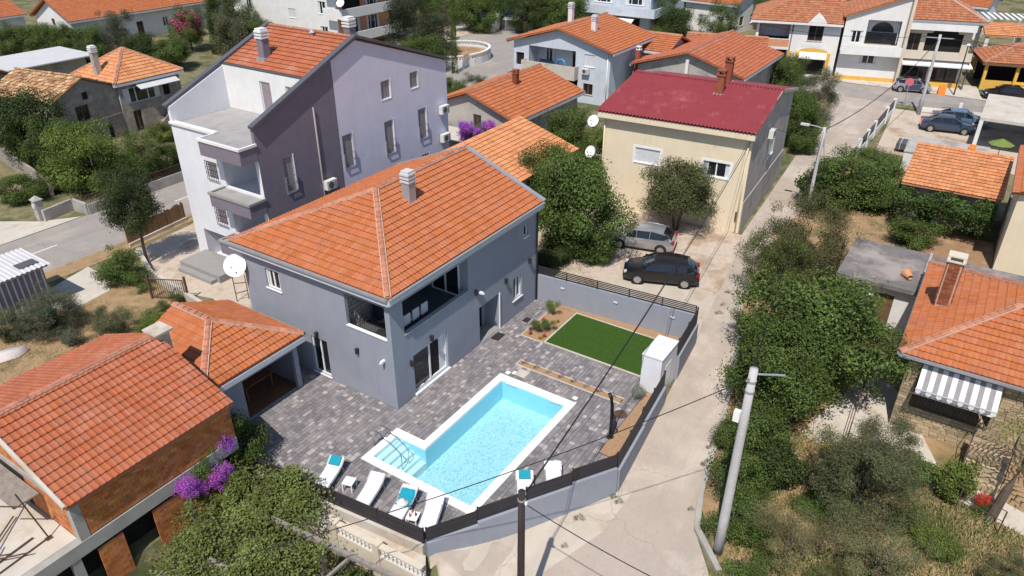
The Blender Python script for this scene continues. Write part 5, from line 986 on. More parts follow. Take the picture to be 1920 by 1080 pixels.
# ------------------------------------------------------------------ cars
def car(name, label, loc, rz, mat, L=4.35, Wd=1.80, style='hatch', H=1.47, extra=None):
    t = thing(name, label, 'car', loc, rz); w = Wd / 2
    ST = {'hatch': [(0, .36, .60, .66), (.015, .30, .80, .86), (.04, .26, .95, 1.02), (.075, .24, .97, 1.16), (.17, .22, .97, 1.40), (.32, .22, .95, H), (.5, .22, .94, H), (.60, .22, .93, 1.40), (.755, .22, .92, .99), (.80, .22, .90, .95), (.93, .24, .78, .82), (.98, .28, .62, .66), (1., .36, .48, .52)],
          'sedan': [(0, .36, .62, .66), (.015, .30, .86, .92), (.05, .26, .93, .99), (.15, .24, .94, 1.02), (.30, .22, .93, 1.38), (.40, .22, .92, H), (.52, .22, .91, H), (.60, .22, .90, 1.38), (.735, .22, .89, .97), (.78, .22, .87, .92), (.94, .24, .74, .79), (.985, .28, .6, .64), (1., .36, .46, .5)],
          'mini': [(0, .36, .64, .70), (.02, .30, .85, .92), (.05, .26, .98, 1.06), (.10, .24, .98, 1.28), (.2, .22, .97, 1.43), (.35, .22, .96, H), (.55, .22, .95, H), (.66, .22, .94, 1.40), (.83, .22, .92, 1.02), (.87, .22, .88, .94), (.95, .24, .78, .82), (.985, .28, .62, .66), (1., .36, .5, .54)]}[style]
    body = MB(); gl = MB(); rings = []
    for f, lo, be, tp in ST:
        tap = 1 - .16 * max(0, (abs(f - .5) - .36) / .14) ** 2; x = (f - .5) * L; roof = tp - be > .12; wr = w * (.74 if tp - be > .3 else .80 if roof else .86) * tap
        rings.append([(x, w * .86 * tap, lo), (x, w * .97 * tap, lo + .12), (x, w * tap, (lo + be) / 2 + .05), (x, w * .955 * tap, be), (x, wr, tp - (.05 if roof else .015)), (x, wr * .6, tp + .01), (x, 0, tp + .018)])
    for i in range(len(rings) - 1):
        a, b = rings[i], rings[i + 1]; sa, sb = ST[i], ST[i + 1]; ra, rb = sa[3] - sa[2] > .12, sb[3] - sb[2] > .12
        for k in range(6):
            side = k == 3 and (ra or rb) and not (sa[0] < .06); slope = k >= 4 and abs(sa[3] - sb[3]) > .13 and sa[0] > .03 and max(sa[3], sb[3]) > 1.1
            tgt = gl if side or slope else body
            for s in (1, -1):
                q = [(p[0], p[1] * s, p[2]) for p in (a[k], b[k], b[k + 1], a[k + 1])]; tgt.quad(*(q if s < 0 else q[::-1]))
    for rg, s in ((rings[0], 1), (rings[-1], -1)): pts = rg + [(p[0], -p[1], p[2]) for p in rg[::-1][1:]]; body.poly(pts[::s])
    body.quad(*[(rings[i][0][0], rings[i][0][1] * s, .24) for i, s in ((0, 1), (-1, 1), (-1, -1), (0, -1))])
    bo = mk('body', body, mat, t); bpy_bevel(bo); mk('glazing', gl, 'glass_car', t)
    for f in ((.36, .36), (.55, .555)):
        for s in (1, -1): mk('pillar', MB().beam(((f[0] - .5) * L, s * w * .962, .95), ((f[1] - .5) * L, s * w * .75, H - .05), .07, .02, (1, 0, 0)), mat, t)
    for s in (1, -1):
        mk('roof_pillar', MB().beam(((.76 - .5) * L, s * w * .9, .97), ((.605 - .5) * L, s * w * .755, 1.38), .07, .05).beam(((.605 - .5) * L, s * w * .755, 1.385), ((.32 - .5) * L, s * w * .76, H - .05), .06, .05).beam(((.32 - .5) * L, s * w * .76, H - .05), ((.14 - .5) * L, s * w * .76, 1.30), .07, .05), mat, t)
    for fx in (.185, .80):
        for s in (1, -1):
            x = (fx - .5) * L; mk('wheel_arch', MB().lathe([(.375, s * (w - .12)), (.375, s * (w + .004)), (.02, s * (w + .005))], (x, 0, .33), 'y', 20), 'rubber', t)
            wh = mk('wheel', MB().lathe([(.2, s * (w - .18)), (.315, s * (w - .17)), (.315, s * (w + .008)), (.22, s * (w + .014))], (x, 0, .315), 'y', 20), 'rubber', t, True)
            rim = MB().lathe([(.06, s * (w + .02)), (.055, s * (w + .028))], (x, 0, .315), 'y', 10); rim.lathe([(.215, s * (w + .0145)), (.19, s * (w + .022)), (.18, s * (w + .016))], (x, 0, .315), 'y', 20)
            for k in range(5): an = 2 * math.pi * k / 5; rim.beam((x, s * (w + .021), .315), (x + .19 * math.cos(an), s * (w + .021), .315 + .19 * math.sin(an)), .05, .012, (0, 1, 0))
            mk('rim', rim, 'rim', wh)
    for s in (1, -1):
        mk('tail_light', MB().box(-L / 2 + .0, s * w * .58, .78, -L / 2 + .22, s * w * .90, .93), 'red_lens', t); mk('headlight', MB().box(L / 2 - .32, s * w * .62, .64, L / 2 - .06, s * w * .87, .74), 'clear_lens', t)
        mk('mirror', MB().box((.70 - .5) * L, s * w * .95, .95, (.73 - .5) * L, s * (w + .16), 1.06), mat, t)
    mk('number_plate', MB().box(-L / 2 - .012, -.26, .58, -L / 2 - .002, .26, .69), 'white_pvc', t); mk('bumper_trim', MB().box(-L / 2 - .008, -w * .7, .30, -L / 2 + .05, w * .7, .40), 'rubber', t)
    if extra == 'smart':
        for s in (1, -1): mk('door', MB().box(-.75, s * (w - .01), .35, .75, s * (w + .012), .92), 'car_navy', t)
        mk('roof_panel', MB().box(-1.1, -.55, H + .02, .4, .55, H + .035), 'car_black', t)
    return t
def bpy_bevel(o):
    m = o.modifiers.new('smooth', 'WELD'); m.merge_threshold = .002; o.data.shade_smooth(); m = o.modifiers.new('edges', 'EDGE_SPLIT'); m.split_angle = R(38)
car('hatchback', 'black five-door hatchback parked behind the slat fence', (17.65, -4.95, .012), R(111), 'car_black', 4.36, 1.82)
car('hatchback', 'silver hatchback parked under the tree behind the black one', (21.1, -2.15, .012), R(103), 'car_silver', 4.25, 1.75)
car('city_car', 'small black and silver city car parked by the glazed cafe', (72.2, -10.7, .01), CR, 'car_silver', 3.75, 1.68, 'mini', 1.46, 'smart')
car('saloon', 'black saloon parked in front of the cafe pavilion', (74.1, -19.6, .01), CR + math.pi, 'car_black', 4.6, 1.82, 'sedan', 1.42)
car('saloon', 'steel blue saloon parked nearer the street fence', (61.3, -16.3, .01), R(-80), 'car_blue', 4.6, 1.82, 'sedan', 1.42)
car('saloon', 'dark blue saloon parked nearer the pale block', (58.6, -15.6, .01), R(-80), 'car_navy', 4.5, 1.8, 'sedan', 1.42)
car('van', 'white car half hidden behind the shop roof', (88, 10, .01), R(30), 'car_white', 4.6, 1.85, 'mini', 1.7)

# ------------------------------------------------------------------ loungers, tables, shower
def lounger(label, x, y, rz, towel=None):
    t = thing('sun_lounger', label, 'sun lounger', (x, y, .004), rz, 'sun loungers around the pool')
    prof = [(-.95, .30), (-.9, .33), (.25, .34), (.55, .40), (.93, .58), (.96, .58)]; V = []
    for px, pz in prof: V += [(px, -.31, pz), (px, .31, pz)]
    n = len(prof); sl = MB().add(V + [(v[0], v[1], v[2] - .02) for v in V], [(2 * i, 2 * i + 2, 2 * i + 3, 2 * i + 1) for i in range(n - 1)] + [(2 * n + 2 * i, 2 * n + 2 * i + 1, 2 * n + 2 * i + 3, 2 * n + 2 * i + 2) for i in range(n - 1)] + [(0, 1, 2 * n + 1, 2 * n), (2 * n - 2, 4 * n - 2, 4 * n - 1, 2 * n - 1)])
    t.scale = (.88 if y > -6 else .76, .95, 1)
    mk('sling', sl, 'sling', t)
    for s in (-1, 1):
        rl = mk('side_rail', MB().tube([(px, s * .34, pz - .02) for px, pz in prof], .024, 6), 'alu', t)
        for px in (-.75, .62): mk('leg', MB().tube([(px, s * .34, .31), (px + (.06 if px > 0 else -.06), s * .36, .0)], .02, 6), 'alu', t)
    mk('cross_bar', MB().tube([(-.75, -.34, .25), (-.75, .34, .25)], .016, 6).tube([(.62, -.34, .3), (.62, .34, .3)], .016, 6), 'alu', t)
    if towel == 'folded':
        o = tag(mk('towel', MB().box(-.2, -.24, 0, .22, .24, .06), 'teal'), 'folded teal towel on the ' + ('lounger by the lane fence' if y < -5 else 'lounger at the end of the row'), 'towel'); M = t.matrix_basis.copy(); o.matrix_world = M @ Matrix.Translation((.72, 0, .50)) @ Matrix.Rotation(R(-25), 4, 'Y')
    if towel == 'spread':
        g_ = MB(); nx, nyy = 12, 10
        for i in range(nx):
            for j in range(nyy): g_.v.append((-.05 + .85 * i / (nx - 1), -.36 + .72 * j / (nyy - 1), .36 + max(0, (.85 * i / (nx - 1) - .35)) * .33 + random.uniform(0, .035) - (.14 if j in (0, nyy - 1) else 0)))
        g_.f = [(i * nyy + j, (i + 1) * nyy + j, (i + 1) * nyy + j + 1, i * nyy + j + 1) for i in range(nx - 1) for j in range(nyy - 1)]
        o = tag(mk('towel', g_, 'teal', smooth=True), 'rumpled teal beach towel spread over a lounger', 'towel'); o.matrix_world = t.matrix_basis.copy()
        o = tag(mk('sun_hat', MB().lathe([(.24, 0), (.24, .012), (.12, .03), (.10, .12), (.05, .13)], n=16), 'towel', smooth=True), 'pale sun hat lying on the rumpled teal towel', 'hat'); o.matrix_world = t.matrix_basis @ Matrix.Translation((.12, .02, .40))
lounger('white sling lounger with a folded teal towel beside the brick house end', -4.88, -.66, R(18), 'folded')
lounger('empty white lounger between the two small tables', -4.68, -2.62, R(16))
lounger('white lounger covered by a rumpled teal towel', -4.52, -4.12, R(16), 'spread')
lounger('empty white lounger in the fence corner below the pool', -4.25, -5.3, R(24))
lounger('white lounger with folded teal towel behind the wooden pole', -1.25, -7.5, R(34), 'folded')
lounger('empty white lounger along the stepped lane fence', -.19, -8.16, R(34))
def side_table(label, x, y, rz):
    t = thing('side_table', label, 'table', (x, y, .004), rz, 'small white tables by the loungers'); mk('table_top', MB().box(-.22, -.22, .36, .22, .22, .40), 'white_pvc', t)
    for sx in (-.19, .19):
        for sy in (-.19, .19): mk('leg', MB().box(sx - .025, sy - .025, 0, sx + .025, sy + .025, .36), 'white_pvc', t)
side_table('bare white side table between towel lounger and empty lounger', -4.72, -1.62, R(18)); side_table('white side table with bottles beside the fence corner', -4.72, -4.83, R(18))
for k, (dx, dy) in enumerate(((-.1, .05), (.08, .1), (.05, -.1))): tag(mk('bottle', MB().lathe([(.03, 0), (.03, .14), (.012, .19), (.012, .22)], (-4.72 + dx, -4.83 + dy, .405), n=8), ('red_lens', 'orange_paint', 'wood')[k]), ('red', 'orange', 'brown')[k] + ' bottle on the small white table in the corner', 'bottle')
sw = thing('solar_shower', 'curved black solar shower with hose beside the pool', 'shower', (3.55, -8.75, 0))
mk('column', MB().tube([(0, 0, 0), (0, 0, 1.2), (0, .03, 1.7), (.02, .10, 2.05), (.05, .22, 2.22)], .075, 10), 'black_tube', sw, True); mk('hand_shower', MB().tube([(.08, -.08, .2), (.14, -.16, .5), (.14, -.18, .75), (.1, -.1, .9)], .035, 8), 'black_tube', sw, True); mk('base_plate', MB().lathe([(.16, 0), (.16, .03), (.08, .04)], n=16), 'dark_metal', sw)
tag(mk('manhole_cover', MB().lathe([(.30, 0), (.30, .012), (.02, .014)], (5.15, -8.45, .002), n=20), 'rust'), 'round reddish cover set in the paving beside the solar shower', 'cover')
tag(mk('drain_mat', MB().box(7.0, -.62, .003, 7.7, -.15, .014), 'dark_metal'), 'dark door mat before the entrance niche', 'mat'); tag(mk('drain_grate', MB().box(9.3, -.95, .003, 9.75, -.6, .013), 'dark_metal'), 'small dark grate in the paving near the shrub bed', 'grate')
tag(mk('pool_hatch', MB().box(5.05, -3.45, .003, 5.6, -2.9, .012), 'pale_concrete'), 'pale square hatch in the paving at the pool head', 'hatch')
for k, p in enumerate(((4.9, -2.45), (5.05, -2.75), (4.95, -6.1))): tag(mk('skimmer_lid', MB().box(p[0], p[1] - .22, .003, p[0] + .22, p[1], .010), 'pool_white'), ('white square lid nearest the villa side of the pool head', 'second white square lid beside the pale hatch', 'white square lid at the lane corner of the pool head')[k], 'lid')
for k in range(3): mk('wall_light', MB().box(-.11, -.05, -.035, .11, 0, .035), 'shutter', [o for o in bpy.data.objects if o.get('label', '').startswith('plain grey garden')][0], loc=Vector((11.75 + .7 * (k * 3.1 + 1.6) / 8.95 - .01, -(k * 3.1 + 1.6), 1.1)), rz=-math.pi / 2)

# ------------------------------------------------------------------ poles and cables
def pole(label, x, y, z0, z1, r0, r1, mat, cap=True, lean=(0, 0)):
    t = thing('utility_pole', label, 'utility pole', (x, y, z0)); h = z1 - z0
    mk('shaft', MB().tube([(lean[0] * k, lean[1] * k, h * k) for k in (0, .25, .5, .75, 1)], [r0 + (r1 - r0) * k for k in (0, .25, .5, .75, 1)], 14), mat, t, True)
    return t, h
tp, h = pole('dark weathered wooden pole standing in the lane below the pool', -5.6, -10.1, -1.0, 5.25, .13, .105, 'pole_wood')
mk('band', MB().lathe([(.125, 0), (.125, .06)], (0, 0, h - .35), n=12), 'galv', tp); mk('insulator', MB().lathe([(.03, 0), (.05, .05), (.04, .12)], (.17, 0, h - .30), n=8).lathe([(.03, 0), (.05, .05), (.04, .12)], (-.02, -.17, h - .45), n=8), 'white_pvc', tp); mk('bracket', MB().beam((0, 0, h - .25), (.2, 0, h - .28), .04, .04).beam((0, 0, h - .42), (0, -.2, h - .42), .04, .04), 'galv', tp)
tp, h = pole('thick grey concrete pole leaning above the walnut tree by the lane', .78, -14.56, -1.0, 7.55, .19, .13, 'pole_conc')
mk('bracket', MB().beam((0, 0, h - .2), (.25, -.9, h - .05), .05, .04).beam((0, 0, h - .3), (-.3, .1, h - .35), .04, .04).tube([(.16, 0, h - .4), (.19, -.1, h - 2.2), (.2, 0, .3)], .025, 6), 'galv', tp); mk('clamp', MB().lathe([(.15, 0), (.15, .08)], (0, 0, h - .5), n=12).lathe([(.155, 0), (.155, .08)], (0, 0, h - .9), n=12), 'galv', tp)
mk('junction_box', MB().box(-.3, .1, h - 2.0, -.12, .3, h - 1.6), 'white_pvc', tp)
tp, h = pole('slim pale pole with lamp arm beside the lane hedge', 32.25, -9.67, 0, 6.2, .13, .1, 'pole_conc'); mk('lamp_arm', MB().tube([(0, 0, h - .1), (-.2, .7, h + .05), (-.2, 1.0, h + .05)], .03, 6), 'galv', tp); mk('lamp_head', MB().box(-.32, .95, h - .02, -.08, 1.5, h + .1), 'sheet_white', tp); mk('stay_wire', MB().tube([(0, 0, h - .3), (1.2, -.9, .1)], .015, 5), 'cable', tp)
tp, h = pole('tall grey pole with cross wires in front of the glazed cafe', 62.95, -12.71, 0, 7.6, .17, .12, 'pole_conc'); mk('crossarm', MB().beam((-.2, 1.1, h - .3), (.2, -1.2, h - .3), .08, .08), 'galv', tp)
tp, h = pole('thin striped post with a small lamp near the cafe entrance', 73.0, -14.8, 0, 5.2, .07, .06, 'pole_wood'); mk('lamp_head', MB().lathe([(.1, 0), (.22, .1), (.1, .22)], (0, 0, h - .1), n=10), 'plain_white', tp)
def cable(label, p, q, sag, r=.016, n=20):
    p, q = Vector(p), Vector(q); tag(mk('overhead_cable', MB().tube([p.lerp(q, k / n) - Vector((0, 0, sag * 4 * (k / n) * (1 - k / n))) for k in range(n + 1)], r, 5), 'cable'), label, 'cable')
WP = Vector((-5.5, -10.1, 4.95)); RP = Vector((.6, -14.5, 7.25))
cable('black cable from the wooden pole to the cream house corner', WP, cw(-.1, .1, 6.3), .55, .02); cable('second thin cable beside the one to the cream house', WP + Vector((0, .08, -.12)), cw(-.1, .3, 6.1), .62, .012)
cable('cable from the wooden pole down towards the lane edge', WP + Vector((0, 0, -.25)), at(1480, 1200, 4.5), .3, .016)
cable('long cable from the concrete pole crossing the pool', RP, at(330, 1075, 3.0), .5, .016); cable('cable from the concrete pole to the pale lane pole', RP + Vector((.1, 0, .1)), (32.25, -9.67, 5.9), .9, .014)
cable('thick cable from the pale lane pole to the cafe pole', (32.25, -9.67, 6.0), (62.95, -12.71, 7.2), 1.0, .03); cable('cable from the pale lane pole to the cream house side', (32.25, -9.67, 5.8), cw(5, -.1, 5.9), .3, .014); cable('cable along the cafe fronts from the tall grey pole', (62.9, -11.6, 7.3), (72.5, 6, 5.2), .5, .02); cable('cable from the cafe pole to the carport side', (62.95, -13.8, 7.3), (75, -40, 6.5), .6, .02)

# ------------------------------------------------------------------ fences, sheds and small things of the plots
sd_ = thing('metal_shed', 'ribbed white metal shed with a flat corrugated roof', 'shed', (-9.6, 22.2, 0))
mk('roof_deck', MB().box(-.2, -.25, 2.3, 6.4, 2.6, 2.36), 'sheet_white', sd_)
corrugated(sd_, (-.3, -.35, 2.42), (1, 0, 0), (0, 1, .03), 6.8, 3.1, 'sheet_white', .25, .03); mk('wall_panel', MB().box(0, 0, 0, 6.2, .04, 2.3).box(6.16, .04, 0, 6.2, 2.4, 2.3).box(0, 2.36, 0, 6.16, 2.4, 2.3), 'shutter_grey', sd_)
for k in range(21): mk('wall_rib', MB().box(k * .3 + .03, -.05, .02, k * .3 + .10, -.001, 2.28), 'plain_white', sd_)
sk = mk('skylight', MB().box(5.2, .2, 2.47, 6.2, .9, 2.53), 'dark_grey', sd_)
bf = thing('reed_fence', 'brown reed fence along the gravel yard', 'fence', (0, 0, 0))
p, q = Vector(at(243, 462)), Vector(at(348, 412)); n_ = 60
for k in range(n_): c = p.lerp(q, k / (n_ - 1)); mk('reed', MB().box(c.x - .05, c.y - .03, 0, c.x + .045, c.y + .03, 1.25 + random.uniform(-.08, .1)), 'bamboo', bf)
mk('base_wall', MB().beam(p + Vector((-.05, -.1, .1)), q + Vector((0, -.1, .1)), .12, .24), 'pale_concrete', bf)
def rail_wall(label, pts, h, mat, rail=None):
    t = thing('garden_wall', label, 'wall'); 
    for a, b in zip(pts[:-1], pts[1:]):
        a, b = Vector((*a[:2], 0)), Vector((*b[:2], 0)); za, zb = gz(a.x, a.y), gz(b.x, b.y)
        mk('wall_section', MB().beam(a + Vector((0, 0, h / 2 + za - .1)), b + Vector((0, 0, h / 2 + zb - .1)), .22, h + .2), mat, t)
        if rail:
            n = int((b - a).length / .16); hz = h + .6
            mk('top_rail', MB().beam(a + Vector((0, 0, hz + za)), b + Vector((0, 0, hz + zb)), .04, .04), rail, t)
            bars = MB()
            for k in range(n + 1): c = a.lerp(b, k / n); bars.box(c.x - .015, c.y - .015, h + gz(c.x, c.y), c.x + .015, c.y + .015, hz + gz(c.x, c.y))
            mk('rail_bars', bars, rail, t)
    return t
rail_wall('concrete garden wall with rusty railing across the street', [at(168, 402), at(345, 338), (26, 34.2)], .75, 'concrete', 'rust'); rail_wall('low concrete wall stub by the gate pillar across the street', [at(85, 415), at(140, 392), at(168, 402)], .8, 'concrete')
rail_wall('stained wall running back from the street beside the dark tree', [at(100, 368), at(5, 300), at(-60, 260)], 1.3, 'stone_grey')
rail_wall('low pale wall edging the gravel yard and soil plot', [at(262, 478), at(285, 520), at(345, 558), at(395, 590)], .5, 'pale_concrete')
gp = thing('gate_pillar', 'square concrete gate pillar with letter box across the street', 'pillar', at(80, 412)); mk('shaft', MB().box(-.25, -.25, 0, .25, .25, 1.5), 'concrete', gp); mk('cap', MB().add([(-.33, -.33, 1.5), (.33, -.33, 1.5), (.33, .33, 1.5), (-.33, .33, 1.5), (0, 0, 1.8)], [(0, 1, 2, 3), (0, 1, 4), (1, 2, 4), (2, 3, 4), (3, 0, 4)]), 'concrete', gp); mk('letter_box', MB().box(-.32, -.15, .95, -.251, .15, 1.2), 'sheet_white', gp)
ig = thing('iron_gate', 'rusty iron bar gate leaning by the soil plot', 'gate', at(290, 560), R(-62)); mk('gate_frame', MB().box(0, -.02, .1, 1.9, .02, .15).box(0, -.02, 1.25, 1.9, .02, 1.3).box(0, -.02, .15, .05, .02, 1.25).box(1.85, -.02, .15, 1.9, .02, 1.25), 'rust', ig)
for k in range(14): mk('bar', MB().box(.12 + k * .125, -.012, .15, .145 + k * .125, .012, 1.25), 'rust', ig)
for x in (-.12, 2.02): mk('post', MB().box(x - .05, -.05, 0, x + .05, .05, 1.5), 'rust', ig)
rs = thing('rusty_stand', 'thin rusty metal stand on the gravel beside the villa', 'stand', at(445, 565)); 
for dx in (0, .55): mk('upright', MB().tube([(dx, -dx * .6, 0), (dx, -dx * .6, 1.5)], .025, 6), 'rust', rs)
mk('crossbar', MB().tube([(0, 0, 1.15), (.55, -.33, 1.05)], .025, 6).tube([(0, 0, .5), (.55, -.33, .55)], .025, 6), 'rust', rs)
wb = thing('wheeled_bin', 'dark green plastic bin among the grey shrubs', 'bin', at(97, 612), R(20)); mk('bin_body', MB().add([(-.25, -.25, 0), (.25, -.25, 0), (.25, .25, 0), (-.25, .25, 0), (-.32, -.32, .85), (.32, -.32, .85), (.32, .32, .85), (-.32, .32, .85)], [(0, 1, 5, 4), (1, 2, 6, 5), (2, 3, 7, 6), (3, 0, 4, 7), (4, 5, 6, 7)]), 'green_plastic', wb); mk('bin_lid', MB().box(-.36, -.36, .852, .36, .36, .93), 'green_plastic', wb)
tpm = MB(); P_ = [(0, 0), (1.6, .3), (2.3, 1.2), (1.5, 1.9), (.4, 1.4), (-.4, .8)]
tpm.add([(x, y, .05) for x, y in P_] + [(x * .8 + .2, y * .8 + .2, .3 + random.uniform(0, .2)) for x, y in P_], [(i, (i + 1) % 6, 6 + (i + 1) % 6, 6 + i) for i in range(6)] + [tuple(range(6, 12))]); o = tag(mk('tarp_heap', tpm, 'tarp', smooth=True), 'crumpled pale tarpaulin heap on the dry plot', 'tarpaulin'); o.location = at(-8, 685); o.rotation_euler = (0, 0, R(-30)); o.scale = (.62, .62, .8)
# breeze-block balustrade and pergola of the lower garden
bb = thing('breeze_block_wall', 'cream wall with white breeze blocks below the retaining wall', 'wall', (0, 0, 0)); a, b = Vector((*at(560, 943, .05)[:2], -1.6)), Vector((*at(792, 1064, .05)[:2], -1.6)); d = (b - a).normalized(); ZB = 1.05 - .42
mk('base_course', MB().beam(a + Vector((0, 0, .58)), b + Vector((0, 0, .58)), .2, 1.2), 'beige', bb); mk('top_course', MB().beam(a + Vector((0, 0, 1.62)), b + Vector((0, 0, 1.62)), .24, .08), 'beige', bb)
for k in range(32):
    c = a.lerp(b, (k + .5) / 32)
    if k in (9, 10, 20, 21): 
        if k in (9, 20): mk('pier', MB().beam(c + d * .1 + Vector((0, 0, 0)), c + d * .1 + Vector((0, 0, 1.75)), .3, .3), 'beige', bb)
        continue
    for j in range(2):
        z = -1.6 + 1.19 + j * .19; ring = MB(); cc = Vector((c.x, c.y, z + .08))
        for m in range(8):
            t0, t1 = 2 * math.pi * m / 8, 2 * math.pi * (m + 1) / 8; f = lambda t, r: cc + d * (math.cos(t) * r) + Vector((0, 0, math.sin(t) * r)); n_ = Vector((d.y, -d.x, 0)) * .06
            ring.quad(f(t0, .085) + n_, f(t1, .085) + n_, f(t1, .05) + n_, f(t0, .05) + n_).quad(f(t0, .085) - n_, f(t1, .085) - n_, f(t1, .05) - n_, f(t0, .05) - n_).quad(f(t0, .05) + n_, f(t1, .05) + n_, f(t1, .05) - n_, f(t0, .05) - n_)
        mk('breeze_block', ring, 'plain_white', bb)
wk = [tuple((a + Vector((.12, 0, 0))).xy), tuple((b + Vector((.12, 0, 0))).xy), (-5.42, -5.95), (-6.1, 1.2)]
o = mk('garden_walk', MB().prism(wk, -1.7, -.32), 'pale_concrete'); o['kind'] = 'structure'
pg2 = thing('vine_pergola', 'weathered concrete pergola posts and beams under the grape vine', 'pergola', (0, 0, 0))
for a, b in (((-8.0, .6, .75), (-7.3, -6.6, .75)), ((-10.3, .4, .75), (-9.8, -6.6, .75)), ((-12.3, .2, .6), (-12.0, -6., .6))): mk('beam', MB().beam(a, b, .16, .14), 'wood_grey', pg2)
for y in (.3, -2.2, -4.2, -6.3): mk('cross_beam', MB().beam((-12.4, y + .1, .62), (-7.5, y - .2, .62), .1, .1), 'wood_grey', pg2)
for x, y in ((-7.9, .2), (-7.6, -3.0), (-7.35, -6.2), (-10.2, -1), (-9.9, -5.5), (-12.2, -2)): mk('post', MB().box(x - .1, y - .1, -1.7, x + .1, y + .1, .70), 'wood_grey', pg2)
# right-hand garden details
rail_wall('low crumbling kerb wall between the lane and the lower garden', [at(1385, 640, -.2), at(1355, 790, -.5), at(1312, 935, -.7), at(1305, 1000, -.8), at(1345, 1085, -1)], .18, 'concrete')
st = thing('garden_stair', 'stone stair with thin iron railing beside the palm trunk', 'stair', at(1800, 900, -.1), R(-4)); 
for k in range(6): mk('stair_step', MB().box(k * .28, -1.3, -.3, (k + 1) * .28, .1, .18 * (k + 1)), 'stone', st)
mk('railing', MB().tube([(0, .1, .1), (0, .1, 1.0), (1.6, .1, 2.0), (1.6, .1, 1.0)], .018, 5).tube([(0, -1.3, .1), (0, -1.3, 1.0), (1.6, -1.3, 2.0), (1.6, -1.3, 1.0)], .018, 5).tube([(0, .1, 1.0), (0, -1.3, 1.0)], .018, 5), 'dark_metal', st)
def thin_fence(label, pts, h=1.1):
    t = thing('wire_fence', label, 'fence'); pts = [Vector(p) for p in pts]
    for p in pts: mk('post', MB().tube([p, p + Vector((0, 0, h))], .025, 6), 'rust', t)
    for k in (.55, 1.): mk('rail', MB().tube([p + Vector((0, 0, h * k)) for p in pts], .018, 5), 'rust', t)
thin_fence('rusty pipe fence between the stone house apron and lower garden', [at(1580, 850, -.3), at(1650, 880, -.3), at(1720, 915, -.3), at(1790, 955, -.3), at(1870, 1000, -.3)]); thin_fence('rusty pipe fence beside the walnut tree and stone house', [at(1582, 845, -.3), at(1605, 770, -.1), at(1635, 700, 0)], 1.6)
def gate_rails(label, pts, h, solid):
    t = thing('street_fence', label, 'fence'); pts = [Vector(p) for p in pts]
    for p in pts: mk('pillar', MB().box(p.x - .14, p.y - .14, 0, p.x + .14, p.y + .14, h + .1), 'plain_white', t)
    for a, b in zip(pts[:-1], pts[1:]):
        mk('low_wall', MB().beam(a + Vector((0, 0, h * .22)), b + Vector((0, 0, h * .22)), .15, h * .44), 'plain_white', t); n = max(2, int((b - a).length / .14)); br = MB()
        for k in range(1, n): c = a.lerp(b, k / n); br.box(c.x - .03, c.y - .03, h * .45, c.x + .03, c.y + .03, h)
        mk('pickets', br, solid, t)
gate_rails('dark picket fence on white pillars along the upper lane', [(46.5, -10.2, 0), (49.6, -10.25, 0), (52.6, -10.3, 0), (58.0, -10.4, 0), (61.5, -10.5, 0)], 1.5, 'dark_grey'); gate_rails('grey street fence behind the parked blue saloons', [(64.2, -12.5, 0), (64.8, -16, 0), (65.4, -20, 0), (66, -24, 0)], 1.1, 'concrete')
sg = thing('stop_sign', 'red octagonal road sign at the lane junction', 'sign', (65.2, -11.0, 0)); mk('post', MB().tube([(0, 0, 0), (0, 0, 2.6)], .035, 8), 'galv', sg); an = [2 * math.pi * (k + .5) / 8 for k in range(8)]
pl_ = MB(); pl_.add([(-.05, .42 * math.cos(t), 2.5 + .42 * math.sin(t)) for t in an] + [(-.03, .42 * math.cos(t), 2.5 + .42 * math.sin(t)) for t in an], [tuple(range(8))[::-1], tuple(range(8, 16))] + [(i, (i + 1) % 8, 8 + (i + 1) % 8, 8 + i) for i in range(8)]); mk('plate', pl_, 'pink', sg)
ab = thing('sandwich_board', 'orange folding board on the pavement by the cafe', 'board', (72.6, -13.6, 0), CR); mk('front_panel', MB().add([(-.35, -.3, 0), (.35, -.3, 0), (.35, 0, 1.0), (-.35, 0, 1.0), (-.35, -.27, 0), (.35, -.27, 0), (.35, .03, 1.0), (-.35, .03, 1.0)], [(0, 1, 2, 3), (7, 6, 5, 4)]), 'orange_paint', ab); mk('back_panel', MB().add([(-.35, .35, 0), (.35, .35, 0), (.35, .05, 1.0), (-.35, .05, 1.0)], [(0, 1, 2, 3)]), 'orange_paint', ab)
def parasol(label, p, r, h, mat):
    t = thing('parasol', label, 'parasol', p); mk('pole', MB().tube([(0, 0, 0), (0, 0, h)], .03, 8), 'dark_grey', t); mb = MB(); n = 8
    mb.add([(r * math.cos(2 * math.pi * k / n), r * math.sin(2 * math.pi * k / n), h - .45) for k in range(n)] + [(0, 0, h)], [(k, (k + 1) % n, n) for k in range(n)]); mk('canopy', mb, mat, t); mk('base', MB().lathe([(.3, 0), (.3, .08), (.05, .1)], n=12), 'dark_grey', t)
parasol('lime green parasol with pink centre beside the white carport', (50.45, -20, 0), .95, 2.3, 'lime'); parasol('faded pink parasol on the cafe terrace', (92, -20, 2.), 2.4, 2.8, 'pink'); parasol('second pink parasol beside the white pillar', (90, -22.8, 2.), 2.2, 2.6, 'pink')
tb = thing('orange_bench', 'small orange bench on the pale block top', 'bench', (47.6, -18.4, 1.58)); mk('seat', MB().box(0, 0, .25, 1.3, .5, .32), 'orange_paint', tb); mk('leg', MB().box(.1, .1, 0, .2, .4, .25).box(1.1, .1, 0, 1.2, .4, .25), 'dark_grey', tb)
dg = thing('boat_cover', 'small dark ribbed trailer cover on the pale car court', 'trailer', (50.5, -13.8, 0)); mk('body', MB().box(-.8, -1.2, .3, .8, 1.2, .8), 'dark_grey', dg)
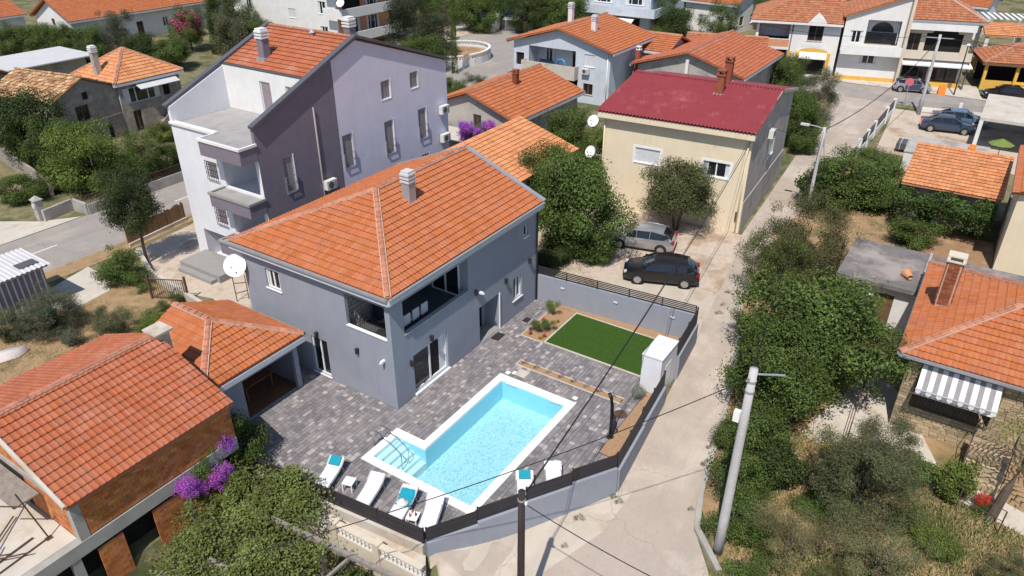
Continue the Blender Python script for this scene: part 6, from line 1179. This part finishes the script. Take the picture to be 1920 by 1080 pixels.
for k in range(5): mk('rib', MB().tube([(-.82, -1.1 + k * .5, .3), (-.8, -1.1 + k * .5, .85), (.8, -1.1 + k * .5, .85), (.82, -1.1 + k * .5, .3)], .03, 5), 'shutter', dg)
fp = thing('flower_trough', 'low trough of red flowers beside the upper lane', 'planter', (44.6, -11.6, 0)); mk('trough', MB().box(-.4, -1.1, 0, .4, 1.1, .45), 'red_paint', fp)
# kiosks and round planter by the street bend
k1 = thing('stone_kiosk', 'little beige stone kiosk with rounded white roof', 'kiosk', (74.2, 48.6, 0), CR); mk('body', MB().box(0, 0, 0, 2.6, 1.8, 1.9), 'beige', k1); mk('roof_shell', MB().tube([(-.2, .9, 1.5), (2.8, .9, 1.5)], 1.15, 14), 'plain_white', k1, True); mk('opening', MB().box(.4, -.02, .9, 2.2, -.001, 1.7), 'dark_in', k1)
k2 = thing('blue_roof_kiosk', 'small white kiosk with a dark blue roof and awning', 'kiosk', (77.0, 47.0, 0), CR); mk('body', MB().box(0, 0, 0, 3.6, 2.6, 2.4), 'plain_white', k2); mk('roof_panel', MB().add([(-.4, -.6, 2.4), (4.0, -.6, 2.4), (4.0, 3.0, 3.1), (-.4, 3.0, 3.1), (-.4, -.6, 2.3), (4, -.6, 2.3), (4, 3, 3.), (-.4, 3., 3.)], [(0, 1, 2, 3), (7, 6, 5, 4), (4, 5, 1, 0), (7, 4, 0, 3), (5, 6, 2, 1)]), 'car_navy', k2); mk('awning', MB().add([(1.2, -.05, 2.1), (3.6, -.05, 2.1), (3.6, -1.3, 1.7), (1.2, -1.3, 1.7)], [(0, 1, 2, 3)]), 'sheet_white', k2); mk('door', MB().box(.3, -.03, 0, 1.1, -.001, 2.0), 'dark_grey', k2); mk('hatch', MB().box(1.6, -.03, .9, 3.4, -.001, 1.9), 'dark_in', k2)
wbn = thing('waste_container', 'dark brown waste container in front of the blue roofed kiosk', 'container', (76.5, 43.6, 0), CR); mk('container_body', MB().box(0, 0, .1, 1.6, 1, 1.3), 'rust', wbn); mk('container_lid', MB().box(-.05, -.05, 1.301, 1.65, 1.05, 1.45), 'rust', wbn)
rp = thing('round_planter', 'curved white planter wall with balustrade at the street bend', 'planter', (57.5, 40.5, 0)); arc_ = [(5.2 * math.cos(R(t)), 4.2 * math.sin(R(t))) for t in range(-150, 61, 15)]
for a, b in zip(arc_[:-1], arc_[1:]): mk('wall_section', MB().beam((*a, .35), (*b, .35), .3, .9), 'plain_white', rp); mk('coping', MB().beam((*a, 1.3), (*b, 1.3), .35, .12), 'plain_white', rp)
for a in [(5.2 * math.cos(R(t)), 4.2 * math.sin(R(t))) for t in range(-150, 61, 5)]: mk('baluster', MB().lathe([(.06, .8), (.11, .95), (.05, 1.1), (.08, 1.25)], (*a, 0), n=6), 'plain_white', rp)
mk('soil', MB().poly([(x * .96, y * .96, .6) for x, y in arc_]), 'soil', rp)
# ------------------------------------------------------------------ vegetation
def leaves(P, Nrm, size, asp, r, jit=.6, bend=.25):
    """one small folded blade per point: two quads sharing a midrib would be 4 tris; a kinked diamond keeps it at 2"""
    n = len(P); N = Nrm + r.normal(0, jit, (n, 3)); N /= np.linalg.norm(N, axis=1)[:, None] + 1e-9
    T = np.cross(N, r.normal(0, 1, (n, 3))); T /= np.linalg.norm(T, axis=1)[:, None] + 1e-9; B = np.cross(N, T)
    s = (size * r.uniform(.65, 1.35, n))[:, None]
    V = np.stack([P - T * s * .5, P + B * s * asp * .5 + N * s * bend * .3, P + T * s * .5 - N * s * bend * .3, P - B * s * asp * .5 + N * s * bend * .3], 1)
    return V.reshape(-1, 3)
def crown_mesh(name, Rr, n, size, asp, seed, clumps=38, crad=.30, flat=.85, shell=.75, droop=0., mat='leaf', cone=False):
    r = np.random.default_rng(seed); d = r.normal(0, 1, (clumps, 3)); d /= np.linalg.norm(d, axis=1)[:, None]
    rad = shell * r.uniform(.3, 1.12, clumps) ** .5; ph = r.uniform(0, 6.28, 3); rad = rad * (1 + .16 * np.sin(3 * np.arctan2(d[:, 1], d[:, 0]) + ph[0]) + .10 * np.sin(5 * d[:, 2] + ph[1])); c = d * rad[:, None]; c[:, 2] = np.where(c[:, 2] < -.55, -.55 + r.uniform(-.1, .2, clumps), c[:, 2])
    if cone: z = r.uniform(-1, 1, clumps); a = r.uniform(0, 6.28, clumps); q = (1 - z) * .5 * .8 + .12; c = np.stack([np.cos(a) * q * .55, np.sin(a) * q * .55, z], 1)
    cr = crad * r.uniform(.6, 1.35, clumps); w = cr ** 2; idx = r.choice(clumps, n, p=w / w.sum())
    u = r.normal(0, 1, (n, 3)); u /= np.linalg.norm(u, axis=1)[:, None]; k = (1 - r.uniform(0, 1, n) ** 2.2 * .75)
    P = c[idx] + u * (cr[idx] * k)[:, None] * np.array([1, 1, flat]); P += r.normal(0, .02, P.shape)
    m = int(n * .10); P[:m] += u[:m] * r.uniform(.02, .16, (m, 1))
    Nn = u * .7 + P * .5 + np.array([0, 0, .35]); V = leaves(P * Rr, Nn, size, asp, r); V[:, 2] -= droop
    return npmesh(name, V, np.arange(4 * n).reshape(-1, 4), mat)
CM = {'L0': (crown_mesh('foliage_broad', 3., 32000, .125, .6, 1, 60, .25), 3.), 'L1': (crown_mesh('foliage_broad', 3., 32000, .125, .6, 2, 52, .27), 3.), 'L2': (crown_mesh('foliage_airy', 3., 23000, .12, .5, 3, 50, .22, shell=.85), 3.),
      'M0': (crown_mesh('foliage_shrub', 1.6, 13000, .095, .6, 4, 36, .29), 1.6), 'M1': (crown_mesh('foliage_shrub', 1.6, 13000, .095, .6, 5, 32, .31), 1.6), 'M2': (crown_mesh('foliage_fig', 1.6, 9000, .13, .8, 11, 32, .3), 1.6),
      'S0': (crown_mesh('foliage_small', .8, 4200, .06, .6, 6, 18, .36), .8), 'S1': (crown_mesh('foliage_small', .8, 4200, .06, .5, 7, 16, .38), .8),
      'O0': (crown_mesh('foliage_olive', 2.2, 26000, .105, .28, 8, 60, .22, shell=.9), 2.2), 'O1': (crown_mesh('foliage_olive', 2.2, 24000, .105, .28, 9, 52, .23, shell=.9), 2.2),
      'C0': (crown_mesh('foliage_cypress', 2., 9000, .13, .35, 10, 70, .16, 1.6, cone=True), 2.), 'T0': (crown_mesh('foliage_tiny', .3, 320, .05, .4, 12, 9, .42), .3),
      'F0': (crown_mesh('blossom_mass', .8, 2600, .07, .85, 13, 20, .34, mat='flower'), .8), 'O2': (crown_mesh('foliage_open_olive', 2.2, 9500, .10, .28, 19, 44, .2, shell=.95), 2.2), 'D0': (crown_mesh('foliage_twiggy', 1.6, 2200, .11, .22, 14, 40, .2, shell=.95), 1.6)}
def trunk_mb(h, r, cr, seed, n=6, multi=1):
    rr = random.Random(seed); mb = MB()
    for t in range(multi):
        ox, oy = (rr.uniform(-.25, .25), rr.uniform(-.25, .25)) if multi > 1 else (0, 0); lx, ly = rr.uniform(-.25, .25) + ox, rr.uniform(-.25, .25) + oy
        pts = [(ox * .5, oy * .5, -.15), (ox + lx * .2, oy + ly * .3, h * .4), (lx + ox, ly + oy, h), (lx * 1.3 + ox, ly * 1.2 + oy, h + cr * .7)]; mb.tube(pts, [r * 1.3, r, r * .75, r * .25], 8)
        for k in range(n):
            a = 2 * math.pi * k / n + rr.uniform(-.4, .4); e = cr * rr.uniform(.45, .75); z0 = h * rr.uniform(.75, 1.05)
            mb.tube([(lx + ox, ly + oy, z0), (lx + ox + math.cos(a) * e * .5, ly + oy + math.sin(a) * e * .5, z0 + cr * .3), (lx + ox + math.cos(a) * e, ly + oy + math.sin(a) * e, z0 + cr * rr.uniform(.4, .8))], [r * .5, r * .32, r * .1], 5)
    return mb
VC = {}
def plant(name, label, p, rx, rz, kind, col, cat='tree', zc=None, ry=None, rot=None, group=None, multi=1, blossom=None, tr=None):
    """p: base on the ground; crown centre height zc; radii in metres"""
    global rng
    me, R0 = CM[kind]; VC[name] = VC.get(name, 0) + 1; seed = sum(map(ord, label)) ; rr = random.Random(seed); zc = rz * .95 if zc is None else zc
    t = thing(name, label, cat, p, 0, group); cr = link('crown' if cat == 'tree' else 'foliage', me, t, (0, 0, zc), color=col); cr.rotation_euler = (0, 0, rr.uniform(0, 6.28) if rot is None else rot); cr.scale = (rx / R0 / .98, (ry or rx) / R0 / .98, rz / R0 / .9)
    if rx > .45: h = max(.15, zc - rz * .45); mk('trunk' if cat == 'tree' else 'stem', trunk_mb(h, tr or max(.025, min(.17, rx * .045)), rx * .8, seed, multi=multi), 'bark', t, True)
    if blossom:
        nb = 12 if name == 'bougainvillea' else 1
        for q in range(nb):
            B = blossom[2]; an = 6.28 * q / nb + rr.uniform(-.4, .4); off = 0 if nb == 1 else B * rr.uniform(.35, .95)
            b = link('blossom', CM['F0'][0], t, (blossom[1][0] + math.cos(an) * off, blossom[1][1] + math.sin(an) * off, zc + blossom[1][2] + (0 if nb == 1 else rr.uniform(-.55, .45) * B)), color=tuple(x * rr.uniform(.85, 1.15) for x in blossom[0])); k_ = (B if nb == 1 else B * rr.uniform(.2, .38)) / .8; b.scale = (k_, k_, k_ * (1 if nb == 1 else 1.4)); b.rotation_euler = (rr.uniform(-.5, .5) if nb > 1 else 0, rr.uniform(-.5, .5) if nb > 1 else 0, rr.uniform(0, 6))
    return t
DK, MD, LT, OL, YG, FG = (.052, .078, .022), (.088, .128, .030), (.130, .175, .038), (.125, .135, .068), (.155, .172, .036), (.098, .142, .036)
DRY, GR = (.17, .145, .075), (.115, .125, .08)
PUR, PNK, YEL, RED = (.44, .13, .56), (.48, .12, .16), (.6, .38, .03), (.5, .05, .04)
def c_at(px, py, zc): a = at(px, py, zc); return (a[0], a[1], gz(a[0], a[1]))
def tree(label, px, py, zc, rx, rz, kind, col, **k): p = c_at(px, py, zc); return plant(k.pop('name', 'tree'), label, p, rx, rz, kind, col, zc=zc - p[2], **k)
def shrub(label, px, py, rx, rz, kind, col, **k): return plant(k.pop('name', 'shrub'), label, c_at(px, py, rz * .9), rx, rz, kind, col, cat='shrub', **k)
# left plot across the street
tree('tall dark evergreen behind the stained wall of the stone house plot', 42, 238, 3.6, 3.1, 3.4, 'L0', DK); tree('bright green bushy tree before the old stone house', 165, 296, 2.6, 3.1, 2.6, 'L1', LT)
tree('leafy tree between the dark evergreen and the bright one', 105, 275, 2.4, 2.4, 2.4, 'L0', MD); tree('rounded green tree beside the stair of the hipped house', 275, 288, 2.0, 2.2, 1.9, 'L2', MD); shrub('yellow-green shrub below the outside stair', 305, 248, 1.1, .9, 'M0', YG); shrub('dense green bush behind the rusty railing wall', 225, 330, 2.0, 1.4, 'M1', MD); shrub('low dark bush at the railing by the apartment house', 310, 300, 1.5, 1.1, 'M0', DK)
shrub('sprawling green bush inside the gate across the street', 30, 355, 1.8, 1., 'M0', MD); shrub('small rose bush near the gate pillar', 85, 350, 1.0, .7, 'S0', FG, blossom=(PNK, (0, 0, .3), .4)); shrub('dark green bush against the stained wall', 110, 325, 1.6, 1.3, 'M1', DK)
tree('slender dark tree at the corner of the gravel yard', 243, 374, 4.2, 1.8, 2.1, 'L1', (.05, .07, .024), tr=.09); shrub('leafy bush at the foot of the slender tree', 222, 498, 1.35, 1.1, 'M0', MD); shrub('smaller bush beside the pale yard wall', 255, 515, .9, .7, 'S1', FG)
shrub('large grey-green feathery bush beside the metal shed', 80, 590, 1.9, 1.1, 'O0', GR, name='feathery_bush'); shrub('olive shrub on the dry soil plot', 212, 607, 1.15, .8, 'O1', OL); shrub('bright green low hedge by the pavilion roof', 288, 600, 1.25, .45, 'M1', LT, ry=.7, rot=.2); shrub('small grey shrub near the tarpaulin', 132, 635, .65, .5, 'S0', GR); shrub('small grey shrub beside the green bin', 142, 595, .7, .5, 'S1', OL); shrub('dark shrub in front of the ribbed shed wall', 20, 610, 1.0, .9, 'M0', OL)
for k, (px, py) in enumerate(((270, 540), (305, 575), (330, 560))): shrub(('weedy tuft at the iron gate post', 'weedy tuft below the iron gate', 'weedy tuft on the gravel side of the iron gate')[k], px, py, .45, .3, 'S0', FG)
# hedges and gardens at the top left
for k, (px, py, r, col) in enumerate(((22, 76, 2.6, MD), (72, 76, 2.6, FG), (122, 74, 2.6, MD), (165, 82, 2.4, FG))): tree(('ivy hedge mass nearest the white cottage', 'second ivy hedge mass beside the purple flowers', 'ivy hedge mass below the long roof eave', 'last ivy hedge mass next to the olive')[k], px, py, 2.0, r, 2.2, 'L%d' % (k % 2), col)
tree('grey olive behind the bright hipped roof', 212, 66, 2.6, 2.9, 2.6, 'O0', GR); tree('pink flowering crape myrtle before the long house', 352, 52, 2.9, 2.5, 2.6, 'L2', MD, blossom=((.40, .10, .12), (0, 0, .6), 2.1)); tree('tall dark cypress beside the pink myrtle', 402, 40, 4., 1.9, 4.6, 'C0', DK, name='cypress'); tree('dark slender conifer near the white apartment wall', 432, 48, 3.6, 1.8, 4.0, 'C0', OL, name='cypress')
tree('green bush row behind the hipped house', 318, 98, 2., 2.9, 2.0, 'L0', MD); tree('dark bush left of the green row behind the hipped house', 262, 96, 2.2, 2.4, 2.2, 'L1', DK); tree('low tree under the white apartment balcony', 480, 62, 1.8, 2.4, 1.8, 'L1', MD); shrub('purple bougainvillea by the long roof eave', 200, 42, 1.6, 1.1, 'M0', MD, name='bougainvillea', blossom=(PUR, (0, 0, .5), 1.1)); shrub('purple bougainvillea spray by the ivy hedge', 62, 84, 1.1, 1.4, 'M1', MD, name='bougainvillea', blossom=(PUR, (0, 0, .5), .8)); shrub('purple bougainvillea beside the flat shed', 103, 128, 1.1, 1.3, 'M0', MD, name='bougainvillea', blossom=(PUR, (0, 0, .4), .9))
tree('dark bush between the flat shed and hipped roof', 150, 110, 1.8, 2.0, 1.8, 'L0', DK)
# street bend and centre
tree('large dark olive over the street bend', 778, 52, 4., 4.3, 3.8, 'O0', (.055, .065, .036)); tree('second grey olive crown leaning to the round planter', 818, 60, 3.4, 2.8, 2.8, 'O1', OL); tree('green bush below the large olive', 790, 98, 2.2, 3.2, 2.0, 'L1', MD); tree('slim cypress rising from the round planter', 850, 55, 5., .75, 5.2, 'C0', FG, name='cypress')
for k, (px, py, col) in enumerate(((895, 22, MD), (940, 12, FG), (985, 22, DK), (1025, 14, YG), (1062, 28, MD), (835, 8, MD), (745, 8, DK), (1090, 12, DK))): tree(('hedge tree behind the stone kiosk', 'hedge tree behind the blue roofed kiosk', 'dark hedge tree right of the kiosks', 'yellowish hedge tree behind the balcony house', 'hedge tree beside the balcony house chimney', 'tree beyond the slim cypress', 'dark tree behind the large olive', 'dark tree by the concrete building')[k], px, py, 2.8, 4., 3., 'L%d' % (k % 3), col)
shrub('leafy bush behind the lavender apartment wall', 845, 165, 1.5, 1.4, 'M1', MD); shrub('grey-green bush before the bungalow gable', 888, 162, 1.8, 1.1, 'O1', OL); tree('spreading purple bougainvillea under the bungalow gable', 900, 252, 2.7, 1.5, .9, 'M0', MD, name='bougainvillea', blossom=(PUR, (0, 0, .3), 1.7))
tree('dark round tree right of the balcony house', 1262, 58, 3., 2.9, 3., 'L1', DK); tree('small tree under the concrete building awning', 1235, 75, 2., 2.2, 2.2, 'L0', MD); tree('tree behind the tiled house roof', 1350, 40, 2.6, 3., 2.6, 'L2', MD)
# trees between villa and cream house
tree('big leafy tree beside the parked hatchbacks', 1085, 385, 3.5, 3.3, 3.3, 'L0', FG, tr=.2); tree('second leafy crown touching the low pale house', 1030, 335, 3.2, 2.2, 2.4, 'L1', MD); tree('leafy tree between the bungalow and cream house', 1062, 250, 2.5, 2.3, 2.2, 'L1', FG); tree('loose green tree under the satellite dishes', 1120, 290, 2.6, 1.8, 2.4, 'L2', LT); shrub('undergrowth bush behind the garden wall', 1030, 470, 1.5, 1.0, 'M1', DK); shrub('undergrowth bush in front of the silver car', 1120, 470, 1.2, .9, 'M0', MD); shrub('light green bush behind the bungalow eave', 1030, 220, 1.4, 1.2, 'M0', LT)
tree('spreading fig tree with twin trunks before the cream wall', 1276, 356, 2.9, 2.8, 1.75, 'L1', (.095, .112, .042), multi=2, tr=.08, name='fig_tree')
# by the upper lane
tree('dark green tree behind the cream house gable', 1500, 222, 2.5, 2.2, 2.6, 'L0', MD); tree('grey-green olive at the lane junction', 1528, 178, 2.6, 2.3, 2.2, 'O0', OL); tree('white flowering oleander beside the tiled house', 1480, 138, 2., 2.4, 2., 'L1', FG); shrub('climbing hedge along the bicycle fence', 1505, 262, 1.4, 1.3, 'M1', MD)
# right of the lane
tree('broad fig bush right of the pale lane pole', 1590, 335, 1.9, 3.3, 1.9, 'L1', FG, name='fig_tree'); tree('dark bush at the foot of the pale lane pole', 1535, 350, 1.5, 1.8, 1.6, 'M2', DK); shrub('vegetable bushes before the vine pergola', 1650, 370, 1.9, 1.0, 'M0', MD); shrub('bushy plants under the lane fence', 1640, 300, 2.2, .8, 'M1', FG); shrub('dense round bush beside the flat roofed outbuilding', 1715, 436, 1.6, 1.1, 'M1', MD)
tree('half bare olive above the grey flat roof', 1510, 450, 2.4, 2.6, 2.2, 'O0', (.12, .12, .05)); tree('scrubby green tree on the walnut side of the half bare olive', 1465, 500, 2.0, 2.0, 2.0, 'L2', (.10, .115, .035)); tree('bare twiggy tree beside the half bare olive', 1580, 455, 2.4, 1.8, 1.5, 'D0', DRY, tr=.1); shrub('yellow-green bush by the lane below the pale pole', 1470, 470, 1.5, 1.3, 'M0', (.10, .11, .03))
tree('great spreading walnut tree between lane and stone house', 1545, 605, 3.3, 3.6, 2.7, 'L0', FG, tr=.22); tree('lower walnut limb over the lane', 1470, 690, 2.4, 2.6, 2.2, 'L1', MD); tree('walnut limb reaching to the outbuilding', 1600, 655, 2.4, 2.3, 2., 'L2', FG); shrub('laurel bush by the concrete pole', 1440, 790, 1.5, 1.4, 'M1', FG); shrub('laurel bush below the concrete pole', 1395, 880, 1.35, 1.25, 'M0', MD); shrub('low laurel bush at the lane kerb end', 1390, 950, 1.2, .8, 'M1', MD); shrub('dark laurel bush behind the concrete pole', 1470, 860, 1.1, 1., 'M2', DK)
tree('grey olive tree before the stone veranda', 1618, 880, 2.0, 2.0, 1.6, 'O0', (.12, .13, .06)); shrub('roadside bush under the walnut limb', 1395, 690, .9, 1.0, 'M0', MD); shrub('roadside bush at the lane kerb under the pole top', 1375, 800, .8, .9, 'M1', FG); shrub('roadside bush opposite the white gate block', 1410, 600, .9, 1.0, 'M1', MD); shrub('roadside bush opposite the parking yard', 1432, 530, .9, .9, 'M0', FG); shrub('dark leafy bush behind the roadside bushes', 1430, 650, 1.2, 1.3, 'M2', DK); tree('olive sapling touching the stone house fence', 1660, 835, 1.7, 1.3, 1.3, 'O1', OL); tree('low grey olive at the bottom of the garden', 1485, 1000, 1.1, 1.4, .9, 'O2', (.17, .16, .075)); tree('wide olive beside the bare soil', 1645, 1040, 1.2, 1.7, 1.0, 'O2', (.15, .155, .075)); shrub('leafy citrus bush by the flower pots', 1790, 890, .9, .9, 'M2', LT); shrub('bean plants between olive and citrus', 1720, 870, .9, .7, 'M2', (.10, .14, .04)); shrub('young green bush on the bare soil', 1770, 1000, .9, .6, 'M0', LT); shrub('grey bush at the lower garden corner', 1905, 1065, .9, .8, 'O1', OL); shrub('low weeds beside the garden path', 1560, 930, 1.2, .5, 'M0', FG); shrub('weeds below the concrete pole', 1410, 1030, 1.0, .45, 'S1', FG); shrub('grassy weeds by the wide olive', 1560, 1060, .9, .4, 'O2', (.13, .14, .05)); shrub('thin weeds near the young green bush', 1700, 960, .9, .4, 'S0', (.11, .13, .05))
shrub('yellow marigold clump by the pipe fence', 1560, 840, .5, .3, 'S0', MD, blossom=(YEL, (0, 0, .15), .4)); shrub('red potted flowers beside the palm trunk', 1845, 930, .5, .3, 'S1', MD, blossom=(RED, (0, 0, .15), .35))
pt = thing('palm_tree', 'leaning palm trunk with fronds before the stone house', 'tree', at(1858, 968, -.2)); mk('trunk', MB().tube([(0, 0, -.1), (.2, -.15, 1.3), (.6, -.4, 2.6), (.9, -.5, 3.6)], [.2, .15, .14, .16], 10), 'bark', pt)
for k in range(16):
    a = 2 * math.pi * k / 16 + random.uniform(-.1, .1); el = random.uniform(-.2, 1.0); fr = MB(); pts = [(Vector((.9, -.5, 3.6)) + Vector((math.cos(a) * s, math.sin(a) * s, el * s - .5 * s * s))) for s in np.linspace(0, 1.5, 9)]; sd__ = Vector((-math.sin(a), math.cos(a), 0))
    for i in range(1, 9):
        for s in (1, -1): w = .38 * math.sin(math.pi * min(1, i / 8.5) * .9 + .2); b0 = pts[i]; tip = b0 + sd__ * s * w + (pts[i] - pts[i - 1]) * .9 - Vector((0, 0, .12)); fr.quad(b0, b0 + (pts[i] - pts[i - 1]) * .35, tip, tip - (pts[i] - pts[i - 1]) * .1)
    o = mk('frond', fr, 'leaf', pt, color=YG)
# vines: flat leafy layers
def vine(label, poly, z, n, size, col, seed, thick=.35, name='grape_vine', drop=.0):
    r = np.random.default_rng(seed); xs = [p[0] for p in poly]; ys = [p[1] for p in poly]; P = []
    bumps = [(r.uniform(min(xs), max(xs)), r.uniform(min(ys), max(ys)), r.uniform(.35, .8), r.uniform(.05, .5)) for _ in range(60)]
    while len(P) < n:
        x, y = r.uniform(min(xs), max(xs)), r.uniform(min(ys), max(ys))
        if not inpoly(x + r.normal(0, .22), y + r.normal(0, .22), poly): continue
        h = max(b[3] * math.exp(-((x - b[0]) ** 2 + (y - b[1]) ** 2) / b[2] ** 2 * 2) for b in bumps)
        if h < .09 and r.random() < .8: continue
        P.append((x, y, z + h - r.random() ** 2 * thick - drop * r.random() ** 3))
    P = np.array(P); V = leaves(P, np.tile([0, 0, 1.], (n, 1)), size, .85, r, .55); t = thing(name, label, 'vine'); link('foliage', npmesh('foliage_vine', V, np.arange(4 * n).reshape(-1, 4), 'leaf'), t, color=col)
    return t
VP_ = [at(*q, .9)[:2] for q in ((425, 800), (470, 870), (590, 885), (605, 955), (560, 990), (600, 1030), (560, 1100), (300, 1110), (290, 1040), (345, 985), (370, 900))]
t = vine('dense grape vine covering the weathered pergola beside the block house', VP_, .95, 34000, .095, (.150, .178, .050), 21, .5, drop=.5); mk('stem', MB().tube([(-9.5, -2, -1.6), (-9.4, -2.1, .0), (-9.2, -2.4, .9)], .05, 6).tube([(-8, -4.2, -1.6), (-8.1, -4.1, 0), (-8.3, -3.8, .9)], .04, 6), 'bark', t)
t = vine('vine canopy hanging in front of the mottled tiled shed', [(32.2, -20.6), (35.0, -20.6), (35.0, -15.1), (32.4, -14.8)], 2.15, 12000, .12, (.07, .11, .03), 22, .4, drop=1.2); mk('stem', MB().tube([(33, -18, 0), (33.1, -18, 1), (33.3, -18.2, 2.1)], .06, 6), 'bark', t)
shrub('vivid purple bougainvillea climbing the orange block wall', 395, 905, .8, .8, 'M0', FG, name='bougainvillea', zc=1.75, blossom=(PUR, (-.15, -.2, .1), 1.15)); shrub('trailing purple bougainvillea arm beside the pavilion corner', 430, 870, .5, .5, 'S0', FG, name='bougainvillea', zc=2.0, blossom=(PUR, (.1, 0, .1), .45))
tree('leafy climber rising at the corner of the terrace fence', 452, 830, 1.3, 1.0, 1.5, 'M0', MD); shrub('green bush below the breeze block wall', 660, 1045, .8, .6, 'M2', MD); shrub('leafy potted bush near the retaining wall corner', 735, 1050, .7, .6, 'M1', FG); shrub('dark weeds under the pergola edge', 640, 1075, .7, .4, 'S0', DK)
# young plants in the terrace beds
def young(label, x, y, h, r, col, n=7):
    t = thing('young_tree', label, 'tree', (x, y, .02)); mk('trunk', MB().tube([(0, 0, 0), (.02, .01, h * .6)], [.02, .012], 6), 'bark', t); c = link('crown', CM['S1'][0], t, (0, 0, h * .62), color=col); c.scale = (r / .8, r / .8, h * .45 / .8)
young('young yucca-like sapling near the far grey wall', 10.7, -1.7, 1.2, .42, LT); young('leafy young shrub in the corner bed by the lawn', 8.9, -1.95, .9, .5, FG); young('second leafy young shrub beside the lawn edging', 9.3, -2.25, .8, .4, MD)
bedp = [(8.4, -1.7, RED), (8.35, -2.35, YEL), (8.6, -2.45, RED), (8.75, -1.5, PUR), (9.9, -1.6, RED), (10.2, -2.3, YEL), (9.6, -2.5, (.6, .6, .55))]
for k, (x, y, c) in enumerate(bedp): plant('flower_clump', ('red flowers by the bed corner near the paving', 'yellow flowers at the kerb corner of the bed', 'red flowers beside the yellow clump', 'purple flowers next to the house side kerb', 'red flowers behind the leafy young shrub', 'yellow flowers beneath the sapling', 'white flowers along the lawn kerb of the bed')[k], (x, y, .02), .14, .10, 'T0', MD, 'flowers', blossom=(c, (0, 0, .04), .1))
for k in range(8): y = -2.85 - k * .68; plant('lavender_clump', 'small lavender or grass clump in the narrow strip bed', (6.02, y, .02), .17, .14, 'T0', ((.12, .06, .16), (.10, .12, .07), (.2, .22, .17))[k % 3], 'lavender', group='clumps in the narrow strip bed')
plant('grey_shrub', 'pale grey rounded shrub at the strip end by the gate block', (6.6, -8.6, .02), .38, .35, 'S0', (.25, .27, .22), 'shrub')
for k, (px, py) in enumerate(((1150, 925), (1160, 935), (1085, 962), (1058, 1013), (1330, 840), (1322, 870), (1295, 950), (1312, 980), (1345, 600), (1352, 585), (1362, 560), (1250, 690), (1225, 735))): p = c_at(px, py, -.4); plant('weed_tuft', 'small dusty weed tuft growing from a crack at the lane edge', p, .14 + .05 * (k % 3), .10 + .03 * (k % 2), 'T0', (.13, .13, .05), 'weed', group='weed tufts along the lane')
# weeds and dry grass
def tufts(label, poly, n, h, mat, seed, name, dz=0.):
    r = np.random.default_rng(seed); xs = [p[0] for p in poly]; ys = [p[1] for p in poly]; V = []
    cl = [(r.uniform(min(xs), max(xs)), r.uniform(min(ys), max(ys)), r.uniform(.3, 1.2)) for _ in range(90)]
    while len(V) < n:
        c = cl[r.integers(90)]; x, y = r.normal(c[0], c[2]), r.normal(c[1], c[2])
        if not inpoly(x, y, poly): continue
        a = r.uniform(0, 6.28); hh = h * r.uniform(.4, 1.3); w = .02 * h / .2; z = gz(x, y) + dz; dx, dy = r.normal(0, .4 * hh, 2)
        V.append([(x - math.cos(a) * w, y - math.sin(a) * w, z), (x + math.cos(a) * w, y + math.sin(a) * w, z), (x + dx, y + dy, z + hh)])
    V = np.array(V).reshape(-1, 3); tag(link(name, npmesh(name, V, np.arange(3 * n).reshape(-1, 3), mat)), label, 'grass', kind='stuff')
LG = [at(*q, -.5)[:2] for q in ((1340, 1000), (1480, 780), (1560, 860), (1760, 930), (1930, 1020), (1930, 1120), (1330, 1120))]
tufts('dry straw grass tufts over the lower right garden', LG, 16000, .22, 'dry_blade', 31, 'dry_grass'); tufts('green weeds scattered in the lower right garden', LG, 9000, .2, 'grass_blade', 32, 'weeds')
tufts('dry weeds scattered over the soil plot beside the metal shed', [(-13, 11), (-1, 11), (1.2, 20.5), (-3, 20.5), (-8, 22), (-13, 24)], 9000, .15, 'dry_blade', 33, 'dry_grass'); tufts('weeds growing in the lower vine garden', [(-13, 1.8), (-7, 1.8), (-6.5, -6), (-8, -9), (-13, -9)], 5000, .25, 'grass_blade', 34, 'weeds')
tufts('weeds along the gravel parking yard', [(12.6, -3), (14, -3.2), (20, 4), (26, 2), (26, 5), (13, 5)], 3500, .16, 'dry_blade', 35, 'dry_grass'); tufts('grass and weeds behind the mottled shed roof', [(34, -10.5), (46, -10.5), (46, -15), (41, -14.5), (34, -14)], 6000, .3, 'grass_blade', 36, 'weeds')
# far background
rb = random.Random(5)
spots = [(92, 58), (98, 66), (88, 70), (104, 52), (80, 62), (84, 74), (76, 70), (70, 62), (66, 74), (62, 84), (70, 92), (95, 44), (104, 36), (98, 12), (104, 4), (92, 8), (112, 20), (108, -6), (118, 40), (60, 96), (48, 100), (20, 92), (50, 74), (44, 66), (88, 4), (96, 22), (100, 12), (112, 6), (114, 28), (98, 34), (110, -2), (122, 24), (86, 24), (102, 44)]
for k, (x, y) in enumerate(spots): plant('tree', 'leafy tree in the far gardens behind the houses', (x, y, 0), rb.uniform(2.6, 4.), rb.uniform(2.4, 3.4), rb.choice(['L0', 'L1', 'L2', 'O0']), rb.choice([DK, MD, FG, OL]), zc=rb.uniform(2.4, 3.4), group='far garden trees')
